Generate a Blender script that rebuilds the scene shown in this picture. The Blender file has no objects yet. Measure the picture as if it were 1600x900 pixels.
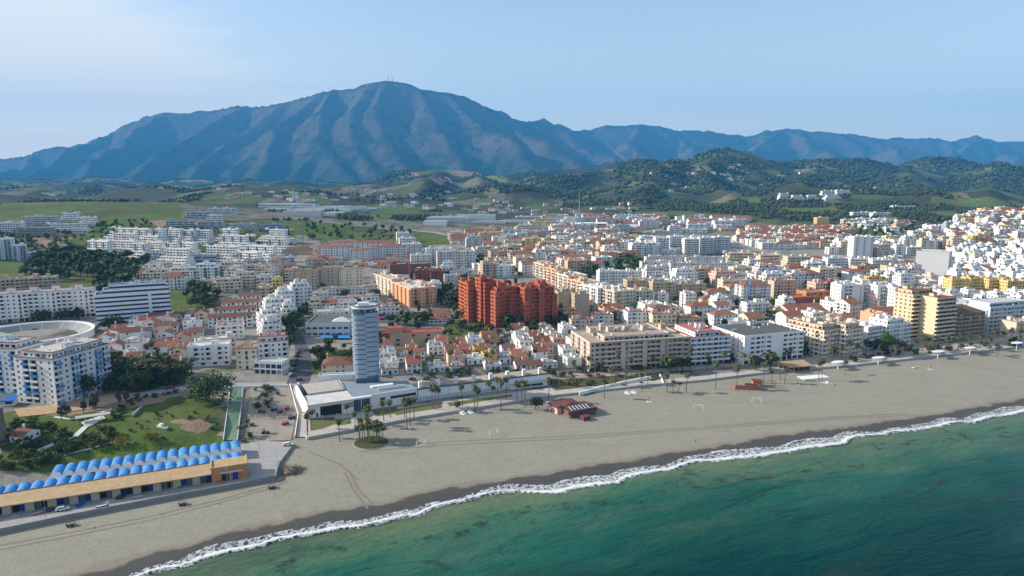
import bpy, bmesh, math, random
import numpy as np
from mathutils import Vector
random.seed(7)
RS = np.random.RandomState(5)
sc = bpy.context.scene
COL = sc.collection
R = math.radians

# ------------------------------------------------------------------ camera, sky, sun, exposure
CAM_H, FPX, HORIZON = 120.0, 1081.0, 280.0          # metres above the sea, focal length in photo pixels
PITCH = math.atan((450 - HORIZON) / FPX)
cam_d = bpy.data.cameras.new('camera'); cam = bpy.data.objects.new('camera', cam_d); COL.objects.link(cam)
cam_d.sensor_width = 36.0; cam_d.lens = 36.0 * FPX / 1600.0
cam_d.clip_start = 1.0; cam_d.clip_end = 60000.0
cam.location = (0, 0, CAM_H); cam.rotation_euler = (math.pi / 2 - PITCH, 0, 0)
sc.camera = cam

SUN_EL, SUN_ROT = R(27), R(-84)                     # low sun on the left, very slightly beyond the town
world = bpy.data.worlds.new("World"); sc.world = world; world.use_nodes = True
wn = world.node_tree; wn.nodes.clear()
def wnode(t, **kw):
    n = wn.nodes.new(t)
    for k, v in kw.items(): setattr(n, k, v)
    return n
sky = wnode('ShaderNodeTexSky', sky_type='NISHITA', sun_disc=False, sun_elevation=SUN_EL, sun_rotation=SUN_ROT,
            altitude=50.0, air_density=1.0, dust_density=1.0, ozone_density=1.5)
tc = wnode('ShaderNodeTexCoord')
# thin streaky high cloud: a noise stretched along the horizon, on a flattened dome so that it thins towards the horizon
sep = wnode('ShaderNodeSeparateXYZ'); wn.links.new(tc.outputs['Generated'], sep.inputs[0])
zc = wnode('ShaderNodeMath', operation='ADD'); wn.links.new(sep.outputs['Z'], zc.inputs[0]); zc.inputs[1].default_value = 0.12
dx = wnode('ShaderNodeMath', operation='DIVIDE'); dy = wnode('ShaderNodeMath', operation='DIVIDE')
for n, o in ((dx, 'X'), (dy, 'Y')):
    wn.links.new(sep.outputs[o], n.inputs[0]); wn.links.new(zc.outputs[0], n.inputs[1])
cmb = wnode('ShaderNodeCombineXYZ'); wn.links.new(dx.outputs[0], cmb.inputs[0]); wn.links.new(dy.outputs[0], cmb.inputs[1])
mp = wnode('ShaderNodeMapping'); wn.links.new(cmb.outputs[0], mp.inputs[0])
mp.inputs['Scale'].default_value = (0.34, 1.25, 1); mp.inputs['Rotation'].default_value = (0, 0, R(14)); mp.inputs['Location'].default_value = (2.1, 0.4, 0)
nz = wnode('ShaderNodeTexNoise'); nz.inputs['Scale'].default_value = 1.5; nz.inputs['Detail'].default_value = 8; nz.inputs['Roughness'].default_value = 0.62
nz.inputs['Distortion'].default_value = 0.35
wn.links.new(mp.outputs[0], nz.inputs['Vector'])
nz2 = wnode('ShaderNodeTexNoise'); nz2.inputs['Scale'].default_value = 0.33; nz2.inputs['Detail'].default_value = 3
wn.links.new(cmb.outputs[0], nz2.inputs['Vector'])
# cloud is thicker towards the west (-X), as it is in the photograph
wx = wnode('ShaderNodeMapRange'); wn.links.new(dx.outputs[0], wx.inputs[0])
wx.inputs[1].default_value = 0.6; wx.inputs[2].default_value = -2.4; wx.inputs[3].default_value = -0.2; wx.inputs[4].default_value = 0.3
sm0 = wnode('ShaderNodeMath', operation='ADD'); wn.links.new(nz2.outputs[0], sm0.inputs[0]); wn.links.new(wx.outputs[0], sm0.inputs[1])
sm1 = wnode('ShaderNodeMath', operation='ADD'); wn.links.new(nz.outputs[0], sm1.inputs[0]); wn.links.new(sm0.outputs[0], sm1.inputs[1])
ramp = wnode('ShaderNodeMapRange', interpolation_type='SMOOTHSTEP'); wn.links.new(sm1.outputs[0], ramp.inputs[0])
ramp.inputs[1].default_value = 1.0; ramp.inputs[2].default_value = 1.26; ramp.inputs[3].default_value = 0.16; ramp.inputs[4].default_value = 1.0
mixc = wnode('ShaderNodeMix', data_type='RGBA'); wn.links.new(ramp.outputs[0], mixc.inputs[0]); wn.links.new(sky.outputs[0], mixc.inputs[6])
mixc.inputs[7].default_value = (5.5, 5.6, 5.5, 1)
hz = wnode('ShaderNodeMapRange', interpolation_type='SMOOTHSTEP'); wn.links.new(sep.outputs['Z'], hz.inputs[0])
hz.inputs[1].default_value = 0.30; hz.inputs[2].default_value = 0.0; hz.inputs[3].default_value = 0.0; hz.inputs[4].default_value = 0.6
mixh = wnode('ShaderNodeMix', data_type='RGBA'); wn.links.new(hz.outputs[0], mixh.inputs[0]); wn.links.new(mixc.outputs[2], mixh.inputs[6]); sunside = wnode('ShaderNodeMapRange'); wn.links.new(dx.outputs[0], sunside.inputs[0]); sunside.inputs[1].default_value = -0.3; sunside.inputs[2].default_value = -4.5
mixs = wnode('ShaderNodeMix', data_type='RGBA'); wn.links.new(sunside.outputs[0], mixs.inputs[0]); mixs.inputs[6].default_value = (5.6, 5.3, 4.75, 1); mixs.inputs[7].default_value = (9.5, 7.6, 5.8, 1)
wn.links.new(mixs.outputs[2], mixh.inputs[7])                   # paler towards the horizon, most of all on the sun's side
bg = wnode('ShaderNodeBackground'); bg.inputs['Strength'].default_value = 0.125
wn.links.new(mixh.outputs[2], bg.inputs['Color'])
wo = wnode('ShaderNodeOutputWorld'); wn.links.new(bg.outputs[0], wo.inputs['Surface'])

sun_d = bpy.data.lights.new('sun', 'SUN'); sun = bpy.data.objects.new('sun', sun_d); COL.objects.link(sun)
sun_d.energy = 4.7; sun_d.angle = R(0.53); sun_d.color = (1.0, 0.9, 0.78)
sdir = Vector((math.sin(SUN_ROT) * math.cos(SUN_EL), math.cos(SUN_ROT) * math.cos(SUN_EL), math.sin(SUN_EL)))
sun.rotation_euler = sdir.to_track_quat('Z', 'Y').to_euler()
sc.view_settings.view_transform = 'Standard'; sc.view_settings.look = 'None'
sc.view_settings.exposure = 0.65; sc.view_settings.gamma = 1.0; sc.view_settings.use_curve_mapping = False
sc.cycles.max_bounces = 5; sc.cycles.diffuse_bounces = 2; sc.cycles.glossy_bounces = 2; sc.cycles.transmission_bounces = 3
sc.cycles.transparent_max_bounces = 8; sc.cycles.volume_bounces = 0
sc.cycles.use_denoising = True

# ------------------------------------------------------------------ noise and terrain functions (all in metres)
def _hash(ix, iy, seed):
    h = (ix.astype(np.int64) * 374761393 + iy.astype(np.int64) * 668265263 + seed * 1442695041) & 0xFFFFFFFF
    h = ((h ^ (h >> 13)) * 1274126177) & 0xFFFFFFFF
    return ((h ^ (h >> 16)) & 0xFFFF) / 65535.0
def vnoise(x, y, seed=0):
    ix = np.floor(x); iy = np.floor(y); fx = x - ix; fy = y - iy
    fx = fx * fx * fx * (fx * (fx * 6 - 15) + 10); fy = fy * fy * fy * (fy * (fy * 6 - 15) + 10)
    a = _hash(ix, iy, seed); b = _hash(ix + 1, iy, seed); c = _hash(ix, iy + 1, seed); d = _hash(ix + 1, iy + 1, seed)
    return (a * (1 - fx) + b * fx) * (1 - fy) + (c * (1 - fx) + d * fx) * fy
def fbm(x, y, oct=4, seed=0, gain=0.5):
    s = 0; a = 1; tot = 0
    for o in range(oct):
        s = s + a * vnoise(x * 2 ** o + 17.3 * o, y * 2 ** o - 9.1 * o, seed + o); tot += a; a *= gain
    return s / tot
def ridged(x, y, oct=4, seed=0, gain=0.5):
    s = 0; a = 1; tot = 0
    for o in range(oct):
        s = s + a * (1 - np.abs(2 * vnoise(x * 2 ** o + 7.7 * o, y * 2 ** o + 3.1 * o, seed + o) - 1)); tot += a; a *= gain
    return s / tot

def ray(px, py):
    u = (px - 800.0) / FPX; v = (450.0 - py) / FPX
    c, s = math.cos(PITCH), math.sin(PITCH)
    return u, c + v * s, -s + v * c                   # x, y, z of the direction
def flat(px, py, z=0.0):                              # pixel -> point on the level z
    dx, dy, dz = ray(px, py); t = (z - CAM_H) / dz
    return (dx * t, dy * t)
def at_dist(px, py, D):                               # pixel -> point at ground distance y = D
    dx, dy, dz = ray(px, py); t = D / dy
    return (dx * t, D, CAM_H + dz * t)
def proj(x, y, z):
    c, s = math.cos(PITCH), math.sin(PITCH)
    zz = z - CAM_H; d = y * c - zz * s; v = y * s + zz * c
    return 800 + FPX * x / d, 450 - FPX * v / d

SHORE_PX = [(150, 918), (240, 893), (330, 868), (430, 840), (520, 822), (620, 803), (700, 785), (790, 768), (870, 757), (950, 742), (1040, 728),
            (1130, 714), (1200, 702), (1260, 691), (1330, 682), (1400, 672), (1480, 660), (1550, 648), (1600, 638)]
EDGE_PX = [(-40, 838), (0, 829), (110, 806), (250, 779), (340, 762), (430, 746), (441, 718), (470, 692), (480, 687), (560, 672), (650, 655), (760, 637), (850, 622),
           (1000, 605), (1100, 596), (1180, 586), (1260, 578), (1330, 573), (1400, 565), (1480, 556), (1600, 543)]
shore = np.array([flat(*p, 0.0) for p in SHORE_PX]); edge = np.array([flat(*p, 2.6) for p in EDGE_PX])
def extend(P, a, b, L=6000):
    d0 = P[0] - P[a]; d1 = P[-1] - P[b]
    return np.vstack([P[0] + d0 / np.linalg.norm(d0) * L, P, P[-1] + d1 / np.linalg.norm(d1) * L])
shore = extend(shore, 5, -6); edge = extend(edge, 4, -5)
def line_dist(X, Y, P):                               # signed distance, positive inland (left of the walking direction)
    best = np.full(X.shape, 1e18); sign = np.ones(X.shape)
    for i in range(len(P) - 1):
        ax, ay = P[i]; bx, by = P[i + 1]; ux, uy = bx - ax, by - ay; L2 = ux * ux + uy * uy
        t = np.clip(((X - ax) * ux + (Y - ay) * uy) / L2, 0, 1)
        d = (X - ax - t * ux) ** 2 + (Y - ay - t * uy) ** 2
        m = d < best
        best = np.where(m, d, best); sign = np.where(m, np.sign(ux * (Y - ay) - uy * (X - ax)), sign)
    return np.sqrt(best) * np.where(sign == 0, 1, sign)

def gauss(X, Y, cx, cy, rx, ry, rot=0.0):
    c, s = math.cos(rot), math.sin(rot); dx, dy = X - cx, Y - cy
    return np.exp(-(((dx * c + dy * s) / rx) ** 2 + ((-dx * s + dy * c) / ry) ** 2))
def tents(X, Y, segs, h0=-1e9):
    H = np.full(X.shape, h0, dtype=float)
    for (ax, ay, az, bx, by, bz, slope, p) in segs:
        ux, uy = bx - ax, by - ay; L2 = ux * ux + uy * uy + 1e-6
        t = np.clip(((X - ax) * ux + (Y - ay) * uy) / L2, 0, 1)
        d = np.hypot(X - ax - t * ux, Y - ay - t * uy); z = az + (bz - az) * t
        W = z / slope
        H = np.maximum(H, z * np.power(np.clip(1 - d / W, 0, 1), p))
    return H
def chain(pts, slope, p):
    return [(*pts[i], *pts[i + 1], slope, p) for i in range(len(pts) - 1)]

# the mountain's skyline and spurs, placed at their real distances
def skyline(L):
    return [at_dist(px, py, D) for px, py, D in L]
main_ridge = skyline([(-260, 262, 11500), (-120, 252, 11000), (0, 243, 10800), (42, 245, 10600), (75, 234, 10500), (130, 220, 10400), (175, 203, 10300), (225, 182, 10200), (260, 174, 10200),
    (300, 170, 10200), (345, 168, 10200), (400, 166, 10000), (440, 160, 9800), (500, 143, 9500), (525, 139, 9400), (550, 138, 9350), (575, 130, 9300), (600, 125, 9300), (625, 127, 9300), (660, 137, 9350),
    (690, 145, 9400), (730, 152, 9600), (760, 168, 9800), (800, 185, 10200)])
back_ridge = skyline([(800, 186, 10200), (850, 190, 11000), (880, 192, 11500), (920, 203, 12000), (960, 198, 12000), (1000, 193, 12000), (1030, 191, 12000), (1055, 199, 12000), (1100, 203, 12200),
    (1160, 210, 12400), (1185, 208, 12300), (1230, 199, 12200), (1260, 206, 12200), (1300, 212, 12300), (1340, 210, 12300), (1370, 212, 12300), (1420, 217, 12300), (1460, 222, 12300),
    (1490, 220, 12300), (1530, 215, 12300), (1560, 220, 12300), (1610, 222, 12300), (1720, 216, 12300), (1900, 226, 12300)])
MSEG = chain(main_ridge, 1.05, 1.0) + chain(back_ridge, 0.7, 1.0)
SPURS = [
    [(520, 142, 9300), (505, 172, 8800), (500, 205, 8300), (520, 240, 7700), (540, 268, 7200), (560, 292, 6700)],
    [(600, 127, 9200), (586, 160, 8800), (600, 195, 8300), (622, 232, 7700), (640, 262, 7200), (650, 290, 6700)],
    [(585, 128, 9250), (550, 170, 8700), (552, 205, 8200), (575, 245, 7600), (590, 282, 7000)],
    [(500, 146, 9400), (455, 178, 8900), (430, 205, 8500), (415, 240, 7900), (400, 275, 7200), (390, 296, 6800)],
    [(450, 160, 9700), (400, 190, 9200), (352, 218, 8700), (318, 243, 8100), (300, 272, 7400), (285, 296, 6900)],
    [(390, 168, 10000), (330, 198, 9400), (280, 222, 8800), (245, 246, 8200), (215, 272, 7500), (200, 297, 7000)],
    [(260, 176, 10200), (215, 206, 9700), (170, 234, 9000), (140, 258, 8200), (120, 285, 7400)],
    [(175, 206, 10200), (120, 234, 9700), (75, 255, 9000), (40, 275, 8200)],
    [(650, 136, 9300), (672, 165, 8900), (690, 195, 8500), (705, 225, 8000), (720, 255, 7500), (735, 283, 6900)],
    [(700, 148, 9450), (735, 180, 9000), (770, 205, 8500), (800, 222, 8000), (830, 250, 7400), (850, 278, 6800)],
    [(760, 170, 9800), (800, 200, 9300), (845, 218, 8800), (880, 238, 8200), (905, 262, 7400)],
    [(850, 192, 10900), (905, 222, 10200), (950, 240, 9400), (985, 258, 8400)],
    [(1000, 195, 11900), (985, 222, 10800), (1010, 246, 9500), (1030, 262, 8400)],
    [(1060, 202, 12000), (1085, 228, 10800), (1110, 245, 9600)],
    [(1225, 201, 12100), (1180, 228, 10900), (1165, 246, 9500)], [(1235, 201, 12100), (1275, 228, 10900), (1310, 246, 9500)],
    [(1370, 214, 12200), (1400, 236, 10900), (1430, 250, 9600)], [(1530, 217, 12200), (1490, 238, 10900), (1500, 252, 9600)],
    [(1560, 222, 12200), (1580, 240, 10900), (1610, 254, 9600)], [(60, 240, 10500), (20, 262, 9600), (-20, 280, 8800)]]
for S in SPURS:
    pts = skyline(S); MSEG += chain(pts, 0.80, 1.0)
    for i in range(1, len(pts)):                       # side spurs falling off both flanks
        for sg in (-1, 1):
            a = pts[i]; b = pts[i - 1]; f = RS.uniform(0.25, 0.75)
            o = [a[k] + (b[k] - a[k]) * f for k in range(3)]
            ang = math.atan2(a[1] - b[1], a[0] - b[0]) + sg * RS.uniform(0.7, 1.15); L = min(1000, o[2] * RS.uniform(0.8, 1.2))
            MSEG.append((o[0], o[1], o[2] * 0.95, o[0] + math.cos(ang) * L, o[1] + math.sin(ang) * L, o[2] * 0.40, 0.88, 1.0))
# lower wooded hills between the town and the mountain
HSEG = []
for S, sl in (([(1720, 262, 4200), (1600, 262, 4100), (1500, 257, 4000), (1420, 262, 3900), (1350, 257, 3900), (1280, 255, 3800), (1200, 259, 3700), (1130, 251, 3500), (1060, 258, 3500), (1010, 266, 3400), (940, 281, 3300), (880, 293, 3100)], 0.22),
          ([(1130, 252, 3500), (1100, 280, 3000), (1120, 302, 2500), (1150, 318, 2000), (1165, 328, 1650)], 0.3), ([(1060, 259, 3450), (1030, 285, 2900), (1010, 308, 2350), (1000, 322, 1900)], 0.3),
          ([(1280, 257, 3750), (1260, 285, 3000), (1250, 304, 2300), (1240, 318, 1850)], 0.25), ([(1420, 264, 3850), (1420, 290, 3000), (1440, 306, 2200), (1450, 318, 1800)], 0.25), ([(1560, 262, 4050), (1550, 290, 2900), (1540, 308, 2100), (1545, 318, 1750)], 0.25),
          ([(600, 290, 4400), (640, 284, 4300), (690, 276, 4200), (740, 281, 4100), (800, 290, 3900)], 0.22), ([(690, 277, 4200), (682, 292, 3300), (664, 308, 2500), (650, 318, 2100)], 0.25), ([(740, 282, 4100), (752, 298, 3200), (760, 312, 2500)], 0.25), ([(430, 302, 4600), (500, 297, 4700), (560, 296, 4700), (620, 300, 4500)], 0.16),
          ([(-100, 292, 5200), (60, 294, 5200), (180, 294, 5200), (300, 299, 5000), (380, 303, 4900)], 0.16), ([(1030, 262, 5000), (960, 266, 4900), (900, 273, 4800), (830, 280, 4700)], 0.2), ([(960, 267, 4850), (940, 285, 4000), (900, 300, 3400)], 0.25), ([(690, 277, 4150), (640, 296, 3500), (600, 308, 3100)], 0.25), ([(500, 297, 4650), (480, 306, 3700), (450, 312, 3200)], 0.2), ([(830, 282, 4600), (840, 300, 3500), (860, 312, 2900)], 0.22), ([(560, 312, 2900), (610, 316, 2600)], 0.2)):
    pts = skyline(S); HSEG += chain(pts, sl, 1.25)

_hr = np.random.RandomState(12); KNOLLS = []
for _k in range(95):
    _y = _hr.uniform(1900, 5600); KNOLLS.append((_hr.uniform(-0.78, 0.8) * _y, _y, _hr.uniform(0.5, 1.0) * (22 + _y * 0.0145), _hr.uniform(110, 200) + _y * 0.035, _hr.uniform(0.6, 1.3)))
def land_profile(e):
    return np.interp(e, [0, 12, 40, 58, 90, 200, 600, 1200, 2000, 3500, 7000], [0, 0.3, 0.9, 4.6, 6.2, 9, 20, 36, 36, 32, 40])
def T(X, Y):
    X = np.asarray(X, float); Y = np.asarray(Y, float)
    s = line_dist(X, Y, shore); e = line_dist(X, Y, edge)
    z = np.interp(s, [-3000, -400, -60, -10, 0, 5, 30, 120], [-60, -14, -4, -0.9, 0.05, 0.95, 2.0, 2.7])
    z = z + land_profile(np.clip(e, 0, None))
    far = np.clip((e - 500) / 500, 0, 1)
    z = z + 42 * gauss(X, Y, -820, 1300, 480, 330) + 20 * gauss(X, Y, 1050, 1500, 560, 480) + far * 9 * (fbm(X / 420, Y / 420, 3, 11) - 0.5)
    if Y.max() > 1250:
        w = np.clip((Y - 1250) / 600, 0, 1)
        h = tents(X, Y, HSEG, 0)
        hn = h + w * (0.28 * h + 14) * (fbm(X / 420 + 3, Y / 420, 5, 23) - 0.5) + w * 0.3 * h * (ridged(X / 700, Y / 700, 3, 41) - 0.6)
        z = np.where(w > 0, np.maximum(z, w * hn + (1 - w) * z) , z)
        kn = np.zeros(X.shape)
        for kx, ky, ka, kr, kq in KNOLLS: kn = np.maximum(kn, ka * np.exp(-(((X - kx) / kr) ** 2 + ((Y - ky) / (kr * kq)) ** 2)))
        z = z + w * kn
        z = z + w * 22 * (fbm(X / 300, Y / 260, 3, 31) - 0.45)
    if Y.max() > 4500:
        w = np.clip((Y - 4800) / 1200, 0, 1)
        wx = 130 * (fbm(X / 700, Y / 700, 3, 61) - 0.5); wy = 130 * (fbm(X / 700 + 50, Y / 700, 3, 62) - 0.5)
        h = tents(X + wx * 0.8, Y + wy * 0.8, MSEG, 0)
        n = 280 * (ridged((X + wx) / 900, (Y + wy) / 900, 5, 71, 0.55) - 0.62) + 40 * (fbm(X / 160, Y / 160, 4, 81) - 0.5)
        h = h + np.clip(h / 500, 0, 1) * n * np.clip((1450 - h) / 700, 0.10, 1)
        z = np.where(w > 0, np.maximum(z, w * h), z)
    return z
# quick look-up for placing things in the town
LX0, LY0, LS = -2900.0, 100.0, 8.0
_lx = np.arange(LX0, 2900, LS); _ly = np.arange(LY0, 3600, LS)
_LT = T(*np.meshgrid(_lx, _ly))
def ground(x, y):
    fx = (x - LX0) / LS; fy = (y - LY0) / LS; i = int(fx); j = int(fy)
    if 0 <= i < len(_lx) - 1 and 0 <= j < len(_ly) - 1:
        a, b = fx - i, fy - j
        return float((_LT[j, i] * (1 - a) + _LT[j, i + 1] * a) * (1 - b) + (_LT[j + 1, i] * (1 - a) + _LT[j + 1, i + 1] * a) * b)
    return float(T(np.array([x]), np.array([y]))[0])
def at(px, py, h=0.0):                                # pixel of a point h metres above the ground -> where that ground is
    dx, dy, dz = ray(px, py); t0 = 150.0; t = t0; step = 6.0; prev = None
    while t < 15000:
        x, y, z = dx * t, dy * t, CAM_H + dz * t
        g = z - h - ground(x, y)
        if g <= 0:
            if prev is not None:
                pt, pg = prev
                for _ in range(12):
                    m = (pt + t) / 2; gm = CAM_H + dz * m - h - ground(dx * m, dy * m)
                    if gm > 0: pt = m
                    else: t = m
            x, y = dx * t, dy * t
            return Vector((x, y, ground(x, y)))
        prev = (t, g); step = 6.0 if t < 1500 else (12.0 if t < 3500 else 40.0); t += step
    return Vector((dx * 5000, dy * 5000, 60))

# ------------------------------------------------------------------ materials
def lin(c):
    return tuple(((v / 12.92) if v <= 0.04045 else ((v + 0.055) / 1.055) ** 2.4) for v in c)
class NT:
    def __init__(s, name):
        s.m = bpy.data.materials.new(name); s.m.use_nodes = True; s.t = s.m.node_tree; s.t.nodes.clear()
        s.out = s.t.nodes.new('ShaderNodeOutputMaterial')
    def n(s, t, ins=None, **kw):
        n = s.t.nodes.new(t)
        for k, v in kw.items(): setattr(n, k, v)
        for k, v in (ins or {}).items(): s.put(n, k, v)
        return n
    def put(s, n, k, v):
        if isinstance(v, bpy.types.NodeSocket): s.t.links.new(v, n.inputs[k])
        else:
            if isinstance(v, tuple) and len(v) == 3 and n.inputs[k].type == 'RGBA': v = (*v, 1)
            n.inputs[k].default_value = v
    def noise(s, scale, detail=4, rough=0.55, vec=None, dist=0.0):
        return s.n('ShaderNodeTexNoise', {'Scale': scale, 'Detail': detail, 'Roughness': rough, 'Distortion': dist, **({'Vector': vec} if vec else {})}).outputs[0]
    def rng(s, v, a, b, c=0.0, d=1.0, smooth=False):
        return s.n('ShaderNodeMapRange', {0: v, 1: a, 2: b, 3: c, 4: d}, interpolation_type='SMOOTHSTEP' if smooth else 'LINEAR').outputs[0]
    def mix(s, f, a, b, blend='MIX'):
        return s.n('ShaderNodeMix', {0: f, 6: a, 7: b}, data_type='RGBA', blend_type=blend).outputs[2]
    def math(s, op, a, b=0.0):
        return s.n('ShaderNodeMath', {0: a, 1: b}, operation=op).outputs[0]
    def attr(s, name):
        return s.n('ShaderNodeAttribute', attribute_name=name)
    def pos(s): return s.n('ShaderNodeNewGeometry').outputs['Position']
    def obj(s): return s.n('ShaderNodeTexCoord').outputs['Object']
    def bump(s, h, strength=0.4, dist=0.1):
        return s.n('ShaderNodeBump', {'Strength': strength, 'Distance': dist, 'Height': h}).outputs[0]
    def scale(s, vec, sc3):
        return s.n('ShaderNodeMapping', {0: vec, 'Scale': sc3}).outputs[0]
    def done(s, color, rough=0.85, normal=None, spec=0.3, metal=0.0, alpha=None):
        b = s.n('ShaderNodeBsdfPrincipled', {'Base Color': color, 'Roughness': rough, 'Specular IOR Level': spec, 'Metallic': metal})
        if normal is not None: s.put(b, 'Normal', normal)
        if alpha is not None: s.put(b, 'Alpha', alpha)
        s.t.links.new(b.outputs[0], s.out.inputs['Surface']); return s.m

def mat_plain(name, color, rough=0.8, var=0.12, scale=3.0, spec=0.3, metal=0.0):
    m = NT(name); nz = m.noise(scale, 3, vec=m.obj())
    c0 = tuple(v * (1 - var) for v in color); c1 = tuple(min(1, v * (1 + var)) for v in color)
    return m.done(m.mix(nz, c0, c1), rough, spec=spec, metal=metal)
# ------------------------------------------------------------------ setting: ground, beach, sea, mountains, haze
def grid_mesh(name, x0, x1, y0, y1, cell, keep=None, attrs=True, zfun=T, drop=0.0):
    nx = int(round((x1 - x0) / cell)) + 1; ny = int(round((y1 - y0) / cell)) + 1
    X, Y = np.meshgrid(x0 + np.arange(nx) * cell, y0 + np.arange(ny) * cell)
    Z = zfun(X, Y) - drop
    V = np.stack([X.ravel(), Y.ravel(), Z.ravel()], 1)
    I = np.arange(nx * ny).reshape(ny, nx)
    F = np.stack([I[:-1, :-1].ravel(), I[:-1, 1:].ravel(), I[1:, 1:].ravel(), I[1:, :-1].ravel()], 1)
    if keep is not None:
        cx = (X[:-1, :-1] + X[1:, 1:]).ravel() / 2; cy = (Y[:-1, :-1] + Y[1:, 1:]).ravel() / 2
        F = F[keep(cx, cy)]
        used = np.unique(F); mp = np.full(len(V), -1); mp[used] = np.arange(len(used)); V = V[used]; F = mp[F]
    me = np_mesh(name, V, F)
    return me, V
def np_mesh(name, V, F, smooth=True):
    me = bpy.data.meshes.new(name); n = F.shape[1]
    me.vertices.add(len(V)); me.vertices.foreach_set('co', np.ascontiguousarray(V, dtype=np.float32).ravel())
    me.loops.add(F.size); me.loops.foreach_set('vertex_index', np.ascontiguousarray(F, dtype=np.int32).ravel())
    me.polygons.add(len(F)); me.polygons.foreach_set('loop_start', np.arange(0, F.size, n, dtype=np.int32))
    if smooth: me.polygons.foreach_set('use_smooth', np.ones(len(F), dtype=bool))
    me.update(calc_edges=True); me.validate()
    return me
def fattr(me, name, vals):
    a = me.attributes.new(name, 'FLOAT', 'POINT'); a.data.foreach_set('value', np.ascontiguousarray(vals, dtype=np.float32))
def link(name, me, mat=None, parent=None, kind=None, label=None):
    o = bpy.data.objects.new(name, me); COL.objects.link(o)
    if mat is not None:
        for m in (mat if isinstance(mat, (list, tuple)) else [mat]): me.materials.append(m)
    if parent is not None: o.parent = parent
    if kind: o['kind'] = kind
    if label: o['label'] = label
    return o
def in_poly(X, Y, P):
    r = np.zeros(np.shape(X), bool); n = len(P)
    for i in range(n):
        (x1, y1), (x2, y2) = P[i][:2], P[(i + 1) % n][:2]
        c = ((y1 > Y) != (y2 > Y)) & (X < (x2 - x1) * (Y - y1) / (y2 - y1 + 1e-12) + x1)
        r ^= c
    return r
def screen(x, y, z):                                  # arrays of world points -> photo pixels
    c, s = math.cos(PITCH), math.sin(PITCH); zz = z - CAM_H; d = np.maximum(y * c - zz * s, 1.0); v = y * s + zz * c
    return 800 + FPX * x / d, 450 - FPX * v / d

# --- ground cover patches: green fields and parks (1), bare soil (2), given by where they lie in the plain
GREEN = [[(-30, 345), (285, 345), (460, 345), (462, 402), (225, 404), (100, 402), (-30, 405)], [(-30, 404), (225, 412), (150, 472), (-30, 438)], [(200, 470), (235, 438), (300, 440), (348, 476), (300, 492)], [(95, 600), (150, 572), (290, 572), (300, 600), (215, 615)], [(490, 590), (500, 545), (545, 545), (540, 592)], [(0, 318), (120, 316), (280, 318), (285, 345), (150, 348), (90, 336), (0, 345)], [(130, 398), (225, 402), (235, 420), (140, 415)], [(460, 345), (540, 350), (620, 362), (640, 378), (500, 375), (450, 362)],
         [(640, 362), (700, 366), (725, 380), (660, 385)], [(1036, 329), (1075, 330), (1120, 337), (1090, 341), (1060, 340)], [(1215, 324), (1300, 325), (1330, 331), (1240, 333)], [(825, 400), (850, 403), (850, 420), (825, 420)],
         [(60, 640), (220, 610), (355, 625), (350, 695), (130, 735), (0, 740), (0, 640)], [(690, 500), (770, 500), (775, 530), (700, 535)], [(560, 322), (620, 318), (660, 330), (600, 345)], [(1440, 330), (1500, 328), (1480, 342)],
         [(480, 648), (530, 652), (525, 672), (482, 676)], [(1320, 345), (1400, 350), (1400, 372), (1330, 368)]]
SOIL = [[(280, 655), (322, 650), (336, 668), (300, 678), (284, 668)], [(215, 345), (285, 345), (330, 350), (260, 358)], [(50, 366), (112, 366), (105, 385), (62, 385)], [(25, 636), (170, 625), (310, 598), (300, 615), (170, 645), (30, 650)], [(385, 605), (470, 602), (465, 690), (390, 690)],
        [(110, 440), (150, 478), (135, 500), (150, 505)]]
def cover(me, V):
    px, py = screen(V[:, 0], V[:, 1], V[:, 2])
    # patch outlines wander a little so that none reads as a drawn polygon
    qx = px + 7 * (fbm(V[:, 0] / 40, V[:, 1] / 40, 3, 5) - 0.5); qy = py + 4 * (fbm(V[:, 0] / 40 + 9, V[:, 1] / 40, 3, 6) - 0.5)
    g = np.zeros(len(V)); so = np.zeros(len(V))
    for P in GREEN: g = np.maximum(g, in_poly(qx, qy, P))
    for P in SOIL: so = np.maximum(so, in_poly(qx, qy, P))
    g[V[:, 1] < 150] = 0
    fattr(me, 'green', g); fattr(me, 'soil', so)
    e = line_dist(V[:, 0], V[:, 1], edge)
    rural = np.clip((V[:, 1] - 1080) / 300, 0, 1)
    rural = np.maximum(rural, np.clip((900 - px) / 900, 0, 1) * np.clip((V[:, 1] - 900) / 300, 0, 1))
    fattr(me, 'rural', rural)

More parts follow.
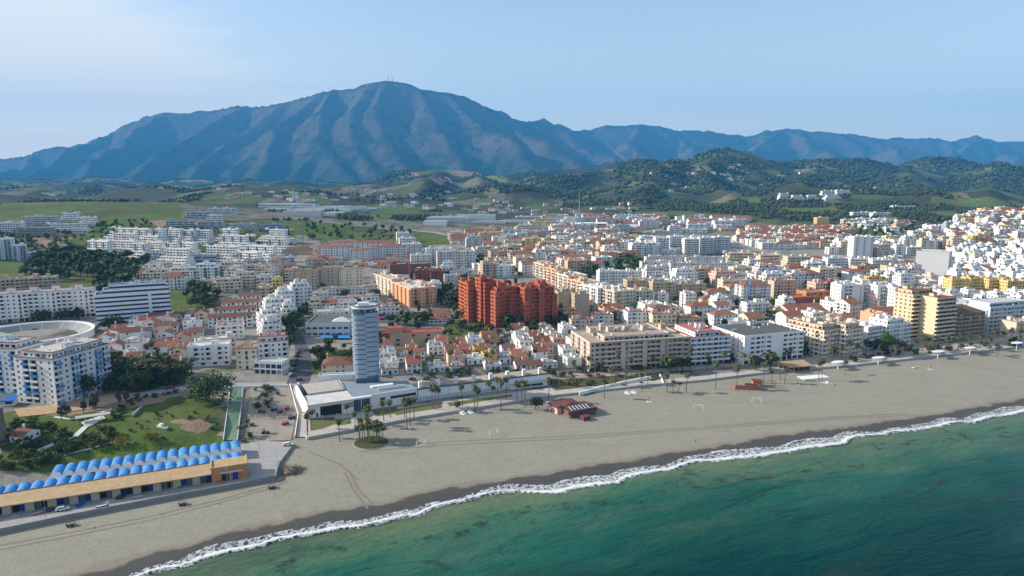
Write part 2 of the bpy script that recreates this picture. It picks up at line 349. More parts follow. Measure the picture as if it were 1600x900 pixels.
def ground_material():
    m = NT('ground_cover'); P = m.pos()
    n1 = m.noise(0.02, 6, 0.6, P); n2 = m.noise(0.15, 5, 0.6, P); n3 = m.noise(0.6, 4, 0.6, P); big = m.noise(0.0035, 5, 0.6, P, 0.6)
    town = m.mix(n2, (0.20, 0.185, 0.165), (0.36, 0.325, 0.28))
    town = m.mix(m.rng(n1, 0.52, 0.62), town, m.mix(n2, (0.10, 0.10, 0.10), (0.15, 0.145, 0.14)))
    town = m.mix(m.rng(m.noise(0.03, 5, 0.65, m.scale(P, (1, 1, 3))), 0.54, 0.62, 0, 0.8), town, m.mix(n2, (0.05, 0.07, 0.025), (0.12, 0.12, 0.05)))
    # countryside: patchwork of fields, scrub and bare earth
    vor = m.n('ShaderNodeTexVoronoi', {'Scale': 0.011, 'Vector': m.n('ShaderNodeVectorMath', {0: P, 1: m.n('ShaderNodeVectorMath', {0: m.n('ShaderNodeTexNoise', {'Scale': 0.01, 'Vector': P}).outputs['Color'], 1: (90, 90, 0)}, operation='MULTIPLY').outputs[0]}, operation='ADD').outputs[0]})
    cr = m.n('ShaderNodeValToRGB', {0: m.n('ShaderNodeSeparateColor', {0: vor.outputs['Color']}).outputs[0]}); cr.color_ramp.interpolation = 'CONSTANT'
    els = [(0.0, (0.045, 0.06, 0.026)), (0.22, (0.11, 0.14, 0.045)), (0.40, (0.06, 0.07, 0.032)), (0.55, (0.14, 0.19, 0.05)), (0.70, (0.24, 0.19, 0.12)), (0.84, (0.055, 0.065, 0.032))]
    while len(cr.color_ramp.elements) < len(els): cr.color_ramp.elements.new(0.5)
    for el, (p, c) in zip(cr.color_ramp.elements, els): el.position = p; el.color = (*c, 1)
    field = m.mix(m.rng(n2, 0.3, 0.75), cr.outputs[0], (0.05, 0.058, 0.028))
    field = m.mix(m.rng(big, 0.53, 0.62), field, m.mix(n2, (0.03, 0.04, 0.02), (0.055, 0.06, 0.03)))
    grass = m.mix(m.rng(n2, 0.25, 0.75), (0.055, 0.10, 0.018), (0.12, 0.165, 0.034))
    grass = m.mix(m.rng(n1, 0.52, 0.7), grass, (0.14, 0.14, 0.06))
    grass = m.mix(m.rng(n3, 0.6, 0.75, 0, 0.6), grass, (0.03, 0.05, 0.015))
    grass = m.mix(m.rng(m.noise(0.007, 5, 0.65, P, 0.5), 0.46, 0.62, 0, 0.75), grass, m.mix(n2, (0.035, 0.045, 0.018), (0.10, 0.095, 0.045)))
    soil = m.mix(n2, (0.2, 0.13, 0.08), (0.36, 0.27, 0.18))
    c = m.mix(m.attr('rural').outputs['Fac'], town, field)
    c = m.mix(m.rng(m.math('ADD', m.attr('green').outputs['Fac'], m.rng(n2, 0.3, 0.7, -0.3, 0.3)), 0.4, 0.6), c, grass)
    c = m.mix(m.rng(m.math('ADD', m.attr('soil').outputs['Fac'], m.rng(n2, 0.3, 0.7, -0.3, 0.3)), 0.4, 0.6), c, soil)
    return m.done(c, 0.95, m.bump(m.math('ADD', n2, n3), 0.5, 0.8), 0.1)
def hill_material():
    m = NT('hill_cover'); P = m.pos()
    n1 = m.noise(0.004, 6, 0.6, P, 0.5); n2 = m.noise(0.02, 6, 0.65, P); n3 = m.noise(0.09, 4, 0.65, P)
    vor = m.n('ShaderNodeTexVoronoi', {'Scale': 0.006, 'Vector': m.n('ShaderNodeVectorMath', {0: P, 1: m.n('ShaderNodeVectorMath', {0: m.n('ShaderNodeTexNoise', {'Scale': 0.006, 'Vector': P}).outputs['Color'], 1: (190, 190, 0)}, operation='MULTIPLY').outputs[0]}, operation='ADD').outputs[0]})
    cr = m.n('ShaderNodeValToRGB', {0: m.n('ShaderNodeSeparateColor', {0: vor.outputs['Color']}).outputs[1]}); cr.color_ramp.interpolation = 'CONSTANT'
    els = [(0.0, (0.04, 0.05, 0.024)), (0.25, (0.11, 0.13, 0.045)), (0.45, (0.055, 0.062, 0.03)), (0.6, (0.16, 0.20, 0.055)), (0.75, (0.07, 0.075, 0.035)), (0.86, (0.26, 0.195, 0.12))]
    while len(cr.color_ramp.elements) < len(els): cr.color_ramp.elements.new(0.5)
    for el, (p, c) in zip(cr.color_ramp.elements, els): el.position = p; el.color = (*c, 1)
    wood = m.mix(m.rng(n3, 0.35, 0.7), (0.018, 0.026, 0.013), (0.05, 0.058, 0.028))
    c = m.mix(m.rng(n1, 0.46, 0.56), cr.outputs[0], wood)
    c = m.mix(m.rng(n2, 0.55, 0.66, 0, 0.8), c, wood)
    c = m.mix(m.rng(n2, 0.30, 0.24, 0, 0.6), c, (0.19, 0.14, 0.085))
    return m.done(c, 0.95, m.bump(m.math('ADD', n2, n3), 0.7, 6.0), 0.05)
def mountain_material():
    m = NT('mountain_scrub'); P = m.pos()
    n1 = m.noise(0.0016, 7, 0.62, P, 0.4); n2 = m.noise(0.012, 7, 0.66, P); n3 = m.noise(0.05, 4, 0.65, P)
    nz = m.n('ShaderNodeSeparateXYZ', {0: m.n('ShaderNodeNewGeometry').outputs['Normal']}).outputs[2]
    zz = m.n('ShaderNodeSeparateXYZ', {0: P}).outputs[2]
    scrub = m.mix(m.rng(n2, 0.35, 0.68), (0.022, 0.026, 0.015), (0.062, 0.054, 0.037))
    rock = m.mix(n3, (0.075, 0.06, 0.042), (0.14, 0.112, 0.08))
    c = m.mix(m.rng(m.math('ADD', m.rng(nz, 0.95, 0.72), m.rng(n2, 0.3, 0.7, -0.5, 0.5)), 0.35, 0.95), scrub, rock)
    green = m.mix(n2, (0.02, 0.03, 0.015), (0.05, 0.06, 0.03))
    c = m.mix(m.math('MULTIPLY', m.rng(zz, 500, 120), m.rng(n1, 0.36, 0.55)), c, green)
    return m.done(c, 0.95, m.bump(m.math('ADD', n2, m.math('MULTIPLY', n3, 0.5)), 1.0, 30.0), 0.03)

NX0, NX1, NY0, NY1 = -1302.0, 1302.0, 102.0, 1500.0
me, V = grid_mesh('ground', NX0, NX1, NY0, NY1, 6.0, keep=lambda x, y: (line_dist(x, y, edge) > -0.5) & (np.abs(x) < 0.86 * y + 120), zfun=lambda X, Y: T(X, Y) - 0.45 * (line_dist(X, Y, edge) < 6))
cover(me, V); GMAT = ground_material(); link('ground', me, GMAT, kind='structure')
me, V = grid_mesh('outer_ground', -3900.0, 3900.0, -600.0, 3600.0, 20.0, keep=lambda x, y: (line_dist(x, y, edge) > -25) & ((y > 1496) | ~(np.abs(x) < 0.86 * y + 105)) & (np.abs(x) < 0.95 * np.maximum(y, 0) + 700), drop=0.0)
cover(me, V); link('outer_ground', me, GMAT, kind='structure')
me, V = grid_mesh('hills', -6200.0, 7000.0, 3560.0, 6500.0, 40.0, drop=0.5)
link('hills', me, hill_material(), kind='structure')
me, V = grid_mesh('mountains', -12600.0, 13000.0, 6460.0, 12860.0, 50.0, keep=lambda x, y: np.abs(x) < 0.9 * y + 900, drop=1.0)
link('mountains', me, mountain_material(), kind='structure')

# --- beach
def beach_material():
    m = NT('beach_sand'); P = m.pos()
    n1 = m.noise(0.03, 5, 0.6, P); n2 = m.noise(0.35, 5, 0.65, P); n3 = m.noise(2.0, 3, 0.6, P)
    streak = m.noise(0.25, 4, 0.6, m.n('ShaderNodeMapping', {0: P, 'Rotation': (0, 0, R(-22)), 'Scale': (0.06, 1.0, 1)}).outputs[0])
    sh = m.attr('shore').outputs['Fac']
    rake = m.n('ShaderNodeTexWave', {'Scale': 0.9, 'Distortion': 3.0, 'Detail': 3.0, 'Detail Scale': 0.6, 'Vector': m.n('ShaderNodeCombineXYZ', {0: m.math('MULTIPLY', sh, 0.35)}).outputs[0]}).outputs[1]
    churn = m.rng(m.noise(0.022, 5, 0.7, P, 0.8), 0.5, 0.62)
    dry = m.mix(n1, (0.26, 0.247, 0.19), (0.345, 0.327, 0.255))
    dry = m.mix(m.rng(n2, 0.4, 0.75, 0, 0.55), dry, (0.225, 0.21, 0.165))
    dry = m.mix(m.rng(streak, 0.5, 0.75, 0, 0.45), dry, (0.24, 0.215, 0.17))
    dry = m.mix(m.rng(n3, 0.55, 0.8, 0, 0.4), dry, (0.35, 0.33, 0.26)); dry = m.mix(m.math('MULTIPLY', m.rng(rake, 0.45, 0.9, 0, 0.22), m.rng(n1, 0.4, 0.6)), dry, (0.23, 0.205, 0.16))
    foot = m.rng(m.noise(1.1, 4, 0.75, P), 0.5, 0.62); dry = m.mix(m.math('MULTIPLY', churn, m.math('MULTIPLY', foot, 0.5)), dry, (0.19, 0.17, 0.13))
    wob = m.math('ADD', sh, m.rng(m.noise(0.08, 5, 0.6, P), 0.3, 0.7, -2.2, 2.2))
    damp = m.mix(n2, (0.14, 0.125, 0.10), (0.19, 0.17, 0.135))
    wet = m.mix(n2, (0.062, 0.058, 0.05), (0.10, 0.092, 0.08))
    c = m.mix(m.rng(wob, 10.5, 12.0, 1, 0), dry, (0.255, 0.22, 0.165))
    c = m.mix(m.rng(wob, 8.6, 9.0, 1, 0), c, damp)
    c = m.mix(m.rng(wob, 7.4, 8.4, 1, 0), c, wet)
    rough = m.rng(wob, 1.5, 8.0, 0.35, 0.95)
    return m.done(c, rough, m.bump(m.math('ADD', n2, m.math('ADD', m.math('ADD', m.math('MULTIPLY', n3, 0.8), m.math('MULTIPLY', foot, 0.4)), streak)), 0.45, 0.35), 0.25)
me, V = grid_mesh('beach', -420.0, 520.0, 130.0, 560.0, 3.0, keep=lambda x, y: (line_dist(x, y, edge) < 6) & (line_dist(x, y, shore) > -22))
fattr(me, 'shore', line_dist(V[:, 0], V[:, 1], shore))
link('beach', me, beach_material(), kind='structure')

# --- sea: one sheet, green over the shallow sand, teal where it deepens
def sea_material():
    m = NT('sea_water'); P = m.pos(); sh = m.attr('shore').outputs['Fac']
    al = m.n('ShaderNodeMapping', {0: P, 'Rotation': (0, 0, R(-22))}).outputs[0]
    n1 = m.noise(0.03, 5, 0.6, m.scale(al, (0.35, 1, 1)), 0.6)
    d = m.math('ADD', sh, m.rng(n1, 0.3, 0.7, -17, 17))
    r = m.n('ShaderNodeValToRGB', {0: m.rng(d, 0, -180)})
    els = [(0.0, (0.16, 0.20, 0.105)), (0.08, (0.07, 0.155, 0.088)), (0.20, (0.012, 0.098, 0.068)), (0.42, (0.001, 0.040, 0.036)), (1.0, (0.0001, 0.009, 0.012))]
    while len(r.color_ramp.elements) < len(els): r.color_ramp.elements.new(0.5)
    for el, (p, c) in zip(r.color_ramp.elements, els): el.position = p; el.color = (*c, 1)
    c = r.outputs[0]
    drift = m.noise(0.018, 6, 0.62, m.scale(al, (0.22, 1.3, 1)), 0.8); c = m.mix(m.rng(drift, 0.5, 0.7, 0, 0.55), c, m.mix(m.rng(sh, -30, -220), (0.035, 0.13, 0.10), (0.004, 0.045, 0.045))); c = m.mix(m.rng(drift, 0.48, 0.34, 0, 0.6), c, m.mix(m.rng(sh, -30, -220), (0.02, 0.06, 0.045), (0.0, 0.010, 0.013)))
    # sand clouds stirred up near the shore, and drifting weed
    c = m.mix(m.math('MULTIPLY', m.rng(sh, -70, -4), m.rng(m.noise(0.05, 5, 0.65, m.scale(al, (0.4, 1, 1))), 0.48, 0.7, 0, 0.75)), c, (0.12, 0.14, 0.09))
    weed = m.rng(m.noise(0.035, 7, 0.68, m.scale(al, (0.45, 1.2, 1)), 1.2), 0.575, 0.64)
    c = m.mix(m.math('MULTIPLY', m.math('MULTIPLY', weed, m.rng(sh, -190, -50)), m.rng(sh, -5, -16, 0, 0.7)), c, (0.018, 0.034, 0.022))
    band = m.math('MULTIPLY', m.rng(m.math('ADD', sh, m.rng(m.noise(0.022, 4, 0.6, P), 0.3, 0.7, -16, 16)), -27, -22), m.rng(m.math('ADD', sh, m.rng(m.noise(0.022, 4, 0.6, P), 0.3, 0.7, -16, 16)), -17, -22))
    c = m.mix(m.math('MULTIPLY', band, m.rng(m.noise(0.12, 6, 0.7, P), 0.5, 0.6, 0, 0.85)), c, (0.022, 0.024, 0.012))
    w1 = m.noise(0.10, 4, 0.6, m.scale(al, (0.35, 1, 1)), 0.4); w2 = m.noise(0.45, 4, 0.6, m.scale(al, (0.5, 1, 1))); w3 = m.noise(1.6, 3, 0.6, P)
    h = m.math('ADD', m.math('MULTIPLY', w1, 2.6), m.math('ADD', m.math('MULTIPLY', w2, 0.7), m.math('MULTIPLY', w3, 0.22)))
    c = m.mix(m.rng(w2, 0.55, 0.75, 0, 0.3), c, (0.012, 0.06, 0.055))
    return m.done(c, 0.22, m.bump(h, 0.8, 0.9), 0.03)
def sea_z(X, Y):
    s = line_dist(X, Y, shore)
    return (0.22 * np.sin(s / 3.4 + 5 * fbm(X / 60, Y / 60, 2, 95)) * fbm(X / 45, Y / 45, 2, 96) + 0.25 * (fbm(X / 9, Y / 9, 3, 91) - 0.5)) * np.clip((8 - s) / 20, 0.2, 1)
me, V = grid_mesh('sea', -480.0, 680.0, 40.0, 470.0, 4.0, keep=lambda x, y: line_dist(x, y, shore) < 6, zfun=sea_z)
fattr(me, 'shore', line_dist(V[:, 0], V[:, 1], shore)); SEA = sea_material(); link('sea', me, SEA, kind='structure')
me, V = grid_mesh('open_sea', -9000.0, 9000.0, -8960.0, 2600.0, 40.0, keep=lambda x, y: (line_dist(x, y, shore) < 30) & ~((x > -480) & (x < 680) & (y > 40) & (y < 470)), zfun=lambda X, Y: 0 * X)
fattr(me, 'shore', line_dist(V[:, 0], V[:, 1], shore)); link('open_sea', me, SEA, kind='structure')

# --- breaking wave: two ragged swells of foam along the waterline
def foam_material():
    m = NT('surf_foam'); P = m.pos(); d = m.attr('across').outputs['Fac']
    lace = m.n('ShaderNodeTexVoronoi', {'Scale': 0.55, 'Vector': m.n('ShaderNodeVectorMath', {0: P, 1: m.n('ShaderNodeVectorMath', {0: m.n('ShaderNodeTexNoise', {'Scale': 0.6, 'Detail': 4.0, 'Vector': P}).outputs['Color'], 1: (3, 3, 0)}, operation='MULTIPLY').outputs[0]}, operation='ADD').outputs[0]}, feature='DISTANCE_TO_EDGE').outputs[0]
    n = m.noise(0.5, 6, 0.68, P, 0.4)
    dens = m.math('ADD', m.attr('dens').outputs['Fac'], m.rng(n, 0.25, 0.75, -0.45, 0.45))
    a = m.math('MAXIMUM', m.rng(dens, 0.42, 0.75), m.math('MULTIPLY', m.rng(dens, -0.05, 0.3), m.rng(lace, 0.22, 0.02, 0, 0.8)))
    c = m.mix(m.noise(1.5, 4, 0.6, P), (0.62, 0.65, 0.66), (0.86, 0.87, 0.87))
    return m.done(c, 0.7, m.bump(n, 0.8, 0.6), 0.2, alpha=a)
def foam():
    seglen = np.hypot(*np.diff(shore[1:-1], axis=0).T); cum = np.concatenate([[0], np.cumsum(seglen)]); total = cum[-1]
    ext = 260.0
    S = np.arange(-40, total + ext, 0.9)
    d0 = shore[1] - shore[0]; d0 /= np.linalg.norm(d0); d1 = shore[-1] - shore[-2]; d1 /= np.linalg.norm(d1)
    ln = np.vstack([shore[1] - d0 * 40, shore[1:-1], shore[-2] + d1 * ext]); c2 = np.concatenate([[-40], cum, [total + ext]])
    px = np.interp(S, c2, ln[:, 0]); py = np.interp(S, c2, ln[:, 1])
    k = np.ones(13) / 13; px[6:-6] = np.convolve(px, k, 'valid'); py[6:-6] = np.convolve(py, k, 'valid')
    tx = np.gradient(px); ty = np.gradient(py); L = np.hypot(tx, ty); nx, ny = -ty / L, tx / L
    D = np.arange(-15, 8.01, 0.75)
    SS, DD = np.meshgrid(S, D)
    # inner edge of the swash and crest of the breaker wander along the shore in scallops
    inner = 1.4 + 4.6 * (fbm(S / 26, S * 0, 2, 3) - 0.5) * 1.6 + 2.0 * np.abs(np.sin(S / 9.0 + 3 * fbm(S / 40, S * 0, 2, 8)))
    width = 2.0 + 10.0 * np.clip(fbm(S / 42, S * 0 + 4, 3, 14) - 0.12, 0.05, 1)
    crest = inner - width
    rel = (DD - crest) / width                        # 0 at the crest, 1 at the swash edge
    dens = np.where(rel > 0, 0.60 - 0.42 * rel, 0.75 + (DD - crest) * 0.42)
    dens = np.where((rel > -0.12) & (rel < 0.22), 0.55 + 0.75 * fbm(SS / 14, DD / 4, 3, 55), dens); dens = np.where(rel > 1.0, -1.0, dens)
    edgeb = (rel > 0.86) & (rel <= 1.0); dens = np.where(edgeb, 0.62, dens)
    Xf = px[None, :] + nx[None, :] * DD; Yf = py[None, :] + ny[None, :] * DD
    Zf = 0.16 + 0.55 * np.exp(-((DD - crest) / 1.2) ** 2) * (0.5 + fbm(SS / 6, DD / 3, 2, 19)) + 0.18 * np.clip(DD, 0, 99) + 0.1 * fbm(SS / 1.5, DD / 1.5, 2, 33)
    V = np.stack([Xf.ravel(), Yf.ravel(), Zf.ravel()], 1); ny_, nx_ = SS.shape
    I = np.arange(nx_ * ny_).reshape(ny_, nx_); F = np.stack([I[:-1, :-1].ravel(), I[:-1, 1:].ravel(), I[1:, 1:].ravel(), I[1:, :-1].ravel()], 1)
    dm = dens.ravel()[F].max(1); F = F[dm > -0.15]
    me = np_mesh('surf_foam', V, F); fattr(me, 'dens', dens.ravel()); fattr(me, 'across', DD.ravel())
    o = link('surf_foam', me, foam_material(), kind='stuff', label='white breaking surf foam along the edge of the green sea'); return o
foam()

# --- haze
def haze():
    bpy.ops.mesh.primitive_cube_add(size=1); o = bpy.context.object; o.name = 'haze'; o.data.name = 'haze'
    x0, x1, y0, y1, z0, z1 = -13300, 13300, -9100, 12950, -75, 1560
    o.scale = (x1 - x0, y1 - y0, z1 - z0); o.location = ((x0 + x1) / 2, (y0 + y1) / 2, (z0 + z1) / 2)
    m = bpy.data.materials.new('hazy_air'); m.use_nodes = True; t = m.node_tree; t.nodes.clear()
    out = t.nodes.new('ShaderNodeOutputMaterial'); v = t.nodes.new('ShaderNodeVolumePrincipled')
    v.inputs['Color'].default_value = (0.09, 0.47, 1.0, 1); v.inputs['Density'].default_value = HAZE_DENSITY; v.inputs['Anisotropy'].default_value = 0.0
    t.links.new(v.outputs[0], out.inputs['Volume']); o.data.materials.append(m); o['kind'] = 'stuff'; o['label'] = 'thin blue haze that fades the distant mountains'
HAZE_DENSITY = 7.4e-5
haze()
# ------------------------------------------------------------------ building kit
COLOURS = {'white': (0.80, 0.79, 0.76), 'bluewhite': (0.74, 0.77, 0.79), 'cream': (0.70, 0.60, 0.45), 'beige': (0.52, 0.42, 0.30), 'tan': (0.42, 0.33, 0.23), 'yellow': (0.68, 0.50, 0.20), 'ochre': (0.55, 0.33, 0.10),
           'pink': (0.66, 0.45, 0.37), 'peach': (0.70, 0.42, 0.24), 'orange': (0.62, 0.24, 0.09), 'brick': (0.33, 0.115, 0.075), 'sand': (0.62, 0.50, 0.41), 'paleblue': (0.55, 0.62, 0.67), 'red': (0.43, 0.115, 0.058), 'buff': (0.68, 0.57, 0.38), 'grey': (0.40, 0.39, 0.37), 'lightgrey': (0.58, 0.58, 0.57), 'brown': (0.20, 0.12, 0.085),
           'dark': (0.07, 0.07, 0.075), 'bluegrey': (0.40, 0.46, 0.52), 'blue': (0.02, 0.13, 0.42), 'terracotta': (0.33, 0.14, 0.088), 'rust': (0.30, 0.10, 0.06), 'redpaint': (0.42, 0.07, 0.06), 'green': (0.05, 0.22, 0.14),
           'steel': (0.5, 0.53, 0.56), 'teal': (0.10, 0.35, 0.38), 'concrete': (0.45, 0.43, 0.40), 'oldtile': (0.23, 0.11, 0.075)}
CNAME = {'paleblue': 'pale blue', 'buff': 'buff yellow', 'bluewhite': 'white', 'tan': 'tan', 'lightgrey': 'pale grey', 'brick': 'brick red', 'bluegrey': 'blue grey', 'rust': 'rust red', 'redpaint': 'red', 'oldtile': 'brown'}
def wall_material(name, col):
    m = NT('wall_' + name); P = m.pos(); rnd = m.n('ShaderNodeObjectInfo').outputs['Random']
    n = m.noise(0.35, 5, 0.6, P); st = m.noise(1.0, 4, 0.6, m.scale(P, (1.2, 1.2, 0.12)))
    c = m.mix(m.rng(rnd, 0, 1, 0, 1), tuple(v * 0.93 for v in col), tuple(min(0.86, v * 1.08) for v in col))
    c = m.mix(m.rng(n, 0.45, 0.75, 0, 0.25), c, tuple(v * 0.74 for v in col))
    c = m.mix(m.rng(st, 0.54, 0.75, 0, 0.28), c, tuple(v * 0.6 + 0.03 for v in col))
    return m.done(c, 0.85, m.bump(m.noise(6, 2, vec=P), 0.15, 0.02), 0.2)
def tile_material(name, col):
    m = NT('tiles_' + name); P = m.pos(); rnd = m.n('ShaderNodeObjectInfo').outputs['Random']
    n = m.noise(0.5, 5, 0.65, P); f = m.noise(3.0, 3, 0.7, P)
    c = m.mix(rnd, tuple(v * 0.8 for v in col), tuple(v * 1.12 for v in col))
    c = m.mix(m.rng(n, 0.42, 0.7, 0, 0.6), c, tuple(v * 0.55 + 0.02 for v in col)); c = m.mix(m.rng(f, 0.5, 0.75, 0, 0.5), c, tuple(min(1, v * 1.35) for v in col))
    w = m.n('ShaderNodeTexWave', {'Scale': 1.4, 'Distortion': 0.6, 'Vector': m.obj()}).outputs[1]
    return m.done(c, 0.9, m.bump(m.math('ADD', w, f), 0.5, 0.1), 0.1)
def flatroof_material(name, col):
    m = NT('flat_roof_' + name); P = m.pos(); rnd = m.n('ShaderNodeObjectInfo').outputs['Random']
    n = m.noise(0.25, 6, 0.65, P); f = m.noise(1.6, 3, 0.6, P)
    c = m.mix(rnd, tuple(v * 0.82 for v in col), tuple(min(0.8, v * 1.1) for v in col))
    c = m.mix(m.rng(n, 0.42, 0.68, 0, 0.55), c, tuple(v * 0.6 + 0.03 for v in col)); c = m.mix(m.rng(f, 0.55, 0.75, 0, 0.4), c, tuple(v * 0.7 for v in col))
    return m.done(c, 0.9, None, 0.15)
_M = {}
def W(c):
    if c not in _M: _M[c] = wall_material(c, COLOURS[c])
    return _M[c]
def TM(c):
    k = 't_' + c
    if k not in _M: _M[k] = tile_material(c, COLOURS[c])
    return _M[k]
ROOFCOL = {'white': (0.60, 0.59, 0.56), 'grey': (0.30, 0.295, 0.28), 'darkgrey': (0.13, 0.13, 0.125), 'terra': (0.36, 0.155, 0.09), 'redpaint': (0.42, 0.075, 0.065), 'beige': (0.42, 0.36, 0.28), 'pale': (0.48, 0.45, 0.40), 'pinkred': (0.5, 0.17, 0.15), 'blue': (0.03, 0.07, 0.2)}
def FR(c):
    k = 'f_' + c
    if k not in _M: _M[k] = flatroof_material(c, ROOFCOL[c])
    return _M[k]
def glass_material():
    m = NT('window_glass'); r = m.n('ShaderNodeNewGeometry').outputs['Random Per Island']
    c = m.n('ShaderNodeValToRGB', {0: r}); c.color_ramp.interpolation = 'CONSTANT'
    els = [(0.0, (0.02, 0.026, 0.032)), (0.42, (0.045, 0.055, 0.065)), (0.62, (0.10, 0.105, 0.11)), (0.74, (0.03, 0.03, 0.032)), (0.86, (0.34, 0.32, 0.29)), (0.94, (0.16, 0.13, 0.10))]
    while len(c.color_ramp.elements) < len(els): c.color_ramp.elements.new(0.5)
    for el, (p, k) in zip(c.color_ramp.elements, els): el.position = p; el.color = (*k, 1)
    return m.done(c.outputs[0], 0.25, None, 0.5)
GLASS = glass_material()
def railglass(): 
    if 'rg' not in _M: _M['rg'] = mat_plain('tinted_rail_glass', (0.17, 0.24, 0.28), 0.2, 0.2, 0.5, spec=0.5)
    return _M['rg']
def shiny(name, col, rough=0.35, spec=0.5, metal=0.0, var=0.08):
    if name not in _M: _M[name] = mat_plain(name, col, rough, var, 1.5, spec, metal)
    return _M[name]

class MB:
    def __init__(s): s.v = []; s.f = []; s.m = []
    def quad(s, a, b, c, d, m=0):
        n = len(s.v); s.v += [a, b, c, d]; s.f.append((n, n + 1, n + 2, n + 3)); s.m.append(m)
    def tri(s, a, b, c, m=0):
        n = len(s.v); s.v += [a, b, c]; s.f.append((n, n + 1, n + 2)); s.m.append(m)
    def box(s, x0, x1, y0, y1, z0, z1, m=0, top=None, bottom=True):
        n = len(s.v)
        s.v += [(x0, y0, z0), (x1, y0, z0), (x1, y1, z0), (x0, y1, z0), (x0, y0, z1), (x1, y0, z1), (x1, y1, z1), (x0, y1, z1)]
        fs = [(0, 1, 5, 4), (1, 2, 6, 5), (2, 3, 7, 6), (3, 0, 4, 7), (4, 5, 6, 7)] + ([(3, 2, 1, 0)] if bottom else [])
        s.f += [tuple(n + i for i in f) for f in fs]; s.m += [m] * 4 + [m if top is None else top] + ([m] if bottom else [])
    def prism(s, pts, z0, z1, m=0, top=None):          # upright prism over a convex or simple outline (counter-clockwise)
        n = len(s.v); k = len(pts)
        s.v += [(x, y, z0) for x, y in pts] + [(x, y, z1) for x, y in pts]
        for i in range(k): s.f.append((n + i, n + (i + 1) % k, n + k + (i + 1) % k, n + k + i)); s.m.append(m)
        s.f.append(tuple(n + k + i for i in range(k))); s.m.append(m if top is None else top)
    def cyl(s, x, y, z0, z1, r0, r1=None, n=8, m=0, cap=True):
        r1 = r0 if r1 is None else r1; b = len(s.v)
        for i in range(n):
            a = 2 * math.pi * i / n; s.v.append((x + r0 * math.cos(a), y + r0 * math.sin(a), z0))
        for i in range(n):
            a = 2 * math.pi * i / n; s.v.append((x + r1 * math.cos(a), y + r1 * math.sin(a), z1))
        for i in range(n): s.f.append((b + i, b + (i + 1) % n, b + n + (i + 1) % n, b + n + i)); s.m.append(m)
        if cap: s.f.append(tuple(b + n + i for i in range(n))); s.m.append(m)
    def tube(s, a, b, r, n=5, m=0, r1=None):            # a bar between two points
        a = Vector(a); b = Vector(b); d = (b - a).normalized(); e = d.cross(Vector((0, 0, 1)))
        if e.length < 1e-3: e = Vector((1, 0, 0))
        e.normalize(); g = d.cross(e); r1 = r if r1 is None else r1; k = len(s.v)
        for p, rr in ((a, r), (b, r1)):
            for i in range(n):
                t = 2 * math.pi * i / n; q = p + (e * math.cos(t) + g * math.sin(t)) * rr; s.v.append((q.x, q.y, q.z))
        for i in range(n): s.f.append((k + i, k + (i + 1) % n, k + n + (i + 1) % n, k + n + i)); s.m.append(m)
        s.f.append(tuple(k + n + i for i in range(n))); s.m.append(m); s.f.append(tuple(k + n - 1 - i for i in range(n))); s.m.append(m)
    def mesh(s, name, mats):
        me = bpy.data.meshes.new(name); me.from_pydata(s.v, [], s.f)
        if len(mats) > 1: me.polygons.foreach_set('material_index', s.m)
        for m in mats: me.materials.append(m)
        me.update(); return me
    def build(s, name, mats, parent=None, kind=None):
        if not s.f: return None
        mats = mats if isinstance(mats, (list, tuple)) else [mats]
        o = bpy.data.objects.new(name, s.mesh(name, mats)); COL.objects.link(o)
        if parent is not None: o.parent = parent
        if kind: o['kind'] = kind
        return o

THINGS = []                                            # everything that needs a label: dicts, labelled at the end
LANDMARKS = []
def thing(name, loc, rz=0.0, cat=None, label=None, group=None, short=None, desc=None, h=6.0, zone=None):
    o = bpy.data.objects.new(name, None); COL.objects.link(o); o.location = loc; o.rotation_euler = (0, 0, rz)
    note(o, cat, label, group, short, desc, h, zone); return o
def note(o, cat, label=None, group=None, short=None, desc=None, h=6.0, zone=None):
    o['category'] = cat
    if label: o['label'] = label
    if group: o['group'] = group
    l = o.location; px, py = proj(l.x, l.y, l.z + h * 0.5)
    d = dict(o=o, label=label, desc=desc, px=px, py=py, D=l.y, zone=zone)
    THINGS.append(d)
    if short: LANDMARKS.append((short, px, py, l.x, l.y))
    return o

# occupancy raster, 3 m cells
OX0, OY0, OC = -1350.0, 90.0, 3.0
OCC = np.zeros((700, 900), bool)
_oy, _ox = np.mgrid[0:700, 0:900]; _OXW = OX0 + (_ox + 0.5) * OC; _OYW = OY0 + (_oy + 0.5) * OC
def rect_cells(cx, cy, ca, sa, x0, x1, y0, y1, pad=0.0):
    r = math.hypot(max(abs(x0), abs(x1)), max(abs(y0), abs(y1))) + pad + 6
    i0 = max(0, int((cx - r - OX0) / OC)); i1 = min(900, int((cx + r - OX0) / OC) + 1); j0 = max(0, int((cy - r - OY0) / OC)); j1 = min(700, int((cy + r - OY0) / OC) + 1)
    if i0 >= i1 or j0 >= j1: return None
    X = _OXW[j0:j1, i0:i1] - cx; Y = _OYW[j0:j1, i0:i1] - cy; u = X * ca + Y * sa; v = -X * sa + Y * ca
    return (slice(j0, j1), slice(i0, i1)), (u > x0 - pad) & (u < x1 + pad) & (v > y0 - pad) & (v < y1 + pad)
def occupied(*a, **k):
    r = rect_cells(*a, **k)
    return True if r is None else bool((OCC[r[0]] & r[1]).any())
def occupy(*a, **k):
    r = rect_cells(*a, **k)
    if r is not None: OCC[r[0]] |= r[1]
def occupy_poly(P):
    OCC[:] |= in_poly(_OXW, _OYW, [(p[0], p[1]) for p in P])
def occ_at(x, y):
    i = int((x - OX0) / OC); j = int((y - OY0) / OC)
    return bool(OCC[j, i]) if 0 <= i < 900 and 0 <= j < 700 else False

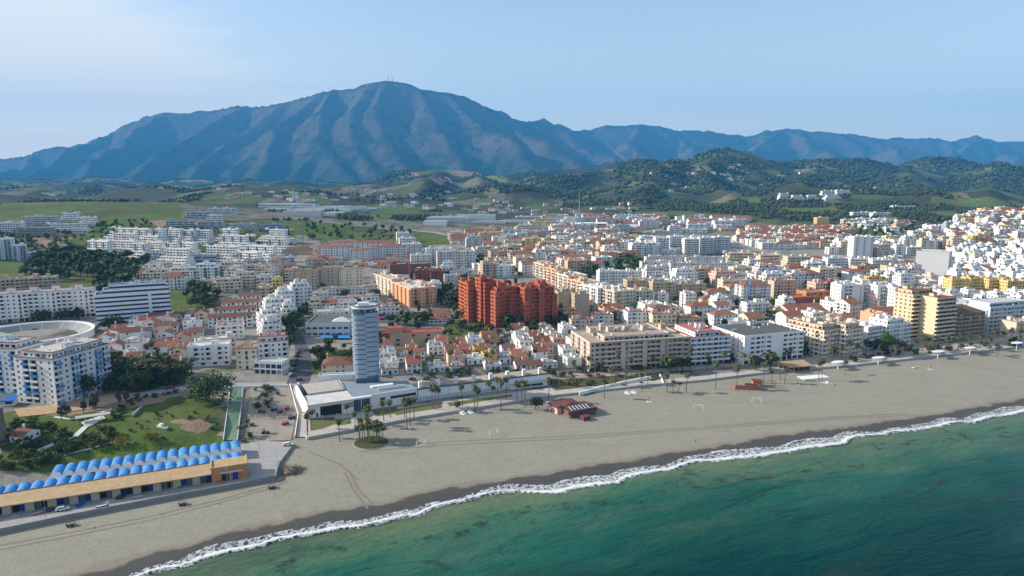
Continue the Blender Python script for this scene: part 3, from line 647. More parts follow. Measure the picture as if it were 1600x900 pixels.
class Bld:
    """One building in its own frame: x along the front, y away from the viewer, z up from its base."""
    def __init__(s, lod=0):
        s.wall = MB(); s.glass = MB(); s.rail = MB(); s.roof = MB(); s.extra = []; s.lod = lod
    def facade(s, O, U, N, L, z0, nfl, fh, pat, gpat=None, bay=3.4, rails=True, wm=0):
        if L < 1.0: return
        nb = max(1, int(round(L / bay))); bw = L / nb; lod = s.lod
        ox, oy = O
        def P(u, d, z): return (ox + U[0] * u + N[0] * d, oy + U[1] * u + N[1] * d, z)
        w = s.wall
        if pat is None or pat.strip('s') == '':
            w.quad(P(0, 0, z0), P(L, 0, z0), P(L, 0, z0 + nfl * fh), P(0, 0, z0 + nfl * fh), wm); return
        # spread the pattern over the bays, mirrored about the middle
        for k in range(nfl):
            zb = z0 + k * fh; pt = gpat if (k == 0 and gpat) else pat
            for b in range(nb):
                c = pt[b % len(pt)]; u0 = b * bw; u1 = u0 + bw
                if c == 's': w.quad(P(u0, 0, zb), P(u1, 0, zb), P(u1, 0, zb + fh), P(u0, 0, zb + fh), wm); continue
                cu = (u0 + u1) / 2
                if c == 'w': hw, a, t, dp = min(0.62, bw * 0.3), 0.95, 2.2, 0.22
                elif c == 'W': hw, a, t, dp = bw * 0.36, 0.8, 2.3, 0.22
                elif c == 't': hw, a, t, dp = min(0.7, bw * 0.3), 0.1, 2.25, 0.22
                elif c == 'd': hw, a, t, dp = bw * 0.5, 0.85, 2.25, 0.25
                elif c == 'b': hw, a, t, dp = bw * 0.42, 0.02, 2.4, 1.1
                elif c == 'B': hw, a, t, dp = bw * 0.46, 0.95, 2.5, 1.0
                elif c == 'G': hw, a, t, dp = bw * 0.44, 0.05, 2.6, 0.8
                else: hw, a, t, dp = bw * 0.3, 0.9, 2.2, 0.2
                t = min(t, fh - 0.25); v0, v1 = cu - hw, cu + hw; za, zt = zb + a, zb + t
                if lod >= 2:
                    w.quad(P(u0, 0, zb), P(u1, 0, zb), P(u1, 0, zb + fh), P(u0, 0, zb + fh), wm)
                    s.glass.quad(P(v0, 0.06, za), P(v1, 0.06, za), P(v1, 0.06, zt), P(v0, 0.06, zt))
                    if c == 'b' and rails: s.rail.quad(P(u0 + 0.1, 0.9, zb - 0.1), P(u1 - 0.1, 0.9, zb - 0.1), P(u1 - 0.1, 0.9, zb + 1.0), P(u0 + 0.1, 0.9, zb + 1.0)); s.rail.quad(P(u0 + 0.1, 0, zb), P(u0 + 0.1, 0.9, zb), P(u1 - 0.1, 0.9, zb), P(u1 - 0.1, 0, zb))
                    continue
                if v0 > u0 + 0.01:
                    w.quad(P(u0, 0, zb), P(v0, 0, zb), P(v0, 0, zb + fh), P(u0, 0, zb + fh), wm); w.quad(P(v1, 0, zb), P(u1, 0, zb), P(u1, 0, zb + fh), P(v1, 0, zb + fh), wm)
                w.quad(P(v0, 0, zb), P(v1, 0, zb), P(v1, 0, za), P(v0, 0, za), wm); w.quad(P(v0, 0, zt), P(v1, 0, zt), P(v1, 0, zb + fh), P(v0, 0, zb + fh), wm)
                w.quad(P(v0, 0, za), P(v0, -dp, za), P(v0, -dp, zt), P(v0, 0, zt), wm); w.quad(P(v1, -dp, za), P(v1, 0, za), P(v1, 0, zt), P(v1, -dp, zt), wm)
                w.quad(P(v0, -dp, zt), P(v1, -dp, zt), P(v1, 0, zt), P(v0, 0, zt), wm); w.quad(P(v0, 0, za), P(v1, 0, za), P(v1, -dp, za), P(v0, -dp, za), wm)
                if c in 'bB' and hw > 1.0:            # the back of a loggia: a glazed door beside a piece of wall
                    m = v0 + (v1 - v0) * 0.62
                    s.glass.quad(P(v0, -dp, za), P(m, -dp, za), P(m, -dp, zt), P(v0, -dp, zt)); w.quad(P(m, -dp, za), P(v1, -dp, za), P(v1, -dp, zt), P(m, -dp, zt), wm)
                else: s.glass.quad(P(v0, -dp, za), P(v1, -dp, za), P(v1, -dp, zt), P(v0, -dp, zt))
                if c == 'b' and rails: s.balcony(P, v0 - 0.1, v1 + 0.1, zb, 0.95)
    def balcony(s, P, u0, u1, zb, d, h=1.0, mb=None):
        r = mb or s.rail
        def bx(a0, a1, d0, d1, z0, z1):
            q = [P(a0, d0, z0), P(a1, d0, z0), P(a1, d1, z0), P(a0, d1, z0), P(a0, d0, z1), P(a1, d0, z1), P(a1, d1, z1), P(a0, d1, z1)]
            n = len(r.v); r.v += q
            fs = [(0, 1, 2, 3), (7, 6, 5, 4), (3, 2, 6, 7), (1, 0, 4, 5), (0, 3, 7, 4), (2, 1, 5, 6)]
            r.f += [tuple(n + i for i in f) for f in fs]; r.m += [0] * 6
        bx(u0, u1, 0.002, d, zb - 0.18, zb + 0.02)
        bx(u0, u1, d - 0.1, d, zb + 0.02, zb + h)
        if s.lod < 1: bx(u0, u0 + 0.1, 0.002, d - 0.1, zb + 0.02, zb + h); bx(u1 - 0.1, u1, 0.002, d - 0.1, zb + 0.02, zb + h)
    def vol(s, x0, x1, y0, y1, z0, nfl, fh, front='w', left='s', right='s', back='s', gfront=None, skirt=0.0, bay=3.4, roof='flat', par=0.9, cop=0.0, wm=0, gleft=None, gright=None):
        z1 = z0 + nfl * fh
        s.facade((x0, y0), (1, 0), (0, -1), x1 - x0, z0, nfl, fh, front, gfront, bay, wm=wm)
        s.facade((x1, y0), (0, 1), (1, 0), y1 - y0, z0, nfl, fh, right, gright, bay, wm=wm)
        s.facade((x0, y1), (0, -1), (-1, 0), y1 - y0, z0, nfl, fh, left, gleft, bay, wm=wm)
        s.facade((x1, y1), (-1, 0), (0, 1), x1 - x0, z0, nfl, fh, back, None, bay, wm=wm)
        if skirt > 0: s.wall.box(x0 + 0.02, x1 - 0.02, y0 + 0.02, y1 - 0.02, z0 - skirt, z0, wm, bottom=False)
        if roof == 'flat': s.flat(x0, x1, y0, y1, z1, par, cop, wm)
        elif roof: s.pitched(roof, x0, x1, y0, y1, z1)
        return z1
    def flat(s, x0, x1, y0, y1, z, par=0.9, cop=0.0, wm=0):
        t = 0.25; w = s.wall
        for a, b, c, d in ((x0, y0, x1, y0), (x1, y0, x1, y1), (x1, y1, x0, y1), (x0, y1, x0, y0)): w.quad((a, b, z), (c, d, z), (c, d, z + par), (a, b, z + par), wm)
        X0, X1, Y0, Y1 = x0 + t, x1 - t, y0 + t, y1 - t
        for a, b, c, d in ((X1, Y0, X0, Y0), (X0, Y0, X0, Y1), (X0, Y1, X1, Y1), (X1, Y1, X1, Y0)): w.quad((a, b, z + 0.05), (c, d, z + 0.05), (c, d, z + par), (a, b, z + par), wm)
        if cop > 0:                                     # a coping of tiles that stands out over the wall
            for b in ((x0 - cop, x1 + cop, y0 - cop, Y0), (x0 - cop, x1 + cop, Y1, y1 + cop), (x0 - cop, X0, Y0, Y1), (X1, x1 + cop, Y0, Y1)): s.roof.box(*b, z + par - 0.05, z + par + 0.22, 1)
        else:
            for q in (((x0, y0), (x1, y0), (X1, Y0), (X0, Y0)), ((x1, y0), (x1, y1), (X1, Y1), (X1, Y0)), ((x1, y1), (x0, y1), (X0, Y1), (X1, Y1)), ((x0, y1), (x0, y0), (X0, Y0), (X0, Y1))): w.quad(*[(a, b, z + par) for a, b in q], wm)
        s.roof.quad((X0, Y0, z + 0.1), (X1, Y0, z + 0.1), (X1, Y1, z + 0.1), (X0, Y1, z + 0.1), 0)
    def pitched(s, kind, x0, x1, y0, y1, z, slope=0.42, oh=0.35):
        r = s.roof; th = 0.18
        def slab(q):
            n = Vector((0, 0, th)); lo = [tuple(Vector(p)) for p in q]; hi = [tuple(Vector(p) + n) for p in q]
            r.quad(*hi, 1) if len(q) == 4 else r.tri(*hi, 1)
            for i in range(len(q)):
                j = (i + 1) % len(q); r.quad(lo[i], lo[j], hi[j], hi[i], 1)
        if kind == 'gablex':                            # ridge along x
            ym = (y0 + y1) / 2; rz = z + (ym - y0) * slope; eo = oh * slope
            slab([(x0 - oh * .5, y0 - oh, z - eo), (x1 + oh * .5, y0 - oh, z - eo), (x1 + oh * .5, ym, rz), (x0 - oh * .5, ym, rz)])
            slab([(x1 + oh * .5, y1 + oh, z - eo), (x0 - oh * .5, y1 + oh, z - eo), (x0 - oh * .5, ym, rz), (x1 + oh * .5, ym, rz)])
            s.wall.tri((x0, y1, z), (x0, y0, z), (x0, ym, rz)); s.wall.tri((x1, y0, z), (x1, y1, z), (x1, ym, rz))
        elif kind == 'gabley':
            xm = (x0 + x1) / 2; rz = z + (xm - x0) * slope; eo = oh * slope
            slab([(x0 - oh, y1 + oh * .5, z - eo), (x0 - oh, y0 - oh * .5, z - eo), (xm, y0 - oh * .5, rz), (xm, y1 + oh * .5, rz)])
            slab([(x1 + oh, y0 - oh * .5, z - eo), (x1 + oh, y1 + oh * .5, z - eo), (xm, y1 + oh * .5, rz), (xm, y0 - oh * .5, rz)])
            s.wall.tri((x0, y0, z), (x1, y0, z), (xm, y0, rz)); s.wall.tri((x1, y1, z), (x0, y1, z), (xm, y1, rz))
        elif kind == 'hip':
            X0, X1, Y0, Y1 = x0 - oh, x1 + oh, y0 - oh, y1 + oh; w, d = X1 - X0, Y1 - Y0; zz = z - oh * slope
            if w >= d: hh = d / 2 * slope; A, B = (X0 + d / 2, (Y0 + Y1) / 2, zz + hh), (X1 - d / 2, (Y0 + Y1) / 2, zz + hh)
            else: hh = w / 2 * slope; A, B = ((X0 + X1) / 2, Y0 + w / 2, zz + hh), ((X0 + X1) / 2, Y1 - w / 2, zz + hh)
            a, b, c, d_ = (X0, Y0, zz), (X1, Y0, zz), (X1, Y1, zz), (X0, Y1, zz)
            if w >= d: slab([a, b, B, A]); slab([c, d_, A, B]); slab([b, c, B]); slab([d_, a, A])
            else: slab([b, c, B, A]); slab([d_, a, A, B]); slab([a, b, A]); slab([c, d_, B])
        elif kind == 'shed':                            # falls towards the front
            dz = (y1 - y0) * 0.3
            slab([(x0 - .2, y0 - oh, z - oh * .3), (x1 + .2, y0 - oh, z - oh * .3), (x1 + .2, y1, z + dz), (x0 - .2, y1, z + dz)])
            s.wall.tri((x0, y1, z), (x0, y0, z), (x0, y1, z + dz)); s.wall.tri((x1, y0, z), (x1, y1, z), (x1, y1, z + dz)); s.wall.quad((x1, y1, z), (x0, y1, z), (x0, y1, z + dz), (x1, y1, z + dz))
    def clutter(s, x0, x1, y0, y1, z, n, rng, stair=True, tile=None):
        """Stair heads, partition walls, tanks and machines standing on a flat roof."""
        w, d = x1 - x0, y1 - y0
        for k in range(n):
            a = min(w * 0.5, rng.uniform(2.4, 4.2)); b = min(d * 0.5, rng.uniform(2.2, 3.8))
            x = rng.uniform(x0 + 0.6, max(x0 + 0.7, x1 - a - 0.6)); y = rng.uniform(y0 + d * 0.25, max(y0 + d * 0.3, y1 - b - 0.5))
            m = MB(); h = rng.uniform(2.2, 2.9); m.box(x, x + a, y, y + b, z, z + h, 0, 0, bottom=False); m.box(x - 0.12, x + a + 0.12, y - 0.12, y + b + 0.12, z + h, z + h + 0.16, 1)
            m.box(x + a * 0.25, x + a * 0.25 + 0.8, y - 0.03, y + 0.02, z + 0.1, z + 2.0, 2)
            s.extra.append(('stair_tower', m, None))
        m = MB()
        for k in range(n * 3 + 3):
            t = rng.random(); x = rng.uniform(x0 + 0.5, x1 - 1.5); y = rng.uniform(y0 + 0.5, y1 - 1.2)
            if t < 0.35: m.box(x, min(x1 - 0.4, x + rng.uniform(1.5, 4)), y, y + 0.15, z, z + rng.uniform(0.9, 1.7))
            elif t < 0.55: m.box(x, x + 0.15, y, min(y1 - 0.4, y + rng.uniform(1.5, 4)), z, z + rng.uniform(0.9, 1.7))
            elif t < 0.8: m.box(x, x + 0.9, y, y + 0.6, z, z + 0.8)
            else: m.box(x, x + 0.55, y, y + 0.55, z, z + 1.9); m.box(x - 0.1, x + 0.65, y - 0.1, y + 0.65, z + 1.9, z + 2.02)
        s.extra.append(('roof_fittings', m, 'stuff'))
    def finish(s, root, wallmats, roofmats, railmat, stairmats=None, glass=None):
        wallmats = wallmats if isinstance(wallmats, list) else [wallmats]
        s.wall.build('wall', wallmats, root)
        s.glass.build('window', glass or GLASS, root, 'stuff'); s.rail.build('balcony', railmat, root, 'stuff')
        r = s.roof.build('roof', roofmats, root)
        for nm, m, kind in s.extra:
            m.build(nm, stairmats or [wallmats[0], roofmats[0] if len(roofmats) else wallmats[0], GLASS, roofmats[-1]], r if r is not None and nm in ('stair_tower', 'chimney', 'roof_fittings', 'skylight') else root, kind)

STOREY = {1: 'one-storey', 2: 'two-storey', 3: 'three-storey', 4: 'four-storey', 5: 'five-storey', 6: 'six-storey', 7: 'seven-storey', 8: 'eight-storey', 9: 'nine-storey', 12: 'twelve-storey'}
def locate(px, py, wpx, ang, h):
    """World front edge of a roof seen at pixel (px, py) over ground h below it, wpx pixels wide, running in direction ang."""
    A = at(px, py, h); u = Vector((math.cos(ang), math.sin(ang), 0)); lo, hi = 0.5, 900.0
    for _ in range(40):
        m = (lo + hi) / 2; B = A + u * m
        if proj(B.x, B.y, A.z + h)[0] - px < wpx: lo = m
        else: hi = m
    return A, lo
def block(px, py, wpx, st, depth, col='white', ang=22, fh=2.95, front='wWbw', left='w', right='w', gf=None, roof='flat', rcol='white', tile='terracotta', cop=0.0, rail=None, par=0.9, attic=0, stairs=1, lod=None, bay=3.4,
          name='apartment_block', cat='apartment building', label=None, short=None, group=None, desc=None, zone=None, steps=0, stepd=4.0, extra=None, wings=None, p1=None, clear=0.0, glass=None, A=None, L=None):
    top = st * fh + (par if roof == 'flat' else 0.0)
    if A is None:
        if p1 is not None:
            A = at(px, py, top); B = at(p1[0], p1[1], top); d = B - A; ang = math.degrees(math.atan2(d.y, d.x)); L = math.hypot(d.x, d.y)
        else: A, L = locate(px, py, wpx, R(ang), top)
    a = R(ang); ca, sa = math.cos(a), math.sin(a)
    D = math.hypot(A.x, A.y)
    if lod is None: lod = 0 if D < 480 else (1 if D < 720 else 2)
    cx, cy = A.x + ca * L / 2 - sa * depth / 2, A.y + sa * L / 2 + ca * depth / 2
    gz = min(ground(A.x, A.y), ground(A.x + ca * L, A.y + sa * L)); z0 = (ground(A.x, A.y) + ground(A.x + ca * L, A.y + sa * L)) / 2
    occupy(A.x, A.y, ca, sa, 0, L, 0, depth, pad=1.0)
    if clear: occupy(A.x, A.y, ca, sa, 0, L, -clear, 0)
    rng = random.Random(int(px * 31 + py * 7 + wpx))
    b = Bld(lod)
    # origin in the middle of the front edge, at the foot of the wall
    x0, x1 = -L / 2, L / 2
    z = 0.0
    if steps:                                           # upper floors step back like terraces
        y = 0.0; n = max(1, st // (steps + 1)); done = 0
        for k in range(steps + 1):
            f = n if k < steps else st - done
            last = k == steps
            xx0, xx1 = x0 + (k * rng.uniform(0.02, 0.10)) * L, x1 - (k * rng.uniform(0.02, 0.10)) * L
            z = b.vol(xx0, xx1, y, depth, z, f, fh, front, left, right, gfront=gf if k == 0 else None, skirt=6 if k == 0 else 0, bay=bay, roof=roof if last else 'flat', par=par, cop=cop)
            done += f; y += stepd
        ry0 = y - stepd
    else:
        z = b.vol(x0, x1, 0, depth, 0, st, fh, front, left, right, gfront=gf, skirt=6, bay=bay, roof=roof, par=par, cop=cop); ry0 = 0
    if attic and roof == 'flat':
        i = rng.uniform(0.06, 0.16) * L; z2 = b.vol(x0 + i, x1 - i * rng.uniform(0.5, 1.5), ry0 + 2.4, depth - 1.2, z, attic, fh, 'W' + front, left, right, roof='flat', par=0.6, cop=cop)
        b.clutter(x0 + i, x1 - i, ry0 + 2.6, depth - 1.4, z2 + 0.1, max(1, stairs), rng)
    elif roof == 'flat' and stairs: b.clutter(x0, x1, ry0, depth, z + 0.1, stairs, rng)
    elif roof != 'flat' and lod < 2:
        m = MB(); xx = rng.uniform(x0 + 1, x1 - 1); m.box(xx, xx + 0.7, depth * 0.55, depth * 0.55 + 0.7, z, z + depth * 0.25 + 1.2); m.box(xx - .1, xx + .8, depth * .55 - .1, depth * .55 + .8, z + depth * .25 + 1.2, z + depth * .25 + 1.35); b.extra.append(('chimney', m, None))
    if extra: extra(b, x0, x1, depth, z, rng)
    if desc is None and label is None:
        rd = {'flat': ('flat-roofed' if not cop else 'red-trimmed flat-roofed'), 'hip': 'red-tiled', 'gablex': 'red-tiled', 'gabley': 'red-gabled', 'shed': 'tiled lean-to'}[roof]
        kind = 'house' if st <= 2 or 'house' in name else ('terrace' if steps else 'apartment block')
        size = 'narrow ' if L < 9 else ('long ' if L > 26 else '')
        if rd == 'flat-roofed': rd = {'white': 'white-roofed', 'pale': 'pale-roofed', 'terra': 'red-terraced', 'grey': 'grey-roofed'}.get(rcol, rd)
        desc = f"{size}{CNAME.get(col, col)} {STOREY.get(st, 'tall')} {rd} {kind}{' with penthouse' if attic and roof == 'flat' else ''}"
    o = thing(name, (A.x + ca * L / 2, A.y + sa * L / 2, z0), a, cat, label, group, short, desc, h=top, zone=zone)
    b.finish(o, W(col), [FR(rcol), TM(tile)], rail if rail is not None else W(col), None, glass)
    return o, b, L
# ------------------------------------------------------------------ the buildings one can name
def random_rail(name, a, b, share):
    m = NT(name); r = m.n('ShaderNodeNewGeometry').outputs['Random Per Island']
    return m.done(m.mix(m.math('GREATER_THAN', r, share), a, b), 0.5, None, 0.4)
RAIL_BLUE = random_rail('blue_and_white_rail', (0.03, 0.22, 0.50), (0.72, 0.74, 0.76), 0.45)
RAIL_GREEN = random_rail('green_and_white_rail', (0.10, 0.28, 0.20), (0.75, 0.75, 0.72), 0.45)
RAIL_AWN = random_rail('awning_and_white_rail', (0.45, 0.26, 0.16), (0.76, 0.75, 0.72), 0.22)
RG = railglass()

def add_towers(xs, w=3.4, d=3.4, h=3.2, roof='hip', back=0.5, tile=True):
    def f(b, x0, x1, depth, z, rng):
        for t in xs:
            x = x0 + (x1 - x0) * t; y = depth * back; m = MB(); m.box(x - w / 2, x + w / 2, y - d / 2, y + d / 2, z, z + h, 0, bottom=False)
            n = len(m.v); o = 0.3
            if roof == 'hip':
                m.v += [(x - w / 2 - o, y - d / 2 - o, z + h), (x + w / 2 + o, y - d / 2 - o, z + h), (x + w / 2 + o, y + d / 2 + o, z + h), (x - w / 2 - o, y + d / 2 + o, z + h), (x, y, z + h + 1.5)]
                for i in range(4): m.f.append((n + i, n + (i + 1) % 4, n + 4)); m.m.append(3)
            else: m.box(x - w / 2 - .15, x + w / 2 + .15, y - d / 2 - .15, y + d / 2 + .15, z + h, z + h + .25, 1)
            m.box(x - 0.5, x + 0.5, y - d / 2 - 0.04, y - d / 2 + 0.02, z + 1.0, z + 2.1, 2)
            b.extra.append(('stair_tower', m, None))
    return f
def bands(fl, fh, d=1.3, h=1.0, mats='rail', side=False, z0=0.0, u=(0.0, 1.0)):
    """A continuous balcony along each storey, every one a part of its own."""
    def f(b, x0, x1, depth, z, rng):
        a0, a1 = x0 + (x1 - x0) * u[0], x0 + (x1 - x0) * u[1]
        for k in range(*fl) if isinstance(fl, tuple) else range(1, fl):
            m = MB(); zb = z0 + k * fh; b.balcony(lambda q, dd, zz: (q, -dd, zz), a0 - (0.02), a1 + (d if side else 0.02), zb, d, h, m)
            if side: m.box(a1 + d - 0.1, a1 + d, -d + .1, depth * 0.5, zb + .02, zb + h); m.box(a1 + 0.002, a1 + d - .1, .0, depth * .5, zb - .18, zb + .02)
            b.extra.append(('balcony', m, None))
    return f
def both(*fs):
    def f(*a):
        for g in fs: g(*a)
    return f
HK = dict(group='large apartment blocks of the town')
B = block
# --- left edge
B(20, 556, 0, 8, 34, 'white', p1=(82, 562), fh=2.85, front='wbbw', left='wbw', right='bwb', gf='wWWw', tile='oldtile', cop=0.5, rcol='pale', rail=RAIL_BLUE, attic=1, stairs=3, lod=0, bay=4.6, short='the blue balcony block',
  label='white eight-storey block with blue awnings and balconies above the sandy path', name='apartment_block')
B(-46, 541, 0, 8, 16, 'bluewhite', p1=(24, 546), fh=2.85, front='bwb', tile='oldtile', cop=0.4, rcol='pale', rail=RAIL_BLUE, attic=1, stairs=3, lod=0, bay=4.2, label='shaded white wing with blue balconies cut off by the left picture edge')
B(147, 461, 118, 7, 20, 'bluewhite', ang=27, fh=3.2, front='dddd', right='w', rcol='blue', attic=0, stairs=0, bay=4.0, lod=1, short='the blue-banded office block', label='white office block with dark blue window bands and stepped blue roof',
  name='office_block', cat='office building', glass=shiny('navy_glass', (0.012, 0.028, 0.085), 0.25), extra=lambda b, x0, x1, d, z, rng: (b.vol(x0 + 5, x1 - 1, 4, d - 1, z, 1, 3.0, 'dddd', roof='flat', par=0.7), b.vol(x0 + 9, x1 - 3, 8, d - 1.5, z + 3.0, 1, 3.0, 'dddd', roof='flat', par=0.7), b.clutter(x0 + 9, x1 - 3, 9, d - 2, z + 6.1, 3, rng), b.wall.box(x0 + (x1 - x0) * 0.70, x0 + (x1 - x0) * 0.745, -0.35, 0.1, 3, z + 0.9, 1)))
B(-40, 461, 186, 7, 14, 'white', ang=25, fh=2.95, front='wtbBbw', left='w', right='wb', gf='GGGG', cop=0.45, rcol='pale', rail=W('white'), stairs=2, lod=1, bay=3.6, short='the arcaded white block', extra=add_towers((0.28, 0.47, 0.66, 0.86), 4.6, 4.2, 4.2),
  label='long white seven-storey block with red pyramid-capped roof towers and arcaded base')
B(-30, 437, 118, 5, 13, 'beige', ang=25, front='bWb', rcol='beige', rail=W('beige'), stairs=4, lod=1, label='beige block with roof terraces just behind the arcaded white block', extra=add_towers((0.3, 0.5, 0.7), roof='flat'))
B(-24, 374, 46, 8, 14, 'bluewhite', ang=35, front='bwb', rail=RG, rcol='white', lod=1, stairs=3, short='the white hillside slab', label='tall pale slab of flats with rounded balconies at the left picture edge')
B(20, 383, 20, 6, 12, 'bluewhite', ang=30, front='bwb', rail=RG, lod=1, label='lower pale block joined to the right end of the tall slab at left')
B(40, 395, 34, 2, 16, 'bluewhite', ang=20, front='W', rcol='pale', lod=1, label='low pale house with curved blue-grey roof beside the dark pine wood', name='villa', cat='house')
# --- white terraced estates on the left hillside
TERR = [(150, 353, 78, 'upper wide tier of the white estate left of the brown cutting'), (140, 362, 84, 'second wide tier of the white estate'), (113, 375, 44, 'leftmost low tier of the white estate by the green field'), (158, 375, 46, 'low tier of the white estate right of its leftmost block'),
        (228, 358, 22, 'narrow stepped white block, first of four in the middle upper row'), (250, 357, 25, 'narrow stepped white block, second of four in the middle upper row'), (275, 359, 18, 'smallest stepped white block, third of four in the middle upper row'), (293, 359, 28, 'narrow stepped white block, last of four in the middle upper row'),
        (192, 380, 26, 'stepped white block, first of four in the middle lower row'), (218, 378, 24, 'stepped white block, second of four in the middle lower row'), (243, 380, 25, 'stepped white block, third of four in the middle lower row'), (268, 379, 27, 'stepped white block, last of four in the middle lower row'),
        (325, 366, 62, 'long white terrace in the right-hand upper row of the estate'), (302, 384, 62, 'long white terrace above the grey hall'), (370, 383, 50, 'white terrace at the right end of the estate, lower row'), (398, 357, 52, 'tall white terrace with six stacked decks at the estate end'), (395, 372, 57, 'wide white terrace under the six-deck terrace'),
        (205, 368, 34, 'white terrace wedged between the wide tiers and the middle rows'), (330, 357, 40, 'white terrace stepping up under the dark-glazed blocks'), (236, 388, 50, 'lowest white terrace along the green field edge, centre'), (352, 393, 48, 'lowest white terrace along the street, right')]
for i, (x, y, w, lb) in enumerate(TERR):
    B(x, y, w, 6, 19, 'white', ang=(-20, -16, -23)[i % 3], front='bWB', steps=3, stepd=3.8, rail=W('white') if i % 2 else RG, par=0.7, stairs=1 + w // 30, lod=1, bay=4.4, label=lb, group='white stepped terraces on the left hill', name='stepped_terrace', cat='apartment building', short='the white hillside terraces' if i == 9 else None)
for x, y, w, c, lb in ((255, 345, 48, 'bluegrey', 'dark-glazed long block, leftmost of the row above the white terraces'), (304, 346, 46, 'bluegrey', 'dark-glazed long block, second in the row above the white terraces'), (352, 349, 50, 'lightgrey', 'dark-glazed long block, third in the row above the white terraces'), (403, 350, 40, 'bluegrey', 'dark-glazed long block at right end of the row above the white terraces'),
                       (287, 331, 40, 'bluegrey', 'dark-balconied block left of the topmost hillside block'), (322, 324, 48, 'bluewhite', 'topmost white block with long dark balconies beside the green hill'), (322, 336, 24, 'white', 'small stepped white block below the topmost hillside block')):
    B(x, y, w, 3, 13, c, ang=8, front='dbd', steps=1, rail=W('white'), stairs=2, lod=1, label=lb, group='modern blocks above the white terraces')
for x, y, w, c, lb in ((-6, 348, 38, 'bluewhite', 'grey-white block at the left edge below the green hill'), (35, 338, 50, 'lightgrey', 'pale grey gallery-fronted block below the green hill'), (90, 333, 34, 'white', 'stepped white block heaped like a pyramid under the green hill'), (118, 340, 30, 'white', 'white block at the right of the pyramid-like block'),
                       (62, 350, 74, 'white', 'long white row under the pyramid-like block'), (20, 356, 58, 'grey', 'unfinished grey concrete frame block below the gallery-fronted block')):
    B(x, y, w, 4, 15, c, ang=10, front='BWB', steps=2 if c == 'white' else 0, rail=W('white'), stairs=3, lod=1, label=lb, group='blocks under the green hill')
B(255, 398, 82, 2, 18, 'bluegrey', ang=8, fh=4.3, front='d', rcol='grey', stairs=1, lod=1, short='the grey hall', label='long blue-grey hall below the white terraces', name='hall', cat='hall')
# --- left centre
for x, y, w, st, c, a, lb in ((222, 426, 40, 4, 'cream', 14, 'cream flat block right above the blue-banded office'), (264, 423, 38, 4, 'white', 14, 'white flat block between two cream ones behind the blue-banded office'), (300, 417, 40, 5, 'bluewhite', 10, 'white block with green-shaded windows behind the scrubby trees'), (342, 414, 38, 5, 'cream', 10, 'cream block left of the stepped beige flats'),
                              (332, 441, 46, 3, 'cream', 20, 'low cream block above the tiled rows'), (362, 431, 40, 4, 'cream', 22, 'cream stepped flats left of the bright yellow block'), (400, 433, 26, 4, 'lightgrey', 20, 'pale flats directly left of the bright yellow block'), (425, 436, 17, 5, 'yellow', 20, 'bright yellow block left of the beige slabs'),
                              (402, 449, 24, 3, 'beige', 20, 'small beige block below the bright yellow block'), (380, 407, 30, 4, 'grey', 16, 'grey flats below the right-hand white terrace'), (425, 402, 34, 4, 'lightgrey', 14, 'pale grey block left of the brown-roofed house')):
    B(x, y, w, st, 13, c, ang=a, front='bWw', rail=RAIL_GREEN if c == 'bluewhite' else W(c), stairs=2, attic=1 if w > 36 else 0, label=lb, short='the bright yellow block' if c == 'yellow' else None, **HK)
for x, y, w, lb in ((372, 463, 34, 'short tiled terrace, rearmost of the brown-roofed rows'), (346, 474, 60, 'tiled terrace, second from the back of the brown-roofed rows'), (334, 485, 66, 'tiled terrace in the middle of the brown-roofed rows'), (324, 497, 70, 'tiled terrace with green awnings near the front of the brown-roofed rows')):
    B(x, y, w, 3, 9.5, 'white', ang=17, fh=2.7, front='wtB', roof='gablex', tile='oldtile', label=lb, group='brown-roofed terraced rows', name='terraced_row', cat='terraced houses', short='the brown-roofed terraces' if y == 485 else None, lod=1)
B(336, 509, 44, 3, 9, 'white', ang=17, front='wB', roof='flat', rcol='redpaint', label='white house with bright red roof at the foot of the brown-roofed rows', name='townhouse', cat='house', lod=0)
B(305, 532, 0, 3, 11, 'cream', p1=(368, 526), front='wbw', rail=W('white'), label='cream flats behind the white four-storey flats', lod=0)
B(292, 541, 0, 4, 12, 'white', p1=(357, 538), front='sbwb', rail=W('white'), gf='WsWs', stairs=1, rcol='white', label='white four-storey flats with two columns of balconies by the large dark tree', short='the white four-storey flats', lod=0)
B(368, 545, 0, 4, 12, 'cream', p1=(401, 544), front='wtw', cop=0.3, rcol='terra', label='cream flats with arched yellow-framed windows right of the white flats', lod=0)
B(402, 535, 0, 5, 14, 'white', p1=(450, 532), front='wbw', cop=0.3, rcol='terra', rail=RAIL_AWN, attic=1, label='white flats with red roof edges on the corner of the sloping street', short='the red-edged corner flats', lod=0)
B(396, 563, 0, 2, 9, 'bluewhite', p1=(440, 566), front='GG', fh=3.4, rcol='pale', stairs=0, label='low white arcade in front of the corner flats', lod=0)
for x, y, w, st, lb in ((454, 449, 33, 6, 'tallest of the bright white cube houses, beside the dark street trees'), (431, 461, 30, 5, 'bright white cube house stepping down left of the tallest one'), (414, 474, 32, 5, 'bright white cube house in the middle of the stepped cluster'), (405, 492, 34, 5, 'bright white cube house nearest the corner flats'), (440, 482, 24, 4, 'bright white cube house at the right front of the stepped cluster'), (410, 508, 28, 4, 'white cube house with small square windows behind the corner flats')):
    B(x, y, w, st, 14, 'white', ang=28, front='wbw', left='wb', stairs=3, attic=1, label=lb, group='bright white cube houses', rail=W('white'), short='the white cube houses' if y == 474 else None)
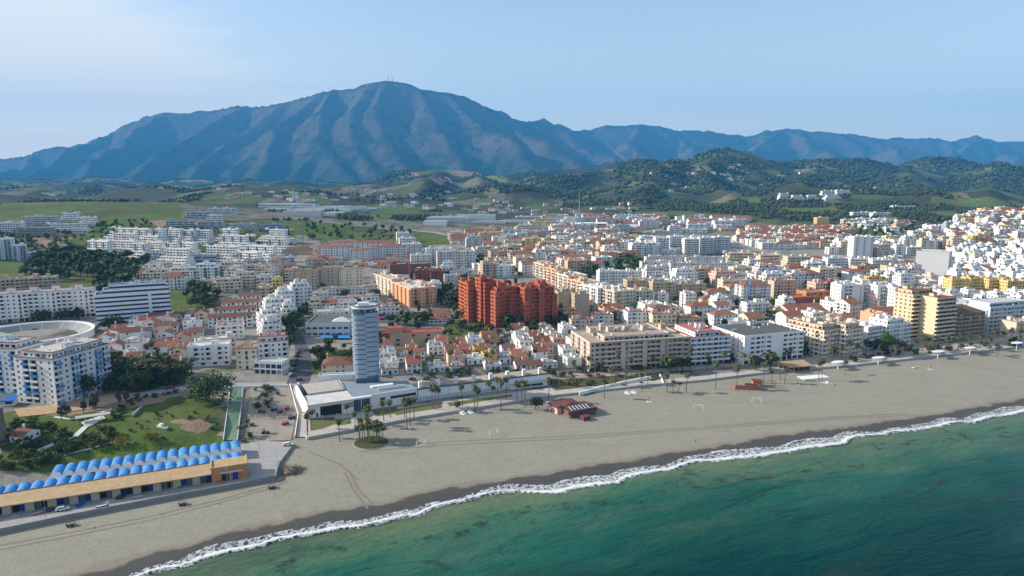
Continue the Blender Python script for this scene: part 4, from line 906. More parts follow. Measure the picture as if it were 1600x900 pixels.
# --- centre
def skylight(b, x0, x1, d, z, rng):
    m = MB(); w = 7.0; cx = x0 + (x1 - x0) * 0.78; cy = d * 0.35; n = len(m.v)
    m.v += [(cx - w, cy - w * .7, z + .3), (cx + w, cy - w * .7, z + .3), (cx + w, cy + w * .7, z + .3), (cx - w, cy + w * .7, z + .3), (cx, cy, z + 3.4)]
    for i in range(4): m.f.append((i, (i + 1) % 4, 4)); m.m.append(0)
    b.extra.append(('skylight', m, None))
B(477, 505, 0, 2, 34, 'lightgrey', p1=(545, 505), fh=4.2, front='WWW', rcol='darkgrey', stairs=0, lod=0, bay=4.5, short='the sports hall', label='grey sports hall with dark flat roof and white skylight pyramid', name='sports_hall', cat='hall', extra=skylight)
B(502, 571, 0, 2, 15, 'cream', p1=(551, 570), fh=2.7, front='wsw', roof='hip', tile='oldtile', label='cream villa with brown hipped roof beside the grey tower', name='villa', cat='house', lod=0)
B(497, 586, 0, 1, 5, 'bluewhite', p1=(552, 585), fh=2.6, front='s', stairs=0, label='low white terrace wall house below the brown-roofed villa', name='garden_building', cat='building', lod=0)
B(609, 520, 0, 3, 12, 'tan', p1=(690, 519), front='sWs', rcol='redpaint', par=0.6, stairs=0, cop=0.2, lod=0, short='the red-roofed school', label='tan school building with flat red roof right of the grey tower', name='school_building', cat='school', extra=add_towers((0.09,), 10, 8, 3, roof='flat'))
B(588, 520, 0, 1, 8, 'rust', p1=(609, 520), front='s', rcol='redpaint', stairs=0, lod=0, label='low red wing between grey tower and red-roofed school', name='school_wing', cat='school')
B(652, 492, 54, 1, 14, 'white', ang=8, fh=3.4, front='WsW', roof='hip', lod=0, label='white house with wide orange hipped roof near the red towers', name='villa', cat='house', short='the orange-roofed villa')
B(664, 500, 34, 1, 8, 'white', ang=8, fh=3.2, front='WW', roof='hip', lod=0, label='small white annexe in front of the orange-roofed villa', name='villa', cat='house')
for x, y, w, st, dd, lb in ((500, 451, 90, 3, 12, 'long white block with red roof line behind the cube houses'), (512, 466, 54, 2, 10, 'low white flats in front of the long red-lined block'), (566, 463, 26, 3, 10, 'white house with red terrace beside the orange-fronted flats'), (490, 487, 75, 2, 11, 'low white row right behind the sports hall'), (590, 480, 34, 2, 11, 'white house with red terrace behind the grey tower')):
    B(x, y, w, st, dd, 'white', ang=14, front='wWw', cop=0.25 if 'red' in lb else 0, rcol='terra' if 'red' in lb else 'pale', stairs=3, label=lb, group='white blocks behind the sports hall')
for x, y, w, lb in ((457, 424, 39, 'beige slab left of a group of three'), (497, 421, 31, 'beige slab in the middle of a group of three'), (529, 421, 37, 'beige slab at right of a group of three')):
    B(x, y, w, 6, 14, 'cream' if x > 500 else 'beige', clear=14, ang=8, front='wsw', left='w', cop=0.15, rcol='beige', stairs=3, label=lb, group='three beige slabs', short='the three beige slabs' if x == 497 else None)
B(583, 425, 0, 5, 13, 'cream', p1=(612, 438), front='wbw', cop=0.3, rcol='pale', rail=RAIL_AWN, stairs=3, label='cream rear half of the sunlit orange-fronted flats', lod=1)
B(612, 438, 0, 5, 24, 'peach', p1=(641, 452), front='wbw', right='wbw', rcol='white', rail=W('orange'), stairs=6, label='sunlit orange-fronted flats along the street of parked cars', short='the orange-fronted flats', lod=1)
B(650, 444, 40, 4, 14, 'white', ang=16, front='wbw', rcol='white', stairs=5, label='white flats adjoining the right side of the orange-fronted flats', lod=1)
for x, y, w, lb in ((498, 386, 49, 'leftmost white block of the red-roofed ring'), (547, 391, 27, 'white block with red roof, second from left in the ring'), (574, 388, 20, 'narrow white block with red roof in the ring'), (594, 385, 40, 'right-hand white block of the red-roofed ring'), (515, 378, 46, 'rear white block with red roof, left in the ring'), (565, 379, 52, 'rear white block with red roof, right in the ring')):
    B(x, y, w, 5, 12, 'bluewhite', ang=6, front='bw', roof='hip', lod=1, label=lb, group='white blocks with red roofs in a ring', short='the red-roofed ring' if x == 547 else None)
for x, y, w, lb in ((620, 364, 20, 'top white block of the stepped column by the meadow'), (624, 372, 25, 'middle white block of the stepped column by the meadow'), (630, 381, 28, 'lowest white block of the stepped column by the meadow')):
    B(x, y, w, 4, 12, 'white', ang=15, front='bw', stairs=3, lod=1, label=lb, group='white stepped column by the meadow')
B(683, 393, 60, 7, 15, 'lightgrey', ang=10, front='wBw', stairs=4, lod=1, short='the pale grey slab', label='pale grey seven-storey slab with notched corners left of the red towers')
B(666, 388, 40, 6, 14, 'white', ang=10, front='bw', stairs=3, lod=1, label='white block tucked behind the pale grey slab')
B(642, 398, 32, 4, 12, 'white', ang=12, front='bw', stairs=3, lod=1, label='white flats with pink balconies under the red crane')
def lettering(b, x0, x1, d, z, rng):
    m = MB(); x = x0 + (x1 - x0) * 0.28
    for k in range(9):
        h = rng.choice((0.9, 0.9, 1.5)); m.box(x, x + 0.9, -0.12, -0.02, z - 3.4, z - 3.4 + h); x += 1.25 if k != 0 else 2.4
    b.extra.append(('lettering', m, 'stuff'))
B(609, 413, 0, 3, 16, 'brown', p1=(673, 411), fh=3.3, front='s', rcol='grey', stairs=1, lod=1, short='the brown market hall', label='dark brown hall with white lettering and pale roof edge', name='market_hall', cat='hall')
B(648, 422, 24, 5, 13, 'brick', ang=8, front='wBw', stairs=2, lod=1, label='dark red flats, left of a pair below the brown hall')
B(673, 423, 20, 5, 13, 'brick', ang=8, front='wBw', stairs=2, lod=1, label='dark red flats, right of a pair below the brown hall')
B(441, 391, 46, 2, 14, 'beige', ang=10, front='w', roof='hip', tile='oldtile', lod=1, label='beige house with wide brown hipped roof below the meadow', name='villa', cat='house')
# --- the red towers
def crenels(n):
    def f(b, x0, x1, d, z, rng):
        for k in range(n):
            x = x0 + (x1 - x0) * (k + 0.5) / n + rng.uniform(-1, 1); y = d * rng.uniform(0.2, 0.7); m = MB(); a = rng.uniform(2.2, 3.6); h = rng.uniform(2.0, 4.6)
            m.box(x - a / 2, x + a / 2, y - a / 2, y + a / 2, z, z + h, 0, bottom=False)
            for q in (-1, 1): m.box(x + q * a * .3 - .35, x + q * a * .3 + .35, y - a / 2, y - a / 2 + .5, z + h, z + h + 0.8, 0)
            m.box(x - .5, x + .5, y - a / 2 - .04, y - a / 2 + .02, z + .5, z + 1.9, 2); b.extra.append(('stair_tower', m, None))
    return f
def redtower(px, py, w, st, depth, ang, label, short=None, wings=()):
    def ex(b, x0, x1, d, z, rng):
        for (fx0, fx1, fy0, fy1, dst) in wings:        # stair shafts and projecting bays of unequal height
            xa, xb = x0 + (x1 - x0) * fx0, x0 + (x1 - x0) * fx1; ya, yb = d * fy0, d * fy1
            zz = b.vol(xa, xb, ya, yb, 0, st + dst, 2.9, 'wB', 'wB', 'wB', skirt=6, roof='flat', par=1.1, bay=3.0)
            b.clutter(xa, xb, ya, yb, zz, 1, rng)
        crenels(max(2, int((x1 - x0) / 6)))(b, x0, x1, d, z, rng)
    return B(px, py, w, st, depth, 'red', ang=ang, fh=2.9, front='BwB', left='BwB', right='Bw', rcol='terra', par=1.2, rail=W('red'), stairs=2, lod=0, bay=3.2, name='tower_block', label=label, short=short, group='brick red tower blocks', extra=ex)
redtower(731, 443, 16, 10, 22, 24, 'slim brick-red tower block, leftmost of the red group', wings=((-0.1, 0.5, -0.12, 0.3, -1),))
redtower(757, 441, 22, 11, 16, 28, 'brick-red tower block in the rear middle of the red group', wings=((-0.15, 0.35, 0.2, 0.8, 1),))
redtower(776, 449, 32, 10, 26, 28, 'large brick-red tower block with sunlit balcony side, front of the red group', 'the red towers', wings=((-0.12, 0.25, -0.08, 0.3, -1), (0.6, 1.08, -0.1, 0.25, -2), (-0.1, 0.2, 0.45, 0.7, 0)))
redtower(820, 450, 46, 10, 22, 22, 'wide shaded brick-red tower block, rightmost of the red group', wings=((-0.05, 0.12, -0.1, 0.3, -1), (0.45, 0.62, -0.12, 0.3, 1), (0.9, 1.08, -0.1, 0.4, -2)))
# --- right of centre
B(881, 402, 50, 3, 13, 'white', ang=4, front='WwW', roof='hip', lod=1, label='white school-like block with bright orange hipped roof', short='the orange-roofed white block')
for x, y, w, c, lb in ((850, 413, 20, 'cream', 'first of three sunlit apartment blocks beyond the red towers'), (869, 421, 22, 'peach', 'second of three sunlit apartment blocks beyond the red towers'), (888, 431, 30, 'cream', 'nearest of three sunlit apartment blocks beyond the red towers')):
    B(x, y, w, 5, 26, c, clear=10, ang=24, front='wbw', left='bwb', stairs=5, rail=RAIL_AWN, lod=1, label=lb, group='sunlit flats beyond the red towers')
for x, y, w, c, lb in ((912, 441, 24, 'peach', 'orange-balconied flats, left of three in a row'), (934, 450, 30, 'white', 'orange-balconied flats, middle of three in a row'), (960, 455, 34, 'cream', 'orange-balconied flats, right of three in a row, with grey front')):
    B(x, y, w, 5, 28, c, clear=14, ang=26, front='wbw', left='bwb', stairs=5, rail=RAIL_AWN, lod=1, label=lb, group='orange-balconied flats', short='the orange-balconied flats' if x == 934 else None)
B(872, 456, 25, 6, 12, 'beige', ang=10, front='s', left='w', rcol='pale', stairs=3, lod=1, label='blank beige gable block right of the red towers, left of a pair')
B(898, 460, 23, 6, 12, 'beige', ang=10, front='s', left='w', rcol='pale', stairs=3, lod=1, label='blank beige gable block right of the red towers, right of a pair', short='the blank beige gables')
for x, y, w, lb in ((1003, 409, 44, 'white red-trimmed housing row, front left'), (1024, 416, 22, 'short white red-trimmed end block nearest the beige flats'), (1048, 411, 44, 'white red-trimmed housing row, front middle'), (1093, 411, 62, 'white red-trimmed housing row, front right'), (1010, 401, 60, 'white red-trimmed housing row, rear left'), (1072, 402, 76, 'white red-trimmed housing row, rear right')):
    B(x, y, w, 4, 10, 'white', clear=14, ang=5, front='wBw', cop=0.35, rcol='pale', stairs=3, lod=1, label=lb, group='white red-trimmed housing rows', short='the red-trimmed rows' if x == 1048 else None)
for x, y, w, c, st, lb in ((937, 424, 34, 'white', 5, 'bright white flats behind the orange-balconied row, left'), (968, 424, 44, 'white', 4, 'bright white flats behind the orange-balconied row, right'), (980, 438, 36, 'beige', 5, 'beige flats between the church tower and the white row'), (1056, 444, 48, 'beige', 4, 'long beige flats above the white tiled-roof group'), (1020, 441, 36, 'beige', 5, 'beige flats with ochre side above the church'), (1130, 438, 60, 'cream', 4, 'cream flats behind the blue crane')):
    B(x, y, w, st, 13, c, ang=8, front='wBw', stairs=4, rcol='pale', lod=1, label=lb, **HK)
for x, y, w, lb in ((1106, 457, 36, 'white flats with orange hipped roof, left of the blue crane'), (1140, 449, 34, 'white flats with orange hipped roof, behind the blue crane'), (1098, 468, 46, 'low white flats with orange roof skirt before the crane')):
    B(x, y, w, 3, 12, 'white', ang=10, front='BwB', roof='hip', lod=1, label=lb, group='white flats with orange hipped roofs', short='the white tiled-roof group' if x == 1106 else None)
def church():
    A = at(997, 470, 0); o = thing('church_tower', A, R(15), 'church tower', 'small pinkish square church tower with an open belfry among flat roofs', None, 'the church tower', h=14)
    w = MB(); w.box(-2.4, 2.4, 0, 4.8, -4, 9.5)
    for x in (-2.4, 1.5):
        for y in (0, 3.9): w.box(x, x + 0.9, y, y + 0.9, 9.5, 12.6)
    w.box(-2.4, 2.4, 0, 4.8, 12.6, 13.4); w.build('shaft', W('pink'), o)
    r = MB(); r.box(-2.8, 2.8, -0.4, 5.2, 13.4, 13.8); r.v += [(-2.5, -.1, 13.8), (2.5, -.1, 13.8), (2.5, 4.9, 13.8), (-2.5, 4.9, 13.8), (0, 2.4, 16.2)]
    n = len(r.v) - 5
    for i in range(4): r.f.append((n + i, n + (i + 1) % 4, n + 4)); r.m.append(0)
    r.build('roof', TM('terracotta'), o)
    b = MB(); b.cyl(0, 2.4, 10.6, 11.8, 0.75, 0.35, 8); b.build('bell', shiny('bronze', (0.12, 0.09, 0.05), 0.4), o); occupy(A.x, A.y, 1, 0, -5, 5, -5, 8)
church()
B(1003, 484, 56, 1, 26, 'white', ang=10, fh=4, front='W', roof='hip', tile='green', lod=1, label='hall with wide dark green roof behind the beach apartments', name='hall', cat='hall', short='the green-roofed hall')
for x, y, w, st, c, lb in ((893, 499, 36, 3, 'cream', 'cream flats with red roof edges, leftmost of the row behind the beach'), (929, 492, 30, 3, 'white', 'white flats with red roof edges, second in the row behind the beach'), (981, 487, 37, 4, 'bluewhite', 'white four-storey flats in the row behind the beach, with dark stair slot'), (1020, 491, 38, 4, 'cream', 'cream flats with red roof edges right of the white four-storey ones'), (1062, 497, 34, 3, 'beige', 'beige flats with red roof edges at the right end of the row')):
    B(x, y, w, st, 11, c, ang=8, front='wBw', cop=0.3, rcol='pinkred' if c != 'bluewhite' else 'terra', stairs=2, lod=0, label=lb, group='flats with red roof edges behind the beach')
B(1015, 509, 46, 2, 12, 'ochre', ang=10, front='w', rcol='pale', stairs=1, lod=0, label='ochre yellow building right behind the beige beachfront block')
# --- the beachfront
def beige_parts(b, x0, x1, d, z, rng):
    both(add_towers((0.12, 0.3, 0.47, 0.66, 0.85), 4.0, 4.0, 3.2, roof='flat'))(b, x0, x1, d, z + 2.6, rng)
    L = x1 - x0
    for fx in (0.30, 0.52, 0.70):                       # brown pilaster bays that stand out from the front
        b.wall.box(x0 + L * fx, x0 + L * fx + 3.2, -0.6, 0.05, 0, z + 0.9, 1)
    for k in range(6):
        for f0, f1 in ((0.13, 0.29), (0.365, 0.51), (0.575, 0.69), (0.765, 0.93)):
            m = MB(); b.balcony(lambda q, dd, zz: (q, -dd, zz), x0 + L * f0, x0 + L * f1, 0.4 + k * 2.95 + 2.95, 1.5, 1.0, m) if k < 5 else None
            if k < 5: b.extra.append(('balcony', m, None))
    m = MB(); m.box(x0 - .5, x1 + .5, -1.8, 1.0, z + 0.75, z + 1.1, 1); b.extra.append(('cornice', m, None))
o, b_, L_ = B(922, 535, 0, 6, 36, 'sand', p1=(1077, 526), front='wBBWBBw', left='wbw', gf='GGGG', rcol='beige', tile='oldtile', rail=W('sand'), stairs=3, attic=1, lod=0, bay=3.6, extra=beige_parts, short='the beige beachfront block', label='long beige six-storey beachfront block with brown roof terraces')
o.children[0].data.materials.append(W('beige'))
B(1080, 527, 0, 6, 30, 'bluewhite', p1=(1141, 523), front='bWb', left='w', gf='GG', rcol='pinkred', cop=0.4, rail=W('white'), attic=1, stairs=2, lod=0, bay=4, label='white beachfront block with pink-red roof terrace and long balconies', short='the pink-roofed beachfront block', extra=bands((1, 6), 2.95, 1.4))
B(1164, 525, 0, 6, 34, 'white', p1=(1257, 516), fh=3.0, front='sWWBWs', left='w', gf='GGGG', rcol='darkgrey', stairs=2, lod=0, bay=4.2, label='white beachfront hotel with dark flat roof and long rows of windows', short='the dark-roofed beachfront hotel', name='hotel', cat='hotel')
B(1288, 516, 25, 6, 30, 'cream', ang=30, front='bwb', left='wbw', rcol='pale', cop=0.3, rail=RAIL_AWN, attic=1, stairs=3, lod=0, label='cream beachfront flats with red roof edge and long sunlit side', short='the cream beachfront flats')
B(1322, 515, 28, 6, 26, 'cream', ang=28, front='bwb', left='wbw', rcol='pale', cop=0.3, rail=W('white'), attic=1, stairs=3, lod=0, label='cream flats with bay balconies, second along the beach from the hotel')
B(1357, 511, 22, 5, 22, 'white', ang=28, front='bb', left='s', stairs=2, lod=0, label='white flats with blank sunlit side wall behind the beach canopies')
B(1386, 508, 38, 5, 18, 'white', ang=24, front='bwb', rail=W('white'), stairs=3, lod=0, attic=1, label='white flats with long balconies left of the yellow tower')
B(1427, 460, 36, 11, 15, 'buff', ang=22, front='d', left='w', cop=0.3, rcol='terra', rail=W('buff'), attic=1, stairs=1, lod=0, bay=4, name='tower_block', label='yellow twin tower, left half with stacked wraparound balconies', short='the yellow tower', extra=bands((1, 11), 2.95, 1.5, 0.85), group='yellow twin tower')
B(1465, 465, 30, 11, 14, 'buff', ang=22, front='d', left='s', cop=0.3, rcol='terra', rail=W('buff'), stairs=1, lod=0, bay=4, name='tower_block', label='yellow twin tower, right half with darker stacked balconies', extra=bands((1, 11), 2.95, 1.5, 0.85), group='yellow twin tower')
B(1496, 491, 44, 6, 22, 'tan', ang=20, front='bWb', left='bw', roof='hip', tile='brown', rail=W('tan'), lod=0, label='tan block with dark brown roof right of the yellow tower', short='the dark brown-roofed block')
B(1548, 480, 66, 6, 22, 'paleblue', ang=18, fh=3.1, front='WWB', left='s', rcol='white', stairs=2, lod=0, bay=4.4, label='modern white hotel with wide window bands at the right picture edge', name='hotel', cat='hotel', short='the modern white hotel', extra=lambda b, x0, x1, d, z, rng: b.vol(x0 + 3, x1 - 2, 3, d - 2, z, 1, 3, 'ddd', roof='flat', par=0.5))
B(1496, 476, 50, 4, 24, 'white', ang=18, front='s', left='s', stairs=0, lod=0, label='plain white building between yellow tower and modern white hotel')
# --- landmarks inland on the right
def cube_extra(b, x0, x1, d, z, rng):
    m = MB(); m.box(x0 + (x1 - x0) * .68, x0 + (x1 - x0) * .9, -0.3, -.02, .2, 5.2); b.extra.append(('entrance', m, None))
B(1432, 391, 52, 6, 26, 'lightgrey', clear=34, ang=-38, fh=4.2, front='s', left='s', right='s', par=1.4, rcol='pale', stairs=1, lod=1, name='auditorium', cat='auditorium', short='the grey cube', label='windowless grey cube building towering over the white old town', extra=cube_extra)
for x, y, w, lb in ((1488, 436, 28, 'yellow flats, first of four right of the grey cube'), (1517, 434, 28, 'yellow flats, second of four right of the grey cube'), (1546, 436, 28, 'yellow flats, third of four right of the grey cube'), (1575, 439, 34, 'yellow flats, last of four, at the right picture edge')):
    B(x, y, w, 5, 13, 'yellow', clear=22, ang=4, front='wbBw', rail=W('yellow'), rcol='pale', stairs=3, lod=1, label=lb, group='yellow flats in a row', short='the yellow flats' if x == 1517 else None)
for x, y, w, lb in ((1315, 445, 30, 'white flats with green balconies, first of four'), (1346, 443, 25, 'white flats with green balconies, second of four'), (1372, 446, 25, 'white flats with green balconies, third of four'), (1399, 449, 28, 'white flats with green balconies, last of four')):
    B(x, y, w, 7, 14, 'white', clear=24, ang=12, front='sbWs', rail=RAIL_GREEN, stairs=4, lod=0, label=lb, group='white flats with green balconies', short='the green-balconied flats' if x == 1346 else None)
B(1275, 442, 18, 5, 13, 'pink', ang=12, front='BwB', stairs=2, lod=1, label='pinkish flats left of the brick-red ones')
B(1294, 441, 24, 5, 13, 'brick', ang=12, front='BwB', rail=W('brick'), stairs=2, lod=1, label='brick-red flats with stacked loggias left of the green-balconied ones', short='the brick-red flats')
B(1232, 465, 46, 2, 14, 'brick', ang=14, fh=3.4, front='w', rcol='terra', stairs=0, lod=0, label='low brick school wing, left')
B(1260, 456, 36, 3, 14, 'orange', ang=14, fh=3.2, front='Ws', rcol='pale', stairs=1, lod=0, label='brick school block with white side, behind the low wing', short='the brick school')
B(1312, 473, 50, 1, 14, 'brick', ang=14, fh=3.6, front='w', rcol='terra', stairs=1, lod=0, label='single-storey brick hall right of the school')
B(1376, 493, 46, 3, 20, 'ochre', ang=18, front='w', roof='gablex', lod=0, label='ochre building with long orange roof left of the yellow tower')
B(1236, 489, 56, 2, 22, 'cream', ang=18, front='w', roof='gablex', lod=0, label='wide orange-roofed building behind the cream beachfront flats', short='the wide orange roof')
for x, y, w, lb in ((1294, 403, 34, 'white balconied block, left third of a long row'), (1329, 404, 34, 'white balconied block, middle of a long row'), (1364, 406, 32, 'white balconied block, right third of a long row')):
    B(x, y, w, 5, 13, 'white', clear=16, ang=3, front='bBb', stairs=4, lod=1, label=lb, group='long white balconied row', short='the long white row' if x == 1329 else None)
for x, y, w, lb in ((1135, 396, 50, 'beige stepped block with long bands, left end'), (1186, 399, 44, 'beige stepped block with long bands, middle'), (1231, 402, 46, 'beige stepped block with long bands, curved right end')):
    B(x, y, w, 6, 20, 'cream', ang=4, front='Bd', steps=2, stepd=3.5, stairs=4, lod=1, label=lb, group='beige banded stepped block', short='the beige banded block' if x == 1186 else None)
for x, y, w, c, lb in ((1025, 371, 21, 'white', 'white-decked tower block, first of five'), (1047, 369, 22, 'bluewhite', 'white-decked tower block, second of five'), (1070, 373, 23, 'white', 'white-decked tower block, third of five'), (1094, 371, 22, 'bluewhite', 'white-decked tower block, fourth of five'), (1117, 370, 24, 'bluewhite', 'white-decked tower block, last of five')):
    B(x, y, w, 7, 15, c, ang=2, front='bdb', stairs=2, lod=1, label=lb, group='five white-decked tower blocks', rail=W('white'), short='the white-decked towers' if x == 1070 else None)
B(1335, 370, 31, 9, 14, 'white', clear=25, ang=5, front='sBs', right='w', stairs=2, lod=1, name='tower_block', label='lone white tower block above the long white row', short='the lone white tower')
B(1277, 340, 19, 4, 13, 'yellow', ang=5, front='s', lod=1, stairs=1, label='bright yellow cube on the ridge of the pink estate', short='the yellow ridge block')
B(1333, 332, 30, 3, 13, 'white', ang=3, front='BW', stairs=2, lod=1, label='white hotel with framed upper floors under the wooded hill, left wing'); B(1364, 333, 28, 3, 13, 'white', ang=3, front='BW', stairs=2, lod=1, label='white hotel with framed upper floors under the wooded hill, right wing')
B(1395, 322, 36, 2, 12, 'white', ang=3, front='W', stairs=2, lod=1, label='low white villa with central turret at the foot of the woods', name='villa', cat='house')
for k, (x, y, w) in enumerate(((1219, 306, 20), (1240, 305, 20), (1262, 304, 18), (1285, 299, 22), (1308, 298, 24), (1290, 306, 26))):
    B(x, y, w, 4, 20, 'white', ang=2, front='BW', steps=2, stairs=2, lod=2, group='white terraces on the wooded hillside', label=('leftmost', 'second', 'third', 'upper middle', 'upper right', 'lower right')[k] + ' white terrace block on the wooded hillside', name='stepped_terrace')
B(1038, 353, 18, 3, 18, 'brown', ang=0, front='s', lod=2, stairs=0, label='dark purple cube beside the stadium', short='the purple cube'); B(968, 351, 16, 3, 18, 'teal', ang=0, front='d', lod=2, stairs=0, label='green glass block at the end of the stadium')
# ------------------------------------------------------------------ paved sheets, roads and lawns laid on the ground
def pts_at(P): return [at(x, y) for x, y in P]
def sheet(name, P, mat, off=0.15, cell=3.0, kind='structure', label=None, block_occ=True, world=False, thick=0.0):
    W_ = P if world else pts_at(P)
    bm = bmesh.new(); vs = [bm.verts.new((p[0], p[1], 0)) for p in W_]; bm.faces.new(vs)
    bmesh.ops.triangulate(bm, faces=bm.faces[:])
    for _ in range(9):
        es = [e for e in bm.edges if e.calc_length() > cell * 1.7]
        if not es: break
        bmesh.ops.subdivide_edges(bm, edges=es, cuts=1); bmesh.ops.triangulate(bm, faces=bm.faces[:])
    for v in bm.verts: v.co.z = ground(v.co.x, v.co.y) + off
    bmesh.ops.recalc_face_normals(bm, faces=bm.faces[:])
    if sum(f.normal.z for f in bm.faces) < 0: bmesh.ops.reverse_faces(bm, faces=bm.faces[:])
    if thick > 0:
        r = bmesh.ops.extrude_face_region(bm, geom=bm.faces[:])
        for g in r['geom']:
            if isinstance(g, bmesh.types.BMVert): g.co.z += thick
    me = bpy.data.meshes.new(name); bm.to_mesh(me); bm.free()
    if block_occ: occupy_poly([(p[0], p[1]) for p in W_])
    return link(name, me, mat, kind=kind, label=label)
def strip_poly(L, w):                                  # outline of a band w metres wide along world points
    P = [Vector((p[0], p[1])) for p in L]; a, b = [], []
    for i, p in enumerate(P):
        d = (P[min(i + 1, len(P) - 1)] - P[max(i - 1, 0)]).normalized(); n = Vector((-d.y, d.x)) * w / 2
        a.append(p + n); b.append(p - n)
    return a + b[::-1]
def ribbon(name, L, w, mat, off=0.12, kind='structure', label=None, occ=True, zf=None):
    pts = []
    for i in range(len(L) - 1):
        a, b = Vector((L[i][0], L[i][1])), Vector((L[i + 1][0], L[i + 1][1])); n = max(1, int((b - a).length / 3))
        pts += [a + (b - a) * k / n for k in range(n)]
    pts.append(Vector((L[-1][0], L[-1][1])))
    V = []; F = []
    for i, p in enumerate(pts):
        d = (pts[min(i + 1, len(pts) - 1)] - pts[max(i - 1, 0)]).normalized(); nn = Vector((-d.y, d.x))
        for k in range(3):
            q = p + nn * w * (k - 1) / 2; V.append((q.x, q.y, (zf or ground)(q.x, q.y) + off))
    for i in range(len(pts) - 1):
        for k in range(2): F.append((3 * i + k + 1, 3 * i + k, 3 * i + 3 + k, 3 * i + 4 + k))
    me = bpy.data.meshes.new(name); me.from_pydata(V, [], F); me.update()
    if occ:
        for p in pts: occupy(p.x, p.y, 1, 0, -w / 2, w / 2, -w / 2, w / 2)
    return link(name, me, mat, kind=kind, label=label)
def surf(name, a, b, sc=0.4, rough=0.9, speck=None):
    m = NT(name); P = m.pos(); n = m.noise(sc, 6, 0.62, P); f = m.noise(sc * 9, 3, 0.6, P)
    c = m.mix(m.rng(n, 0.3, 0.7), a, b); c = m.mix(m.rng(f, 0.5, 0.8, 0, 0.4), c, speck or tuple(v * 0.65 for v in a))
    return m.done(c, rough, m.bump(f, 0.3, 0.05), 0.15)
ASPHALT = surf('asphalt', (0.085, 0.085, 0.088), (0.13, 0.128, 0.125), 0.3); CONCRETE = surf('concrete_paving', (0.30, 0.29, 0.27), (0.40, 0.385, 0.36), 0.25)
PAVE = surf('promenade_paving', (0.42, 0.38, 0.33), (0.52, 0.47, 0.41), 0.3); PINKPAVE = surf('pink_paving', (0.38, 0.29, 0.23), (0.47, 0.37, 0.30), 0.3)
LAWN = surf('lawn', (0.10, 0.125, 0.035), (0.17, 0.17, 0.06), 0.25, 0.95); DIRT = surf('bare_dirt', (0.27, 0.235, 0.185), (0.36, 0.32, 0.26), 0.15, 0.95, (0.2, 0.17, 0.13))
SANDPATH = surf('sandy_path', (0.42, 0.27, 0.15), (0.50, 0.35, 0.21), 0.2, 0.95, (0.32, 0.21, 0.13)); GREENPAVE = surf('green_paving', (0.13, 0.21, 0.14), (0.19, 0.27, 0.18), 0.3)
WHITEPAVE = surf('white_paving', (0.58, 0.57, 0.54), (0.68, 0.67, 0.64), 0.3)

sheet('road', [(446, 603), (470, 596), (600, 598), (760, 588), (860, 586), (980, 580), (1100, 571), (1250, 560), (1250, 565), (1100, 577), (980, 586), (860, 594), (700, 603), (470, 604)], PINKPAVE, 0.2)
sheet('street', [(447, 600), (483, 600), (487, 570), (482, 545), (470, 520), (455, 520), (462, 548), (462, 570)], ASPHALT, 0.22)
ribbon('street', pts_at([(640, 500), (622, 470), (606, 450), (590, 428)]), 9, ASPHALT, 0.2)
ribbon('street', pts_at([(772, 508), (786, 530), (792, 545)]), 7, ASPHALT, 0.2)
sheet('car_park', [(585, 505), (590, 490), (640, 486), (650, 505)], ASPHALT, 0.2)
sheet('road', [(200, 616), (310, 600), (450, 597), (450, 606), (330, 606), (210, 622)], CONCRETE, 0.2)
sheet('sandy_path', [(22, 640), (85, 632), (170, 617), (215, 614), (215, 621), (160, 636), (100, 645), (30, 652)], SANDPATH, 0.25)
ribbon('footpath', pts_at([(60, 705), (90, 692), (118, 682), (133, 668), (150, 660)]), 2.6, WHITEPAVE, 0.3)
ribbon('footpath', pts_at([(100, 712), (140, 702), (175, 692)]), 1.6, CONCRETE, 0.3)
ribbon('footpath', pts_at([(85, 652), (110, 656), (140, 650), (175, 640)]), 1.8, WHITEPAVE, 0.3)
sheet('paved_terrace', [(126, 661), (160, 650), (166, 655), (134, 668)], WHITEPAVE, 0.45)
sheet('green_ramp', [(361, 608), (379, 608), (370, 689), (350, 689)], GREENPAVE, 0.35)
sheet('dirt_yard', [(392, 606), (455, 604), (464, 640), (455, 688), (398, 690), (382, 668), (388, 640)], DIRT, 0.2, block_occ=False)
sheet('stair_path', [(455, 602), (467, 602), (482, 640), (478, 684), (463, 684), (468, 650)], PAVE, 0.4)
sheet('plaza', [(482, 676), (480, 652), (555, 645), (640, 634), (860, 606), (868, 610), (800, 630), (650, 651), (560, 668)], PAVE, 0.15, block_occ=False)
for P in ([(484, 655), (522, 652), (527, 661), (486, 677)], [(530, 656), (548, 653), (548, 664), (531, 668)], [(580, 642), (620, 636), (622, 646), (588, 651)], [(622, 640), (690, 629), (690, 639), (618, 650)], [(698, 630), (800, 617), (802, 622), (704, 637)]):
    sheet('lawn', P, LAWN, 0.28, block_occ=False)
sheet('sports_court', [(506, 517), (547, 518), (547, 531), (500, 531)], shiny('blue_court', (0.03, 0.22, 0.55), 0.7), 1.2, label='bright blue sports court beside the grey tower')
sheet('scrub_bank', [(862, 592), (960, 587), (1030, 587), (1040, 596), (985, 602), (905, 612), (868, 612)], surf('scrub_ground', (0.07, 0.075, 0.03), (0.13, 0.11, 0.055), 0.3, 0.95), 0.15, block_occ=False)
ribbon('white_ramp', pts_at([(905, 617), (940, 608), (975, 600), (1015, 592)]), 5, WHITEPAVE, 1.0)
for P in ([(225, 402), (340, 404), (450, 398)], [(640, 360), (680, 364), (720, 372)], [(860, 370), (960, 372), (1035, 358), (1060, 348)]): ribbon('road', pts_at(P), 10, CONCRETE, 0.5)

